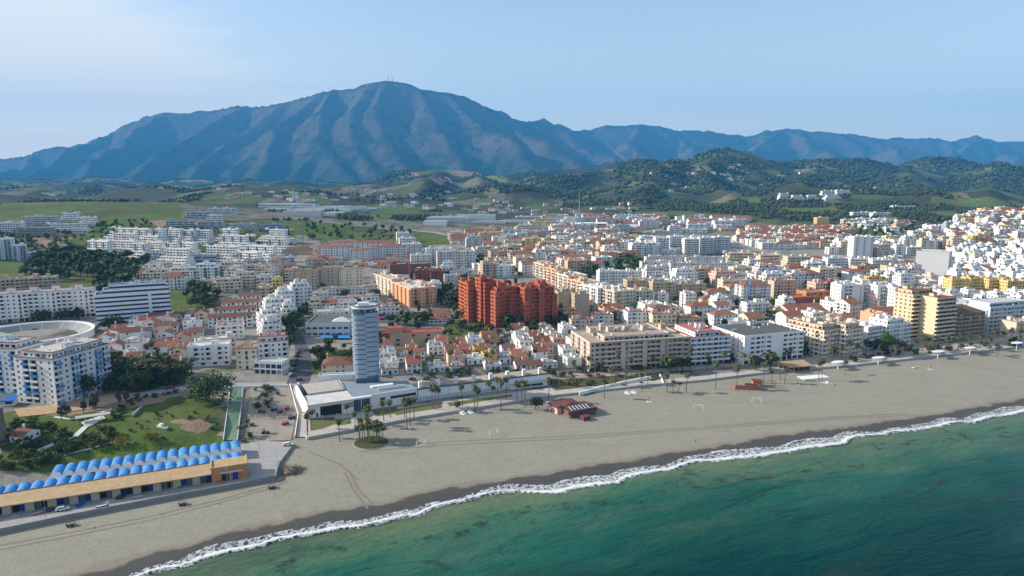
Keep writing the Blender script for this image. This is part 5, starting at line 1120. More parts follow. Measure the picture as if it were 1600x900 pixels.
# ------------------------------------------------------------------ trees
def leaf_material(name, cols):
    m = NT(name); r = m.n('ShaderNodeNewGeometry').outputs['Random Per Island']; o = m.n('ShaderNodeObjectInfo').outputs['Random']
    c = m.n('ShaderNodeValToRGB', {0: r})
    while len(c.color_ramp.elements) < len(cols): c.color_ramp.elements.new(0.5)
    for i, (el, k) in enumerate(zip(c.color_ramp.elements, cols)): el.position = i / (len(cols) - 1); el.color = (*k, 1)
    h = m.n('ShaderNodeHueSaturation', {'Hue': m.rng(o, 0, 1, 0.485, 0.515), 'Value': m.rng(o, 0, 1, 0.75, 1.25), 'Color': c.outputs[0]})
    return m.done(h.outputs[0], 0.8, None, 0.15)
LEAF = {'dark': leaf_material('dark_leaves', [(0.034, 0.055, 0.018), (0.062, 0.094, 0.03), (0.11, 0.138, 0.048)]), 'mid': leaf_material('mid_leaves', [(0.028, 0.05, 0.014), (0.055, 0.085, 0.022), (0.095, 0.125, 0.035)]),
        'olive': leaf_material('olive_leaves', [(0.055, 0.058, 0.026), (0.085, 0.08, 0.035), (0.13, 0.115, 0.055)]), 'bright': leaf_material('bright_leaves', [(0.03, 0.065, 0.012), (0.05, 0.10, 0.016), (0.09, 0.14, 0.025)]),
        'gold': leaf_material('golden_leaves', [(0.12, 0.09, 0.012), (0.19, 0.14, 0.02), (0.09, 0.09, 0.015)]), 'palm': leaf_material('palm_fronds', [(0.06, 0.075, 0.026), (0.09, 0.105, 0.036), (0.14, 0.14, 0.06)]), 'bare': leaf_material('bare_twigs', [(0.10, 0.085, 0.07), (0.15, 0.13, 0.11), (0.07, 0.06, 0.05)])}
BARK = mat_plain('bark', (0.10, 0.075, 0.055), 0.95, 0.3, 4); PBARK = mat_plain('palm_bark', (0.16, 0.125, 0.09), 0.95, 0.3, 6); DEADFROND = mat_plain('dead_fronds', (0.17, 0.12, 0.065), 0.95, 0.3, 5)
def leaf_quads(m, c, r, n, size, rng, flat=1.0):
    for _ in range(n):
        while True:
            p = Vector((rng.uniform(-1, 1), rng.uniform(-1, 1), rng.uniform(-1, 1)))
            if 0.25 < p.length < 1: break
        q = c + Vector((p.x * r, p.y * r, p.z * r * flat)); nrm = (p.normalized() + Vector((rng.uniform(-.7, .7), rng.uniform(-.7, .7), rng.uniform(-.2, .9)))).normalized()
        t = nrm.cross(Vector((rng.uniform(-1, 1), rng.uniform(-1, 1), rng.uniform(-1, 1))))
        if t.length < .01: continue
        t.normalize(); b = nrm.cross(t); s = size * rng.uniform(0.6, 1.4); k = rng.uniform(0.5, 0.9)
        m.quad(tuple(q - t * s), tuple(q - b * s * k), tuple(q + t * s), tuple(q + b * s * k))
def tree_meshes(kind, lod, seed):
    """Trunk with limbs, and a crown of leaf clumps through an uneven volume; unit height about 1."""
    rng = random.Random(seed); t = MB(); c = MB()
    if kind == 'round': H, cr, ch, flat, nl = 0.34, 0.40, 0.66, 0.85, 9
    elif kind == 'umbrella': H, cr, ch, flat, nl = 0.6, 0.46, 0.8, 0.42, 9
    elif kind == 'tall': H, cr, ch, flat, nl = 0.2, 0.22, 0.58, 1.7, 9
    elif kind == 'cypress': H, cr, ch, flat, nl = 0.08, 0.10, 0.53, 3.2, 7
    else: H, cr, ch, flat, nl = 0.05, 0.52, 0.42, 0.75, 7
    t.tube((0, 0, -0.06), (0.01, 0.01, H), 0.032, 6, r1=0.022)
    for k in range(nl):
        a = 2 * math.pi * (k + rng.uniform(-.3, .3)) / nl; rr = cr * rng.uniform(0.3, 0.72); z = ch + cr * flat * rng.uniform(-0.65, 0.62)
        p = Vector((math.cos(a) * rr, math.sin(a) * rr, max(z, H * 0.9)))
        if kind not in ('shrub', 'cypress'): t.tube((0, 0, H * 0.85), tuple(p * 0.96), 0.014, 4, r1=0.004)
        leaf_quads(c, p, cr * rng.uniform(0.36, 0.62), (64, 22, 9, 230)[lod], (0.05, 0.085, 0.13, 0.026)[lod], rng, min(flat, 1.5) if kind != 'umbrella' else 0.55)
    leaf_quads(c, Vector((0, 0, ch)), cr * 0.62, (70, 24, 10, 200)[lod], (0.055, 0.085, 0.13, 0.028)[lod], rng, min(flat, 2.6))
    return t, c
_TREES = {}
def tree_data(kind, lod, leaf, i):
    k = (kind, lod, leaf, i)
    if k not in _TREES:
        t, c = tree_meshes(kind, lod, hash((kind, i)) % 1000 if False else i * 37 + len(kind) * 11)
        if lod == 2:                                    # too small in the photograph to show its parts
            m = MB(); m.v = t.v + c.v; n = len(t.v); m.f = t.f + [tuple(n + q for q in f) for f in c.f]; m.m = [0] * len(t.f) + [1] * len(c.f); _TREES[k] = (m.mesh('tree', [BARK, LEAF[leaf]]), None)
        else: _TREES[k] = (t.mesh('trunk', [BARK]), c.mesh('crown', [LEAF[leaf]]))
    return _TREES[k]
TREEWORD = {'dark': 'dark green', 'mid': 'green', 'olive': 'olive brown', 'bright': 'bright green', 'gold': 'golden', 'bare': 'bare grey'}
COUNT = {}
def plant(x, y, h, kind='round', leaf='dark', wide=1.0, label=None, group=None, desc=None, name=None, lod=None, rng=random, zone=None, short=None, size=''):
    D = math.hypot(x, y); lod = lod if lod is not None else (3 if D < 520 and h > 12.5 else 0 if D < 420 else (1 if D < 620 else 2))
    name = name or {'round': 'olive_tree' if leaf == 'olive' else 'broadleaf_tree', 'umbrella': 'pine_tree', 'tall': 'poplar_tree', 'cypress': 'cypress_tree', 'shrub': 'shrub'}[kind]
    a, b = tree_data(kind, lod, leaf, rng.randrange(4)); z = ground(x, y); COUNT[name] = COUNT.get(name, 0) + 1
    rz = rng.uniform(0, 6.28); cat = 'shrub' if kind == 'shrub' else 'tree'
    desc = desc or f"{size}{TREEWORD[leaf]} {'bush' if kind == 'shrub' else {'umbrella': 'spreading tree', 'tall': 'tall narrow tree', 'cypress': 'cypress', 'round': 'round-crowned tree'}[kind]}"
    if b is None:
        o = bpy.data.objects.new(name, a); COL.objects.link(o); o.location = (x, y, z); o.rotation_euler = (0, 0, rz); o.scale = (h * wide, h * wide, h); note(o, cat, label, group, short, desc, h, zone); return o
    o = thing(name, (x, y, z), rz, cat, label, group, short, desc, h, zone); o.scale = (h * wide, h * wide, h)
    for nm, me in (('trunk', a), ('crown', b)):
        q = bpy.data.objects.new(nm, me); COL.objects.link(q); q.parent = o
    return o
MASS = []
def grove(P, n, kinds, hr, group, zone=None, leafs=('dark',), wide=(0.9, 1.2), seed=1, ignore=False, desc=None, mass=False, name=None):
    rng = random.Random(seed); Wp = [(p.x, p.y) for p in pts_at(P)]; xs = [p[0] for p in Wp]; ys = [p[1] for p in Wp]; done = tries = 0
    while done < n and tries < n * 40:
        tries += 1; x, y = rng.uniform(min(xs), max(xs)), rng.uniform(min(ys), max(ys))
        if not in_poly(np.array([x]), np.array([y]), Wp)[0] or (occ_at(x, y) and not ignore): continue
        h = rng.uniform(*hr)
        if mass: MASS.append((x, y, h, rng.choice(kinds), rng.uniform(0, 6.28))); done += 1; continue
        plant(x, y, h, rng.choice(kinds), rng.choice(leafs), rng.uniform(*wide), group=group, rng=rng, zone=zone, desc=desc, name=name, size=('low ', '', 'tall ')[min(2, int(3 * (h - hr[0]) / (hr[1] - hr[0] + 1e-6)))]); done += 1

def palm_meshes(seed, kind):
    rng = random.Random(seed); t = MB(); c = MB(); s = MB(); p = Vector((0, 0, -0.5)); lean = Vector((rng.uniform(-.05, .05), rng.uniform(-.05, .05), 0)); H = 10.0
    for k in range(6):
        q = Vector((lean.x * (k + 1) ** 1.4, lean.y * (k + 1) ** 1.4, H * (k + 1) / 6)); t.tube(tuple(p), tuple(q), 0.24 - 0.018 * k + (0.05 if k == 0 else 0), 6, r1=0.235 - 0.018 * k); p = q
    top = p; n, L = (36, 2.5) if kind == 'fan' else (38, 3.2)
    for k in range(n):                                  # fronds: folded strips that arch and droop
        a = 2.4 * k + rng.uniform(-.2, .2); el = rng.uniform(-0.75, 1.25) if kind == 'fan' else rng.uniform(-0.5, 1.2); l = L * rng.uniform(0.8, 1.1); d = Vector((math.cos(a), math.sin(a), 0)); side = Vector((-math.sin(a), math.cos(a), 0)); q = top.copy(); e = el; ws = (0.05, 0.30, 0.42, 0.3, 0.03) if kind != 'fan' else (0.05, 0.10, 0.36, 0.5, 0.04)
        prev = None
        for i, w in enumerate(ws):
            row = (q + side * w + Vector((0, 0, -w * .35)), q.copy(), q - side * w + Vector((0, 0, -w * .35)))
            if prev: c.quad(tuple(prev[0]), tuple(prev[1]), tuple(row[1]), tuple(row[0])); c.quad(tuple(prev[1]), tuple(prev[2]), tuple(row[2]), tuple(row[1]))
            prev = row; q = q + (d * math.cos(e) + Vector((0, 0, math.sin(e)))) * l / 4; e -= 0.42
    for k in range(12):                                 # skirt of dead fronds under the crown
        a = 2 * math.pi * k / 12; r = 0.5; s.quad((top.x + .2 * math.cos(a - .3), top.y + .2 * math.sin(a - .3), top.z), (top.x + .2 * math.cos(a + .3), top.y + .2 * math.sin(a + .3), top.z), (top.x + r * math.cos(a + .25), top.y + r * math.sin(a + .25), top.z - 1.5), (top.x + r * math.cos(a - .25), top.y + r * math.sin(a - .25), top.z - 1.4))
    return t.mesh('trunk', [PBARK]), c.mesh('crown', [LEAF['palm']]), s.mesh('dead_frond_skirt', [DEADFROND])
PALMS = {k: [palm_meshes(i * 5 + (0 if k == 'fan' else 99), k) for i in range(4)] for k in ('fan', 'date')}
def palm(px, py, h, kind='fan', label=None, rng=random.Random(3), group='palms along the promenade', world=None, z=None):
    A = world or at(px, py); D = math.hypot(A.x, A.y); zz = ground(A.x, A.y) if z is None else z
    d = ('tall thin palm' if h > 11 else ('short palm' if h < 7.5 else 'slim palm')) if kind == 'fan' else ('bushy date palm' if h < 9 else 'tall feathery palm')
    o = thing('palm_tree', (A.x, A.y, zz), rng.uniform(0, 6.28), 'palm tree', label, group, None, d, h, 'palm'); s = h / 10.0; k = max(0.85, s) if h < 10 else 1.0; o.scale = (k, k, s)
    for nm, me in zip(('trunk', 'crown', 'dead_frond_skirt'), rng.choice(PALMS[kind])[:3 if kind == 'fan' else 2]):
        q = bpy.data.objects.new(nm, me); COL.objects.link(q); q.parent = o
    occupy(A.x, A.y, 1, 0, -1.5, 1.5, -1.5, 1.5); return o

# ------------------------------------------------------------------ the rest of the town, street by street
def pick(rng, d):
    t = rng.random() * sum(d.values())
    for k, v in d.items():
        t -= v
        if t <= 0: return k
    return k
def fill(P, ang, w, d, st, cols, roofs, name, cat, zone, seed, street=7.0, gap=(0.0, 1.5), keep=1.0, tiles=('terracotta',), fronts=('wBw', 'wbw', 'wWw', 'bwb', 'sBw', 'wbsw', 'tbw'), cop=0.4, fh=2.95, wander=0.0, maxn=200, steps=0, rcols=('white', 'pale', 'terra', 'grey'), group=None, off=0.0):
    rng = random.Random(seed); Wp = [(p.x, p.y) for p in pts_at(P)]; a = R(ang); ca, sa = math.cos(a), math.sin(a)
    U = [(x * ca + y * sa, -x * sa + y * ca) for x, y in Wp]; u0, u1 = min(p[0] for p in U), max(p[0] for p in U); v0, v1 = min(p[1] for p in U), max(p[1] for p in U)
    n = 0; v = v0 + 1; row = 0
    while v < v1:
        u = u0 + rng.uniform(0, 4); dep = rng.uniform(*d)
        while u < u1 and n < maxn:
            ww = rng.uniform(*w); dd = dep * rng.uniform(0.9, 1.1); jv = v + rng.uniform(-wander, wander); ja = rng.uniform(-wander, wander) * 0.9
            cu, cv = u + ww / 2, jv + dd / 2; x, y = cu * ca - cv * sa, cu * sa + cv * ca
            if in_poly(np.array([x]), np.array([y]), Wp)[0] and rng.random() < keep:
                aa = R(ang + ja); c2, s2 = math.cos(aa), math.sin(aa); ax, ay = x - c2 * ww / 2 + s2 * dd / 2, y - s2 * ww / 2 - c2 * dd / 2
                if not occupied(ax, ay, c2, s2, 0, ww, 0, dd, pad=0.2):
                    s_ = rng.randint(*st); col = pick(rng, cols); rf = pick(rng, roofs); trim = rng.random() < cop
                    A = Vector((ax, ay, ground(ax, ay))); px, py = proj(x, y, A.z)
                    far = y > 760
                    block(px, py, ww, s_, dd, col, ang=ang + ja, fh=fh, front=rng.choice(fronts), left=rng.choice(('w', 'wb', 's')), roof=rf, rcol=rng.choice(rcols), tile=rng.choice(tiles), cop=0.3 if trim and rf == 'flat' and not far else 0, stairs=(1 + int(ww > 16) + int(ww > 24)) if not far else 1,
                          attic=1 if rf == 'flat' and rng.random() < 0.3 and s_ > 2 else 0, name=name, cat=cat, zone=zone, A=A, L=ww, group=group or ('buildings ' + zone), steps=steps, stepd=3.2, rail=W('white') if rng.random() < .6 else W(col))
                    n += 1
            u += ww + (rng.uniform(*gap) if rng.random() < 0.75 else rng.uniform(3, 6))
        v += dep * 1.05 + (street if row % 2 else 1.6); row += 1
    return n
TOWN = {'white': 7, 'bluewhite': 2, 'cream': 2.6, 'beige': 1.0, 'pink': 0.6, 'peach': 0.6, 'yellow': 0.4, 'lightgrey': 0.6}
VILL = {'white': 8, 'bluewhite': 1.5, 'cream': 1.2, 'pink': 0.5, 'yellow': 0.3, 'peach': 0.3}
EDGEOCC = _OYW * 0
_e = line_dist(_OXW, _OYW, edge); OCC |= (_e < 12)
NF = {}
NF['village'] = fill([(158, 578), (160, 530), (200, 508), (290, 497), (330, 505), (322, 520), (285, 545), (285, 578)], 20, (7.5, 12), (8, 11), (2, 3), VILL, {'gablex': 5, 'gabley': 3, 'flat': 2.5}, 'village_house', 'house', 'in the white village left of the four-storey flats', 11, street=3, wander=2.0, tiles=('oldtile', 'oldtile', 'terracotta'), fronts=('wsw', 'wBs', 'sws'), fh=2.7, rcols=('pale', 'white'))
NF['townhouse'] = fill([(594, 582), (600, 548), (690, 543), (694, 582)], 14, (7, 11), (8, 10), (1, 2), {'white': 7, 'cream': 1, 'yellow': .5, 'pink': .7}, {'flat': 4, 'shed': 2, 'gablex': 2}, 'townhouse', 'house', 'below the red-roofed school', 21, street=1.5, wander=.6, tiles=('terracotta', 'oldtile'), fh=2.8, fronts=('wBw', 'wtw'))
NF['townhouse2'] = fill([(698, 582), (702, 540), (770, 530), (800, 516), (905, 512), (902, 585), (790, 584)], 14, (7, 11), (8, 11), (1, 2), {'white': 8, 'cream': 1, 'yellow': .4, 'pink': .8, 'ochre': .2}, {'flat': 5, 'shed': 2, 'gablex': 2}, 'townhouse', 'house', 'in the huddle left of the beige beachfront block', 22, street=2.2, wander=1.2, tiles=('terracotta', 'oldtile'), fh=2.8, fronts=('wBw', 'wtw', 'sws'))
NF['behindhall'] = fill([(482, 492), (500, 470), (590, 475), (640, 480), (640, 492), (590, 494)], 14, (9, 15), (9, 12), (2, 3), VILL, {'flat': 4, 'gablex': 1}, 'townhouse', 'house', 'behind the sports hall', 23, street=6, keep=0.8)
NF['midright'] = fill([(872, 505), (880, 488), (960, 470), (1080, 474), (1240, 485), (1245, 512), (1150, 515), (1080, 515), (1010, 507)], 14, (9, 20), (10, 14), (2, 4), TOWN, {'flat': 5, 'gablex': 2, 'hip': 1.5}, 'town_building', 'building', 'behind the beachfront blocks', 24, street=7)
NF['beach2'] = fill([(1238, 540), (1260, 500), (1310, 482), (1420, 480), (1422, 525), (1340, 532)], 24, (9, 18), (10, 15), (3, 4), {'cream': 4, 'white': 4, 'beige': 2, 'peach': 1}, {'flat': 4, 'gablex': 2, 'hip': 2}, 'town_building', 'building', 'between the hotel and the yellow tower', 25, street=6)
NF['midfar'] = fill([(748, 432), (745, 400), (850, 392), (880, 372), (1020, 382), (1005, 400), (940, 420), (860, 440), (800, 436)], 16, (14, 30), (11, 15), (3, 5), {'white': 5, 'cream': 3, 'peach': .9, 'yellow': .7, 'beige': 1}, {'flat': 6, 'hip': 1, 'gablex': .5}, 'apartment_block', 'apartment building', 'beyond the red towers', 26, street=10)
NF['cent2'] = fill([(1000, 460), (1000, 432), (1140, 425), (1290, 415), (1300, 440), (1230, 465), (1100, 475)], 12, (12, 28), (11, 15), (3, 5), TOWN, {'flat': 5, 'hip': 1.5}, 'apartment_block', 'apartment building', 'around the blue crane', 27, street=9)
NF['farc'] = fill([(700, 378), (720, 366), (860, 352), (1010, 362), (1020, 378), (860, 390), (770, 396)], 8, (16, 40), (11, 16), (2, 4), {'white': 5, 'cream': 2, 'lightgrey': 2, 'yellow': 1, 'peach': 1}, {'flat': 6, 'hip': 1.2, 'gablex': .5}, 'suburban_block', 'building', 'on the plain before the stadium', 28, street=14, keep=0.8)
NF['rmid'] = fill([(1300, 425), (1420, 412), (1432, 440), (1425, 462), (1310, 440)], 8, (12, 24), (11, 14), (3, 5), TOWN, {'flat': 5, 'hip': 1}, 'apartment_block', 'apartment building', 'left of the grey cube', 29, street=8)
NF['old'] = fill([(1438, 470), (1436, 440), (1500, 432), (1500, 410), (1480, 392), (1610, 388), (1610, 478), (1500, 484)], 18, (7, 13), (8, 12), (2, 4), {'white': 10, 'bluewhite': 3, 'cream': .6}, {'flat': 9, 'gablex': .6, 'shed': .5}, 'old_town_house', 'house', 'in the packed white old town', 30, street=3.5, wander=3, fh=2.8, maxn=210, cop=0.15, rcols=('white', 'pale', 'pale', 'terra'))
NF['upr'] = fill([(1400, 400), (1420, 378), (1500, 352), (1610, 345), (1610, 386), (1480, 392)], 8, (10, 22), (10, 14), (3, 6), {'white': 6, 'cream': 3, 'yellow': 1.2, 'tan': .5, 'bluegrey': .5}, {'flat': 5, 'gablex': 1}, 'upper_town_block', 'apartment building', 'on the slope above the old town', 31, street=8)
NF['upr2'] = fill([(1500, 350), (1530, 336), (1610, 332), (1610, 346)], 5, (12, 24), (10, 14), (3, 5), {'cream': 4, 'white': 3, 'yellow': 1}, {'flat': 4, 'hip': 2}, 'upper_town_block', 'apartment building', 'on the topmost street under the woods', 32, street=10)
NF['upr3'] = fill([(1295, 398), (1320, 382), (1400, 378), (1420, 392), (1400, 402)], 8, (12, 24), (10, 14), (3, 4), {'white': 5, 'cream': 2}, {'flat': 5}, 'upper_town_block', 'apartment building', 'behind the long white row', 33, street=8)
NF['pink'] = fill([(1150, 378), (1165, 350), (1190, 341), (1300, 338), (1325, 350), (1330, 366), (1290, 388), (1200, 390)], 4, (12, 24), (9, 12), (2, 3), {'cream': 4, 'peach': 2, 'pink': 1.5, 'white': 4}, {'flat': 4, 'hip': 2, 'gablex': 1.2}, 'hillside_house', 'house', 'in the peach-coloured hillside estate', 34, street=8, maxn=125)
NF['low'] = fill([(1010, 398), (1020, 380), (1150, 382), (1150, 396)], 4, (10, 22), (9, 12), (2, 4), {'white': 5, 'cream': 1, 'bluewhite': 2}, {'flat': 5}, 'apartment_block', 'apartment building', 'under the white-decked towers', 35, street=8)
NF['lc'] = fill([(225, 448), (240, 425), (400, 420), (460, 415), (470, 440), (400, 445), (340, 455)], 14, (12, 26), (11, 14), (2, 4), {'cream': 4, 'white': 3, 'beige': 1.5, 'yellow': .7}, {'flat': 5, 'hip': .6}, 'apartment_block', 'apartment building', 'between the grey hall and the brown-roofed terraces', 36, street=8)
NF['or'] = fill([(478, 414), (490, 398), (620, 396), (640, 412), (600, 420)], 8, (8, 15), (9, 12), (1, 2), {'peach': 1.5, 'cream': 4, 'pink': 1, 'white': 2}, {'hip': 3, 'gablex': 3, 'flat': 2}, 'orange_roofed_house', 'house', 'between the red-roofed ring and the beige slabs', 37, street=6)
NF['c3'] = fill([(690, 440), (690, 418), (745, 412), (745, 428), (720, 440)], 10, (12, 24), (10, 13), (2, 4), TOWN, {'flat': 4}, 'apartment_block', 'apartment building', 'under the pale grey slab', 38, street=7)
NF['far2'] = fill([(850, 354), (870, 342), (1000, 338), (1160, 345), (1155, 362), (1030, 366), (940, 360)], 3, (18, 44), (12, 18), (1, 4), {'white': 6, 'lightgrey': 2, 'bluewhite': 2, 'pink': .7, 'brick': .4}, {'flat': 6, 'gablex': 1}, 'suburban_block', 'building', 'around the stadium', 43, street=14, keep=0.75, maxn=75)
NF['far3'] = fill([(1320, 352), (1330, 342), (1420, 346), (1430, 356), (1400, 366)], 3, (14, 26), (11, 14), (2, 3), {'white': 5, 'cream': 2, 'peach': 1}, {'flat': 4, 'gablex': 1}, 'suburban_block', 'building', 'on the green ridge', 44, street=12, keep=0.6, maxn=24)
NF['w'] = fill([(425, 338), (440, 324), (570, 326), (560, 340)], 2, (40, 80), (25, 40), (1, 2), {'white': 4, 'lightgrey': 3, 'bluewhite': 2}, {'flat': 1}, 'warehouse', 'warehouse', 'on the far industrial plain', 39, street=20, fronts=('s', 'd'), fh=4.5, maxn=26, rcols=('white', 'grey', 'pale'))
NF['w2'] = fill([(660, 352), (700, 340), (860, 340), (900, 348), (800, 356)], 2, (40, 90), (20, 30), (1, 2), {'white': 4, 'lightgrey': 3}, {'flat': 1}, 'warehouse', 'warehouse', 'on the plain before the hills', 40, street=24, fronts=('s', 'd'), fh=4, maxn=16, keep=0.5, rcols=('white', 'grey', 'pale'))
NF['v'] = fill([(1590, 530), (1545, 520), (1500, 500), (1600, 478), (1640, 520)], 18, (10, 18), (10, 14), (3, 4), {'white': 5, 'cream': 1}, {'flat': 4}, 'town_building', 'building', 'behind the modern white hotel', 41, street=6)
print('fill', NF, sum(NF.values()))

sheet('bare_earth_scar', [(676, 285), (684, 278), (692, 276), (704, 279), (708, 285), (692, 288)], surf('orange_earth', (0.30, 0.15, 0.085), (0.42, 0.24, 0.15), 0.02, 0.95), 2.0, cell=22, block_occ=False)
# scattered white houses on the far hills
def hill_houses():
    rng = random.Random(77); spots = []
    for (x0, x1, y0, y1, n) in ((590, 690, 303, 328, 26), (470, 610, 297, 314, 28), (330, 480, 296, 312, 14), (690, 800, 300, 330, 16), (1020, 1090, 270, 300, 14), (1110, 1160, 258, 282, 12), (700, 920, 318, 336, 22), (1150, 1260, 256, 290, 8), (180, 300, 290, 300, 10), (900, 1000, 318, 335, 10), (1320, 1400, 282, 300, 6), (60, 130, 298, 308, 4), (400, 470, 312, 320, 5)):
        for _ in range(n): spots.append((rng.uniform(x0, x1), rng.uniform(y0, y1)))
    for px, py in spots:
        A = at(px, py); s = 1.0 if A.y < 2600 else 1.4; b = Bld(2); w, d = rng.uniform(11, 20) * s, rng.uniform(9, 12) * s; st = rng.randint(1, 2)
        z = b.vol(-w / 2, w / 2, 0, d, 0, st, 3.2, 'wWw', 's', 's', skirt=8, roof=rng.choice(('hip', 'flat', 'gablex')), bay=4)
        if rng.random() < .5: b.vol(w / 2 + .01, w / 2 + w * .4, 1, d * .8, 0, 1, 3.2, 'W', skirt=8, roof='flat')
        o = thing('hill_villa', (A.x, A.y, A.z), rng.uniform(-.3, .3), 'house', None, 'white houses dotted over the far hills', None, f"white {'two-storey' if st == 2 else 'one-storey'} villa", st * 3, 'on the far green hills')
        b.finish(o, W('white'), [FR('pale'), TM('terracotta')], W('white'))
hill_houses()

# ------------------------------------------------------------------ groves, gardens and street trees
grove([(30, 440), (60, 405), (110, 392), (235, 408), (232, 442), (150, 478), (145, 440)], 165, ('umbrella', 'round', 'tall'), (9, 15), 'dark trees of the wood left of the blue-banded office', 'w', ('dark', 'mid', 'mid', 'olive'), seed=2)
grove([(285, 478), (295, 448), (345, 452), (340, 478), (315, 485)], 38, ('round',), (6, 10), 'scrubby trees right of the blue-banded office', 'w', ('mid', 'olive', 'dark'), seed=3)
grove([(50, 506), (60, 485), (140, 478), (140, 500)], 20, ('round',), (7, 10), 'olive brown trees between arcaded block and bullring', 'w', ('olive', 'olive', 'mid'), seed=4)
grove([(165, 520), (190, 490), (200, 498), (190, 520)], 7, ('round', 'cypress'), (6, 11), 'trees at the foot of the blue-banded office', 'w', ('dark', 'mid'), seed=5)
grove([(92, 632), (120, 600), (150, 575), (175, 572), (275, 585), (290, 600), (240, 612), (170, 620)], 66, ('round', 'umbrella', 'round', 'tall'), (7, 13), 'dark trees of the park beside the blue balcony block', 'w', ('dark', 'mid', 'olive'), seed=6)
grove([(180, 570), (285, 572), (285, 582), (180, 584)], 12, ('round',), (4, 6), 'small trees on the green before the village', 'w', ('mid', 'dark'), seed=7)
grove([(445, 560), (446, 500), (478, 486), (478, 505), (470, 520), (458, 545)], 16, ('round',), (8, 12), 'dark trees between the cube houses and the sports hall', 'w', ('dark', 'mid'), seed=8)
grove([(598, 507), (600, 485), (655, 488), (680, 506), (640, 510)], 22, ('round', 'cypress'), (6, 10), 'garden trees behind the red-roofed school', 'w', ('dark', 'bright', 'mid'), seed=9)
grove([(652, 475), (690, 455), (722, 468), (724, 500), (690, 478)], 30, ('round',), (6, 11), 'olive brown trees left of the red towers', 'w', ('olive', 'olive', 'mid'), seed=10)
grove([(776, 522), (784, 500), (880, 498), (890, 510), (800, 530)], 26, ('round',), (6, 11), 'trees at the foot of the red towers', 'w', ('olive', 'mid', 'dark'), seed=12)
grove([(690, 530), (700, 505), (735, 508), (775, 525), (770, 532)], 24, ('shrub', 'round'), (3, 6), 'bushes on the green slope before the red towers', 'w', ('mid', 'dark', 'olive'), seed=13)
grove([(740, 420), (745, 398), (840, 398), (855, 408), (800, 416)], 55, ('round', 'tall'), (8, 12), 'dark wood beyond the pale grey slab', 'w', ('dark', 'dark', 'mid'), seed=14, mass=True)
grove([(900, 436), (905, 412), (1000, 405), (1005, 425), (950, 435)], 40, ('round',), (7, 11), 'trees around the orange-roofed white block', 'w', ('mid', 'dark'), seed=15, mass=True)
grove([(470, 375), (480, 350), (560, 352), (640, 362), (640, 376), (500, 378)], 50, ('round',), (6, 11), 'trees on the meadow above the red-roofed ring', 'w', ('dark', 'mid'), seed=16, mass=True)
grove([(1300, 392), (1290, 372), (1330, 352), (1420, 362), (1400, 380), (1360, 385)], 50, ('round',), (7, 11), 'trees on the green ridge near the lone white tower', 'w', ('dark', 'mid'), seed=17, mass=True)
grove([(1380, 352), (1430, 340), (1500, 345), (1480, 362), (1420, 372)], 40, ('round', 'umbrella'), (7, 12), 'trees on the green ridge above the old town', 'w', ('dark', 'dark', 'mid'), seed=18, mass=True)
grove([(0, 402), (0, 366), (120, 352), (240, 345), (250, 352), (110, 385), (60, 395)], 170, ('round', 'shrub'), (4, 8), 'bushes and small trees on the hill of white blocks', 'w', ('dark', 'olive'), seed=19, mass=True)
grove([(110, 398), (300, 398), (460, 400), (450, 352), (340, 350), (110, 380)], 260, ('round', 'shrub'), (3, 6), 'garden trees among the white terraces', 'w', ('dark', 'mid'), seed=20, mass=True)
grove([(500, 560), (850, 560), (1250, 520), (1420, 480), (1420, 430), (1000, 420), (850, 420), (500, 440)], 230, ('round', 'round', 'tall'), (6, 11), 'street trees of the town', 'w', ('dark', 'mid'), seed=21, name='street_tree')
grove([(870, 603), (905, 588), (1030, 588), (1035, 597), (960, 606)], 46, ('shrub',), (1.4, 2.8), 'low scrub on the bank by the white ramp', 'b', ('olive', 'mid', 'dark'), seed=22, ignore=True)
grove([(0, 735), (0, 672), (60, 655), (120, 690), (170, 672), (190, 690), (100, 720), (40, 738)], 105, ('shrub', 'shrub', 'round'), (2.6, 5.2), 'bushes of the overgrown garden at the left edge', 'b', ('dark', 'mid', 'olive'), seed=23)
grove([(165, 652), (215, 618), (300, 602), (300, 608), (222, 628), (180, 660)], 30, ('shrub',), (1.8, 3.2), 'clipped hedge bushes along the sandy path', 'b', ('dark',), seed=24)
grove([(392, 640), (390, 610), (430, 606), (440, 625), (425, 640)], 18, ('shrub',), (2, 4), 'bushes in the dirt yard', 'b', ('dark', 'mid'), seed=25, ignore=True)
grove([(372, 692), (380, 660), (395, 660), (400, 690)], 10, ('shrub',), (1.5, 3), 'bushes beside the green ramp', 'b', ('dark', 'mid'), seed=26, ignore=True)
grove([(905, 586), (905, 578), (1250, 552), (1420, 540), (1420, 548), (1250, 560), (1080, 574)], 58, ('round', 'shrub', 'round'), (4, 7.5), 'trees in front of the beachfront blocks', 'w', ('dark', 'mid', 'dark'), seed=27, ignore=True, name='street_tree')
grove([(1290, 566), (1420, 548), (1600, 535), (1600, 542), (1420, 557), (1300, 572)], 40, ('shrub', 'round'), (3, 5.5), 'shrubs along the right-hand promenade', 'b', ('dark', 'mid'), seed=28, ignore=True)
grove([(615, 588), (690, 582), (860, 580), (900, 588), (860, 592), (690, 592)], 34, ('round', 'shrub'), (3, 5.5), 'garden trees before the row houses', 'w', ('dark', 'mid'), seed=29, ignore=True)
grove([(485, 592), (495, 550), (545, 545), (600, 548), (605, 592), (545, 588)], 22, ('round', 'shrub', 'round'), (4, 8), 'garden trees around the foot of the tower', 'w', ('dark', 'mid'), seed=31)
grove([(60, 690), (190, 640), (345, 640), (345, 692), (200, 700), (120, 720)], 46, ('shrub',), (0.8, 2.2), 'tufts and small bushes on the green field', 'b', ('mid', 'olive', 'bright'), seed=32)
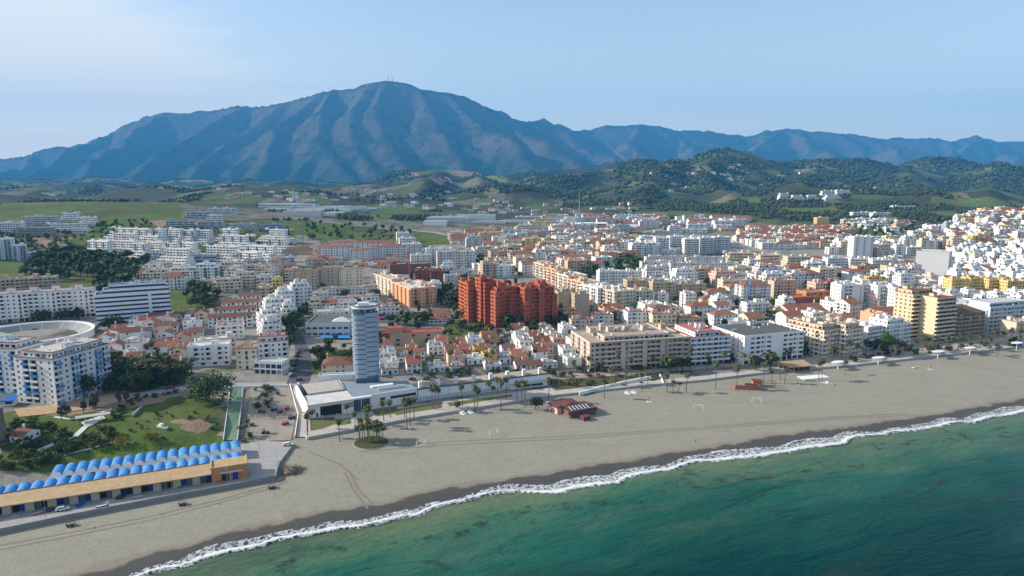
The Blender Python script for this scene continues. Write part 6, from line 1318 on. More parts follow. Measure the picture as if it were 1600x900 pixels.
# single trees that stand out
for px, py, h, k, l, w, lb in ((334, 630, 23, 'shrub', 'dark', 0.92, 'huge dark spreading tree at the corner of the green field'), (314, 629, 14, 'shrub', 'dark', 1.0, 'smaller dark tree against the huge dark tree'), (190, 696, 5.5, 'shrub', 'gold', 1.2, 'golden round bush on the green field, left'), (237, 690, 6, 'shrub', 'gold', 1.25, 'golden round bush on the green field, right'),
                               (497, 566, 12, 'round', 'dark', 0.95, 'dark round tree left of the brown-roofed villa'), (656, 504, 8, 'round', 'dark', 1.0, 'dark round tree before the orange-roofed villa'), (729, 500, 10, 'round', 'dark', 1.0, 'dark round tree at the left foot of the red towers'), (958, 507, 11, 'tall', 'mid', 1.3, 'pointed green tree between the red-edged flats'),
                               (1046, 583, 12, 'round', 'dark', 1.15, 'broad dark tree before the beige beachfront block, left'), (1066, 581, 11, 'round', 'dark', 1.1, 'broad dark tree before the pink-roofed block'), (1180, 580, 11, 'round', 'dark', 1.1, 'broad dark tree before the dark-roofed hotel, left of a pair'), (1203, 579, 12, 'round', 'dark', 1.15, 'broad dark tree before the dark-roofed hotel, right of a pair'),
                               (1386, 556, 16, 'round', 'bright', 1.0, 'large bright green tree left of the yellow tower'), (104, 610, 13, 'tall', 'dark', 1.5, 'dark layered conifer against the blue balcony block'), (715, 640, 4.5, 'round', 'dark', 1.1, 'small round tree on the plaza lawn'), (837, 640, 7, 'round', 'olive', 1.2, 'bushy olive tree on the sand left of the brown kiosk'), (842, 639, 6, 'round', 'olive', 1.1, 'smaller olive tree on the sand next to the brown kiosk')):
    A = at(px, py); plant(A.x, A.y, h, k, l, w, label=lb, name='broadleaf_tree' if k == 'shrub' and h > 10 else None)
for k, (px, py, h) in enumerate(((96, 655, 7), (105, 652, 8), (131, 645, 7), (146, 640, 9), (150, 641, 8), (186, 632, 7), (198, 630, 7))):
    A = at(px, py); plant(A.x, A.y, h, 'tall', 'bare', 1.0, label=('leftmost', 'second from left', 'third from left', 'middle', 'third from right', 'second from right', 'rightmost')[k] + ' bare leafless tree along the sandy path', group='bare trees along the sandy path', name='bare_tree')
def tree_mass():
    m = MB(); parts = {}
    for x, y, h, kind, rz in MASS:
        k = (kind, int(rz * 10) % 4)
        if k not in parts: parts[k] = tree_meshes(kind, 2, k[1] * 37 + len(kind) * 11)
        t, c = parts[k]; z = ground(x, y); cs, sn = math.cos(rz) * h, math.sin(rz) * h
        for q, mi in ((t, 0), (c, 1)):
            n = len(m.v); m.v += [(x + a * cs - b * sn, y + a * sn + b * cs, z + d * h) for a, b, d in q.v]; m.f += [tuple(n + i for i in f) for f in q.f]; m.m += [mi] * len(q.f)
    o = m.build('tree_cover', [BARK, LEAF['dark']], None, 'stuff'); o['label'] = 'dark small trees of the woods and meadows inland of the town'
tree_mass()
print('trees', COUNT)

# far woods: one mass of small crowns over the hills
def far_woods():
    rng = np.random.RandomState(3); n = 90000
    Y = 1180 + 4300 * rng.rand(n) ** 1.35; X = (rng.rand(n) * 2 - 1) * (0.80 * Y)
    px, py = screen(X, Y, 50 + 0 * X)
    d = fbm(X / 230, Y / 230, 4, 51) + 0.35 * (fbm(X / 60, Y / 60, 2, 53) - 0.5) + np.where((px > 960), 0.10, 0.0) + np.where(Y < 2000, -0.06, 0)
    z = T(X, Y); px, py = screen(X, Y, z)
    ok = d > np.where(px < 960, 0.60, 0.53)
    for P in GREEN: ok &= ~in_poly(px, py, P)
    occ = np.array([occ_at(a, b) for a, b in zip(X, Y)]); ok &= ~occ
    ok &= ~((px > 1010) & (py > 346) & (px < 1600)) & ~((px > 400) & (px < 1010) & (py > 345)) & ~((px < 400) & (py > 318) & (px > 280))
    X, Y, z = X[ok], Y[ok], z[ok]; n = len(X)
    base = np.array([(1, 0, 0), (0, 1, 0), (-1, 0, 0), (0, -1, 0), (0, 0, 1.0), (0, 0, -0.4)]); tri = np.array([(0, 1, 4), (1, 2, 4), (2, 3, 4), (3, 0, 4), (1, 0, 5), (2, 1, 5), (3, 2, 5), (0, 3, 5)])
    s = (3.2 + 3.6 * rng.rand(n)) * np.clip(Y / 2000, 0.8, 1.7); a = rng.rand(n) * 6.28
    V = np.empty((n, 6, 3)); jit = 1 + 0.5 * (rng.rand(n, 6, 1) - 0.5); b = base[None] * jit
    V[..., 0] = X[:, None] + (b[..., 0] * np.cos(a)[:, None] - b[..., 1] * np.sin(a)[:, None]) * s[:, None]; V[..., 1] = Y[:, None] + (b[..., 0] * np.sin(a)[:, None] + b[..., 1] * np.cos(a)[:, None]) * s[:, None]; V[..., 2] = z[:, None] + s[:, None] * 0.5 + b[..., 2] * s[:, None] * 0.95
    F = (tri[None] + 6 * np.arange(n)[:, None, None]).reshape(-1, 3)
    me = np_mesh('far_woods', V.reshape(-1, 3), F, smooth=False)
    link('far_woods', me, leaf_material('far_wood_leaves', [(0.02, 0.034, 0.014), (0.04, 0.056, 0.022), (0.075, 0.09, 0.035)]), kind='stuff', label='dark scattered woodland covering the hills behind the town'); print('far woods', n)
far_woods()
# ------------------------------------------------------------------ the seafront: tower, museum, terrace wall, promenade
def frame(name, p, ang, cat, label, short=None, group=None, h=5, z=None):
    return thing(name, (p[0], p[1], ground(p[0], p[1]) if z is None else z), R(ang), cat, label, group, short, None, h)
LOUVRE = mat_plain('silver_louvres', (0.36, 0.44, 0.52), 0.4, 0.16, 0.35, spec=0.5, metal=0.1); CORE = mat_plain('tower_glass', (0.12, 0.17, 0.22), 0.25, 0.2, 0.5, spec=0.5)
WHITE = W('white'); DARKG = shiny('dark_glass', (0.015, 0.022, 0.028), 0.2); GLASSB = shiny('blue_grey_glass', (0.06, 0.10, 0.13), 0.2)
def tower():
    D = 372.0; x = (565.5 - 800) / FPX * D; zt = CAM_H - (480 - 280) * D / FPX * 0.985; zb = ground(x, D)
    o = thing('viewing_tower', (x, D, zb), R(14), 'tower', 'tall blue-grey tower with rounded corners wrapped in staggered louvre bands above the white museum', None, 'the grey tower', None, 40)
    H = zt - zb; r = 7.0; z0 = 6.2
    def se(t, rr):                                      # rounded-square outline, one flat side towards the sea
        c, q = math.cos(t), math.sin(t); k = rr / (abs(c) ** 3.4 + abs(q) ** 3.4) ** (1 / 3.4); return (c * k, q * k)
    def ring(m, r0, z0, r1, z1, t0, t1, n):
        for i in range(n):
            a, b_ = t0 + (t1 - t0) * i / n, t0 + (t1 - t0) * (i + 1) / n; m.quad((*se(a, r0), z0), (*se(b_, r0), z0), (*se(b_, r1), z1), (*se(a, r1), z1))
    m = MB(); ring(m, r - .32, -3, r - .32, H - 3.4, 0, 2 * math.pi, 48); m.build('core', CORE, o)
    n = 13; fh = (H - 4.0 - z0) / n; hp = math.pi / 2; ARCS = ((-hp - .85, -hp, 0, 9), (-hp, -hp + .85, .45, 9), (-hp + .85, .6, .05, 9), (.6, math.pi - .6, .4, 12), (math.pi - .6, 1.5 * math.pi - .85, .5, 9))
    for k in range(n):
        for t0, t1, st, nn in ARCS:                     # louvre screens round each storey, staggered in height
            m = MB(); za = z0 + (k + st) * fh; zb_ = min(za + fh * .76, H - 3.5)
            if zb_ - za < .4: continue
            ring(m, r + .14, za, r + .14, za + .22, t0, t1, nn); ring(m, r + .14, za + .22, r + .02, za + .3, t0, t1, nn); ring(m, r + .02, za + .3, r - .06, zb_, t0, t1, nn); ring(m, r - .3, za, r + .14, za, t0, t1, nn); ring(m, r - .06, zb_, r - .32, zb_, t0, t1, nn)
            m.build('louvre_screen', LOUVRE, o)
    m = MB()
    for i in range(44): a = 2 * math.pi * i / 44; m.tube((*se(a, r + .08), z0), (*se(a, r + .02), H - 3.6), 0.05, 4)
    m.build('mullion', LOUVRE, o, 'stuff')
    m = MB(); m.cyl(0, 0, H - 3.6, H - 3.2, r - .3, r - .3, 36); m.cyl(0, 0, H - 3.2, H - 1.4, r - .9, r - .9, 30); m.build('lookout_storey', GLASSB, o)
    m = MB(); m.cyl(0, 0, H - 1.4, H - 0.4, r - .1, r + 0.05, 40); m.build('rim', WHITE, o)
    m = MB()
    for i in range(12): a = 2 * math.pi * i / 12; m.tube(((r - .4) * math.cos(a), (r - .4) * math.sin(a), H - 3.3), ((r - .4) * math.cos(a), (r - .4) * math.sin(a), H - 1.3), 0.14, 5)
    m.build('column', WHITE, o, 'stuff')
    m = MB(); m.box(-3.5, 2.5, -1, 3.5, H - .4, H + 1.2); m.box(3, 4.6, -3, -1, H - .4, H + .6); m.build('roof_plant', W('lightgrey'), o)
    m = MB()
    for i in range(36):
        a = 2 * math.pi * i / 36; b = 2 * math.pi * (i + 1) / 36; m.quad(((r + .0) * math.cos(a), (r + .0) * math.sin(a), H - .4), ((r + .0) * math.cos(b), (r + .0) * math.sin(b), H - .4), ((r + .0) * math.cos(b), (r + .0) * math.sin(b), H + .5), ((r + .0) * math.cos(a), (r + .0) * math.sin(a), H + .5))
    m.build('parapet', RG, o)
    m = MB(); m.box(-r + 1, r - 1, -r - 0.4, 2, -2, z0 - .2); m.build('lobby', GLASSB, o); occupy(x, D, 1, 0, -10, 10, -10, 10)
tower()

def museum():
    A = at(482, 655); B_ = at(553, 644.5); d = Vector((B_.x - A.x, B_.y - A.y)); L = d.length; ang = math.degrees(math.atan2(d.y, d.x)); z = ground(A.x, A.y)
    o = frame('museum', A, ang, 'museum', 'low white angular museum with dark picture window at the foot of the silver tower', 'the white museum', h=6, z=z)
    H = 7.0; b = Bld(0); w = b.wall
    # left hall: front wall with a wide recessed window
    x0, x1, wa, wb = 0, L, L * 0.26, L * 0.74
    for q in ((x0, wa, -2, H), (wb, x1, -2, H), (wa, wb, H - 1.5, H)): w.quad((q[0], 0, q[2]), (q[1], 0, q[2]), (q[1], 0, q[3]), (q[0], 0, q[3]))
    for q in (((wa, 0, 0), (wa, 2.2, 0), (wa, 2.2, H - 1.5), (wa, 0, H - 1.5)), ((wb, 2.2, 0), (wb, 0, 0), (wb, 0, H - 1.5), (wb, 2.2, H - 1.5)), ((wa, 2.2, H - 1.5), (wb, 2.2, H - 1.5), (wb, 0, H - 1.5), (wa, 0, H - 1.5)), ((wa, 0, 0), (wb, 0, 0), (wb, 2.2, 0), (wa, 2.2, 0))): w.quad(*q)
    w.quad((wa, 0, -2), (wb, 0, -2), (wb, 0, 0), (wa, 0, 0))
    m = MB(); m.quad((wa, 2.15, 0), (wb, 2.15, 0), (wb, 2.15, H - 1.5), (wa, 2.15, H - 1.5)); m.build('picture_window', DARKG, o)
    m = MB()
    for f in (0.4, 0.58): m.box(wa + (wb - wa) * f - .05, wa + (wb - wa) * f + .05, 2.05, 2.14, 0, H - 1.5)
    m.box(wa, wb, 2.04, 2.13, 2.0, 2.15); m.build('mullion', shiny('dark_frame', (0.03, 0.03, 0.03), 0.5), o)
    dep = 34
    w.quad((0, dep, -2), (0, 0, -2), (0, 0, H), (0, dep, H + 1.5)); w.quad((x1, 0, -2), (x1, dep, -2), (x1, dep, H + 1.5), (x1, 0, H)); w.quad((x1, dep, -2), (x0, dep, -2), (x0, dep, H + 1.5), (x1, dep, H + 1.5))
    r = MB(); r.box(-.6, x1 + .2, -.8, dep * .45, H + .0, H + .35); r.build('front_roof', FR('white'), o)
    r = MB(); r.box(3, x1 - 1, dep * .45, dep, H + .9, H + 1.25); r.box(3, x1 - 1, dep * .45, dep * .45 + .3, H + .3, H + .9); r.build('rear_roof', FR('pale'), o)
    m = MB(); m.box(-.6, x1 + .25, -.9, -.62, H - .25, H + .42); m.build('cornice', W('lightgrey'), o)
    m = MB(); m.box(L * .08, L * .16, -.06, .0, 2.4, 4.8); m.build('poster', surf('poster_sand', (0.42, 0.27, 0.14), (0.55, 0.38, 0.2), 1.2), o)
    m = MB(); m.box(L * .17, L * .21, -.06, 0, 0.3, 2.5); m.build('side_door', DARKG, o)
    m = MB(); m.box(L * .80, L * .995, -.06, 0, 3.0, 5.6); m.build('mural', surf('mural_print', (0.20, 0.19, 0.19), (0.45, 0.44, 0.42), 0.9), o)
    # sloping white wedge at the left: outside stair wall
    m = MB(); P = [(-3.5, 0, -2), (-1, 0, -2), (-1, 0, 1.2), (-3.5, 0, .2)]
    m.quad((-.9, -1, -2), (-.02, -1, -2), (-.02, -1, H + .6), (-.9, -1, 1.0)); m.quad((-.9, 30, -2), (-.9, -1, -2), (-.9, -1, 1.0), (-.9, 30, 9)); m.quad((-.9, -1, 1.0), (-.02, -1, H + .6), (-.02, 30, 9.2), (-.9, 30, 9)); m.build('side_wing_wall', WHITE, o)
    # glazed entrance and the right-hand wall
    m = MB(); m.quad((x1 + .2, 3.4, 0), (x1 + 9, 3.4, 0), (x1 + 9, 3.4, H - 1), (x1 + .2, 3.4, H - 1)); m.build('entrance_glass', GLASSB, o)
    m = MB()
    for i in range(7): m.box(x1 + .5 + i * 1.35, x1 + .6 + i * 1.35, 3.25, 3.36, 0, H - 1)
    m.build('mullion', W('lightgrey'), o)
    R2 = x1 + 9; E = at(652, 628); de = Vector((E.x - A.x, E.y - A.y)); c, s = math.cos(R(ang)), math.sin(R(ang)); Lx = de.x * c + de.y * s; Ly = -de.x * s + de.y * c
    def seg(xa, ya, xb, yb, z0, z1): w.quad((xa, ya, z0), (xb, yb, z0), (xb, yb, z1), (xa, ya, z1))
    yy = lambda x: 1.0 + (Ly - 1.0) * (x - R2) / (Lx - R2)
    seg(R2, 1.0, Lx, Ly, -2, 2.4); seg(R2, 1, Lx, Ly, 5.4, H); t1, t2 = R2 + (Lx - R2) * .42, Lx - .5
    seg(R2, 1, t1, yy(t1), 2.4, 5.4); seg(t2, yy(t2), Lx, Ly, 2.4, 5.4)
    m = MB(); m.quad((t1, yy(t1) + .3, 3.9), (t2, yy(t2) + .3, 3.9), (t2, yy(t2) + .3, 5.4), (t1, yy(t1) + .3, 5.4)); m.build('strip_window', DARKG, o); seg(t1, yy(t1) + .02, t2, yy(t2) + .02, 2.4, 3.9)
    m = MB(); m.box(R2 + 5, R2 + 7.6, yy(R2 + 5) - .12, yy(R2 + 5) + .4, 3.2, 5.3); m.build('window_box', DARKG, o)
    w.quad((R2, 12, -2), (R2, 1, -2), (R2, 1, H), (R2, 12, H)); w.quad((Lx, Ly, -2), (Lx, Ly + 16, -2), (Lx, Ly + 16, H), (Lx, Ly, H))
    r = MB(); r.quad((x1, 0, H + .2), (R2, 1, H + .2), (R2, 30, H + .2), (x1, 30, H + .2)); r.quad((R2, 1, H + .2), (Lx, Ly, H + .2), (Lx, Ly + 16, H + .2), (R2, 30, H + .2)); r.build('terrace_roof', surf('blue_grey_roof', (0.20, 0.25, 0.30), (0.27, 0.32, 0.36), 0.3), o)
    m = MB(); m.box(x1, R2 + .2, -.6, 1.2, H - .3, H + .6); m.build('canopy', WHITE, o)
    m = MB()
    m.quad((R2, .9, H), (Lx, Ly - .1, H), (Lx, Ly - .1, H + .8), (R2, .9, H + .8)); m.quad((R2, 1.2, H), (Lx, Ly + .2, H), (Lx, Ly + .2, H + .8), (R2, 1.2, H + .8)); m.quad((R2, .9, H + .8), (Lx, Ly - .1, H + .8), (Lx, Ly + .2, H + .8), (R2, 1.2, H + .8)); m.build('parapet', WHITE, o)
    m = MB(); m.box(R2 + 6, R2 + 20, 8, 8.4, H + .2, H + 1.6); m.box(R2 + 4, R2 + 16, 13, 16, H + .2, H + 1.0); m.build('roof_wall', WHITE, o)
    m = MB(); m.tube((x1 + 3, -4, -1), (x1 + 3, -4, 12), .09, 5, r1=.05); m.build('flagpole', WHITE, o)
    w.build('wall', WHITE, o)
    # steps before the picture window
    for k in range(3):
        m = MB(); m.box(wa - 2, wb + .5, -3.6 + k * 1.1, -0.05, -1.2, -.65 + k * .25); m.build('step', CONCRETE, o)
    return A, ang, z
museum()

def terrace_wall():
    """The long white wall that holds up the town's terrace, with tall pale panels and stub pillars along its top."""
    A = at(653, 626); B_ = at(858, 600); d = Vector((B_.x - A.x, B_.y - A.y)); L = d.length; ang = math.degrees(math.atan2(d.y, d.x)); z = 2.8
    o = frame('terrace_wall', A, ang, 'wall', 'long white terrace wall with square pillars right of the museum, palms before it', 'the white terrace wall', h=5, z=z); b = Bld(0)
    n = 9; pw = L / n; H = 7.2
    for k in range(n):
        m = MB(); m.box(k * pw + .08, (k + 1) * pw - .08, 0, .5, -2, H - .8 + (.18 if k % 2 else 0)); m.build('wall_panel', WHITE if k % 2 == 0 else W('bluewhite'), o)
    m = MB(); m.box(0, L, .45, 13, -2, H - 1.0); m.build('terrace', PINKPAVE, o)
    m = MB(); m.box(-.2, L + .2, -.3, .9, H - .8, H - .2); m.build('coping', shiny('slate_coping', (0.10, 0.105, 0.11), .7), o)
    for k in range(8):
        x = 1.0 + k * (L - 3) / 7.4; m = MB(); m.box(x, x + 1.8, 1.0, 2.6, H - 1, H + 3.2); m.build('pillar', WHITE, o)
        if k < 7:
            m = MB(); m.box(x + 2.4, x + 6.2, 1.2, 1.7, H - 1, H + .1); m.box(x + 2.4, x + 6.2, 3.4, 3.9, H - 1, H + .1); m.build('bench', W('grey'), o)
    m = MB(); m.box(-2, L * .62, -.9, -.1, -2, 2.4); m.build('lower_wall', W('lightgrey'), o)
    # low building with dark windows at the right end
    C = at(797, 608); D_ = at(857, 601); d = Vector((D_.x - C.x, D_.y - C.y)); q = frame('beach_club', C, math.degrees(math.atan2(d.y, d.x)), 'building', 'low white building with dark window strip at the right end of the terrace wall', 'the low white beach building', h=4, z=2.8); Lc = d.length
    b = Bld(0); b.facade((0, -1.2), (1, 0), (0, -1), Lc, -1.5, 1, 1.6, 's'); b.facade((0, -1.2), (1, 0), (0, -1), Lc, .1, 1, 3.2, 'sdddds', bay=Lc / 6); b.wall.box(0.02, Lc - .02, 0.3, 10, -1.5, 3.3, bottom=False); b.wall.quad((0, .3, -1.5), (0, -1.2, -1.5), (0, -1.2, 3.3), (0, .3, 3.3)); b.wall.quad((Lc, -1.2, -1.5), (Lc, .3, -1.5), (Lc, .3, 3.3), (Lc, -1.2, 3.3))
    b.roof.box(-.4, Lc + .4, -2, 10.2, 3.3, 3.7); b.roof.box(2, Lc - 3, 3, 8, 3.7, 4.4); b.finish(q, WHITE, [FR('white')], WHITE)
terrace_wall()

def seawall():
    """Promenade slab and its low wall along the head of the beach."""
    L = [flat(px, py, 2.6) for px, py in EDGE_PX if px >= 480]
    L += [(L[-1][0] + 80, L[-1][1] + 36)]
    P = [Vector((p[0], p[1])) for p in L]
    inner = []
    for i, p in enumerate(P):
        d = (P[min(i + 1, len(P) - 1)] - P[max(i - 1, 0)]).normalized(); n = Vector((-d.y, d.x)); inner.append(n)
    def band(name, o0, o1, z0, z1, mat, i0=0, i1=None):
        V = []; F = []; i1 = i1 or len(P)
        for i in range(i0, i1):
            for off in (o0, o1):
                q = P[i] + inner[i] * off; V += [(q.x, q.y, z0), (q.x, q.y, z1)]
        for k in range(i1 - i0 - 1):
            a = 4 * k; F += [(a, a + 4, a + 5, a + 1), (a + 1, a + 5, a + 7, a + 3), (a + 3, a + 7, a + 6, a + 2)]
        F += [(0, 1, 3, 2), (4 * (i1 - i0 - 1), 4 * (i1 - i0 - 1) + 2, 4 * (i1 - i0 - 1) + 3, 4 * (i1 - i0 - 1) + 1)]
        me = bpy.data.meshes.new(name); me.from_pydata(V, [], F); me.update(); return me
    k = next(i for i, p in enumerate([q for q in EDGE_PX if q[0] >= 480]) if p[0] >= 1260)
    link('promenade', band('promenade', 0.5, 8.0, 0.5, 3.45, PAVE), PAVE, kind='structure'); link('promenade', band('promenade', 8.01, 24.0, 0.5, 3.6, PINKPAVE, k), PINKPAVE, kind='structure')
    o = link('sea_wall', band('sea_wall', -0.1, 0.5, 0.3, 3.75, WHITE), [surf('sea_wall_concrete', (0.36, 0.35, 0.33), (0.47, 0.46, 0.43), 0.3)]); o['category'] = 'sea wall'; o['label'] = 'low pale sea wall between the promenade and the sand'
    mid = [(px, py) for px, py in ((820, 626), (900, 612), (1000, 604), (1100, 594.5), (1180, 585), (1260, 577))]
    for i in range(len(mid) - 1): pass
seawall()

# ------------------------------------------------------------------ the fishermen's stores at the lower left
QZ = 3.3
def quay():
    P = [flat(x, y, QZ) for x, y in ((-60, 842), (0, 829), (110, 806), (250, 779), (430, 746), (437, 722), (460, 692), (410, 688), (352, 700), (200, 735), (0, 765), (-60, 775))]
    bm = bmesh.new(); vs = [bm.verts.new((*p, QZ)) for p in P]; f = bm.faces.new(vs); bmesh.ops.recalc_face_normals(bm, faces=[f])
    if f.normal.z < 0: bmesh.ops.reverse_faces(bm, faces=[f])
    r = bmesh.ops.extrude_face_region(bm, geom=[f])
    for g in r['geom']:
        if isinstance(g, bmesh.types.BMVert): g.co.z -= 2.8
    bmesh.ops.recalc_face_normals(bm, faces=bm.faces[:]); me = bpy.data.meshes.new('quay'); bm.to_mesh(me); bm.free(); link('quay', me, CONCRETE, kind='structure'); occupy_poly(P)
    o = frame('quay_wall', (0, 0), 0, 'wall', 'low grey kerb wall along the beach side of the fishermen\'s quay', h=1, z=0); o.location = (P[1][0], P[1][1], 0); m = MB(); b0 = P[1]
    for i in range(5):
        a, b = Vector(P[i]), Vector(P[i + 1]); d = (b - a).normalized(); n = Vector((-d.y, d.x)) * .25; q = [a - n, b - n, b + n, a + n]; m.prism([(v.x - b0[0], v.y - b0[1]) for v in q], 1.2, QZ + .75)
    m.build('kerb', surf('kerb_concrete', (0.22, 0.215, 0.2), (0.3, 0.29, 0.27), 0.4), o)
quay()
BLUEROOF = surf('blue_roof_sheet', (0.03, 0.20, 0.54), (0.12, 0.36, 0.66), 0.55, 0.55, (0.04, 0.15, 0.38)); BLUEDOOR = shiny('blue_door', (0.015, 0.05, 0.28), 0.5)
TANROOF = surf('tan_roof_tiles', (0.40, 0.27, 0.14), (0.53, 0.39, 0.23), 0.5, 0.9, (0.28, 0.18, 0.1)); WALLTAN = W('beige')
def boat_store():
    P0 = Vector(flat(-2, 806, QZ)); P1 = Vector(flat(331, 753.5, QZ)); d = P1 - P0; L = d.length; ang = math.degrees(math.atan2(d.y, d.x)); u = d / L; ext = 26.0; P0 = P0 - u * ext; L += ext
    o = frame('boat_store', P0, ang, 'storehouse', 'long low storehouse with ochre roof and dark gate bays along the quay', 'the ochre storehouse', h=3, z=QZ); H = 3.7; nb = 14; bw = L / nb; dep = 8.0; b = Bld(0); w = b.wall; DG = shiny('gate_grey', (0.16, 0.19, 0.2), 0.5)
    for k in range(nb):
        x = k * bw; f = 0.40                            # a pier of wall, then a gate bay set back
        w.box(x, x + bw * f, 0, dep, -.3, H, 0); w.quad((x + bw * f, 1.6, H - .9), (x + bw, 1.6, H - .9), (x + bw, 1.6, H), (x + bw * f, 1.6, H)); w.box(x + bw * f + .002, x + bw - .002, 3.2, dep, -.3, H, 0)
        for j in range(2):
            m = MB(); xa = x + bw * (f + .02 + j * .29); m.box(xa, xa + bw * .27, 1.6, 1.72, 0, H - .92)
            for q in range(1, 4): m.box(xa + bw * .27 * q / 4 - .03, xa + bw * .27 * q / 4 + .03, 1.56, 1.6, 0, H - .95)
            m.build('gate', BLUEDOOR if (k * 2 + j) % 3 == 0 else (DG if (k + j) % 2 else DARKG), o)
        m = MB(); m.box(x + bw * f, x + bw, 1.55, 1.6, H - .9, H - .1); m.build('lintel', shiny('lintel_grey', (0.12, 0.14, 0.15), 0.6), o)
    w.build('wall', WALLTAN, o)
    m = MB(); m.box(-.4, L + .0, -1.6, -1.35, H - .1, H + .25); m.quad((-.4, -1.6, H + .25), (L, -1.6, H + .25), (L, dep, H + 1.0), (-.4, dep, H + 1.0)); m.quad((L, -1.6, H), (-.4, -1.6, H), (-.4, dep, H + .7), (L, dep, H + .7)); m.build('roof', TANROOF, o)
    m = MB(); m.box(-.4, L, dep, dep + .3, H + .4, H + 1.2); m.build('ridge_tiles', TM('oldtile'), o)
    # end house
    e = frame('end_house', P0 + u * L, ang, 'storehouse', 'orange end house with one blue door closing the row of boat stores', 'the orange end house', h=4, z=QZ); b = Bld(0); hw = 13.2; b.wall.box(.05, hw, -.6, dep + .6, -.3, 5.2, 0); b.wall.build('wall', W('orange'), e); r = MB(); r.box(-.35, hw + .35, -1.0, dep + 1, 5.2, 5.5); r.box(-.2, hw + .2, -.8, -.3, 5.5, 6.0); r.box(hw - .3, hw + .2, -.3, dep + .8, 5.5, 6.0); r.box(-.2, .3, -.3, dep + .8, 5.5, 6); r.build('roof', TANROOF, e)
    m = MB(); m.box(3.2, 11.5, -1.9, -.62, 3.5, 3.7); m.build('awning_slab', W('lightgrey'), e); m = MB(); m.box(7.6, 9.6, -.72, -.58, 0, 3.0); m.build('door', BLUEDOOR, e); m = MB(); m.box(3.6, 6.2, -.7, -.58, 0, 3.0); m.build('gate', DARKG, e)
    v = Vector((-u.y, u.x))
    # two rows of storerooms under blue barrel vaults
    for row, (off, n, shift, lab) in enumerate(((dep + 1.1, 26, 0.0, 'front row of white storerooms under blue barrel roofs, right behind the ochre storehouse'), (dep + 14.6, 17, 37.0, 'rear row of white storerooms under blue barrel roofs beside the green field'))):
        q = frame('storeroom_row', P0 + u * (0.5 + shift) + v * off, ang, 'storehouse', lab, 'the rear blue-vaulted row' if row else 'the front blue-vaulted row', h=3, z=QZ, group=None); bw = (L + hw - 2 - shift) / n; d_ = 7.6 if row else 6.6; h = 3.3 if row else 3.5
        m = MB(); m.box(0, bw * n, 0, d_, -.5, h); m.build('wall', W('bluewhite'), q)
        if row == 1 or True:
            rr = bw * .46; sh = None
            for k in range(n):
                if sh is None:
                    m = MB(); N = 9
                    for i in range(N):
                        a0, a1 = math.pi * i / N, math.pi * (i + 1) / N; ya, yb = -.35, d_ + .35; f = .82 if row else .8
                        m.quad((-rr * math.cos(a0), ya, rr * f * math.sin(a0)), (-rr * math.cos(a0), yb, rr * f * math.sin(a0)), (-rr * math.cos(a1), yb, rr * f * math.sin(a1)), (-rr * math.cos(a1), ya, rr * f * math.sin(a1)))
                        m.tri((0, ya + .15, 0), (-rr * math.cos(a0), ya + .15, rr * f * math.sin(a0)), (-rr * math.cos(a1), ya + .15, rr * f * math.sin(a1)), 1); m.tri((0, yb - .15, 0), (-rr * math.cos(a1), yb - .15, rr * f * math.sin(a1)), (-rr * math.cos(a0), yb - .15, rr * f * math.sin(a0)), 1)
                    sh = m.mesh('barrel_roof', [BLUEROOF, W('bluewhite')])
                    m = MB(); m.box(-.95, .95, -.09, -.02, 0, 2.6); dm = m.mesh('door', [BLUEDOOR])
                for nm, me, z in (('barrel_roof', sh, h + .02), ('door', dm, 0)):
                    if nm == 'door' and k % 2 == 0: continue
                    c = bpy.data.objects.new(nm, me); COL.objects.link(c); c.parent = q; c.location = (bw * (k + .5), 0, z)
    return P0, u, v, L
BP0, BU, BV, BL = boat_store()

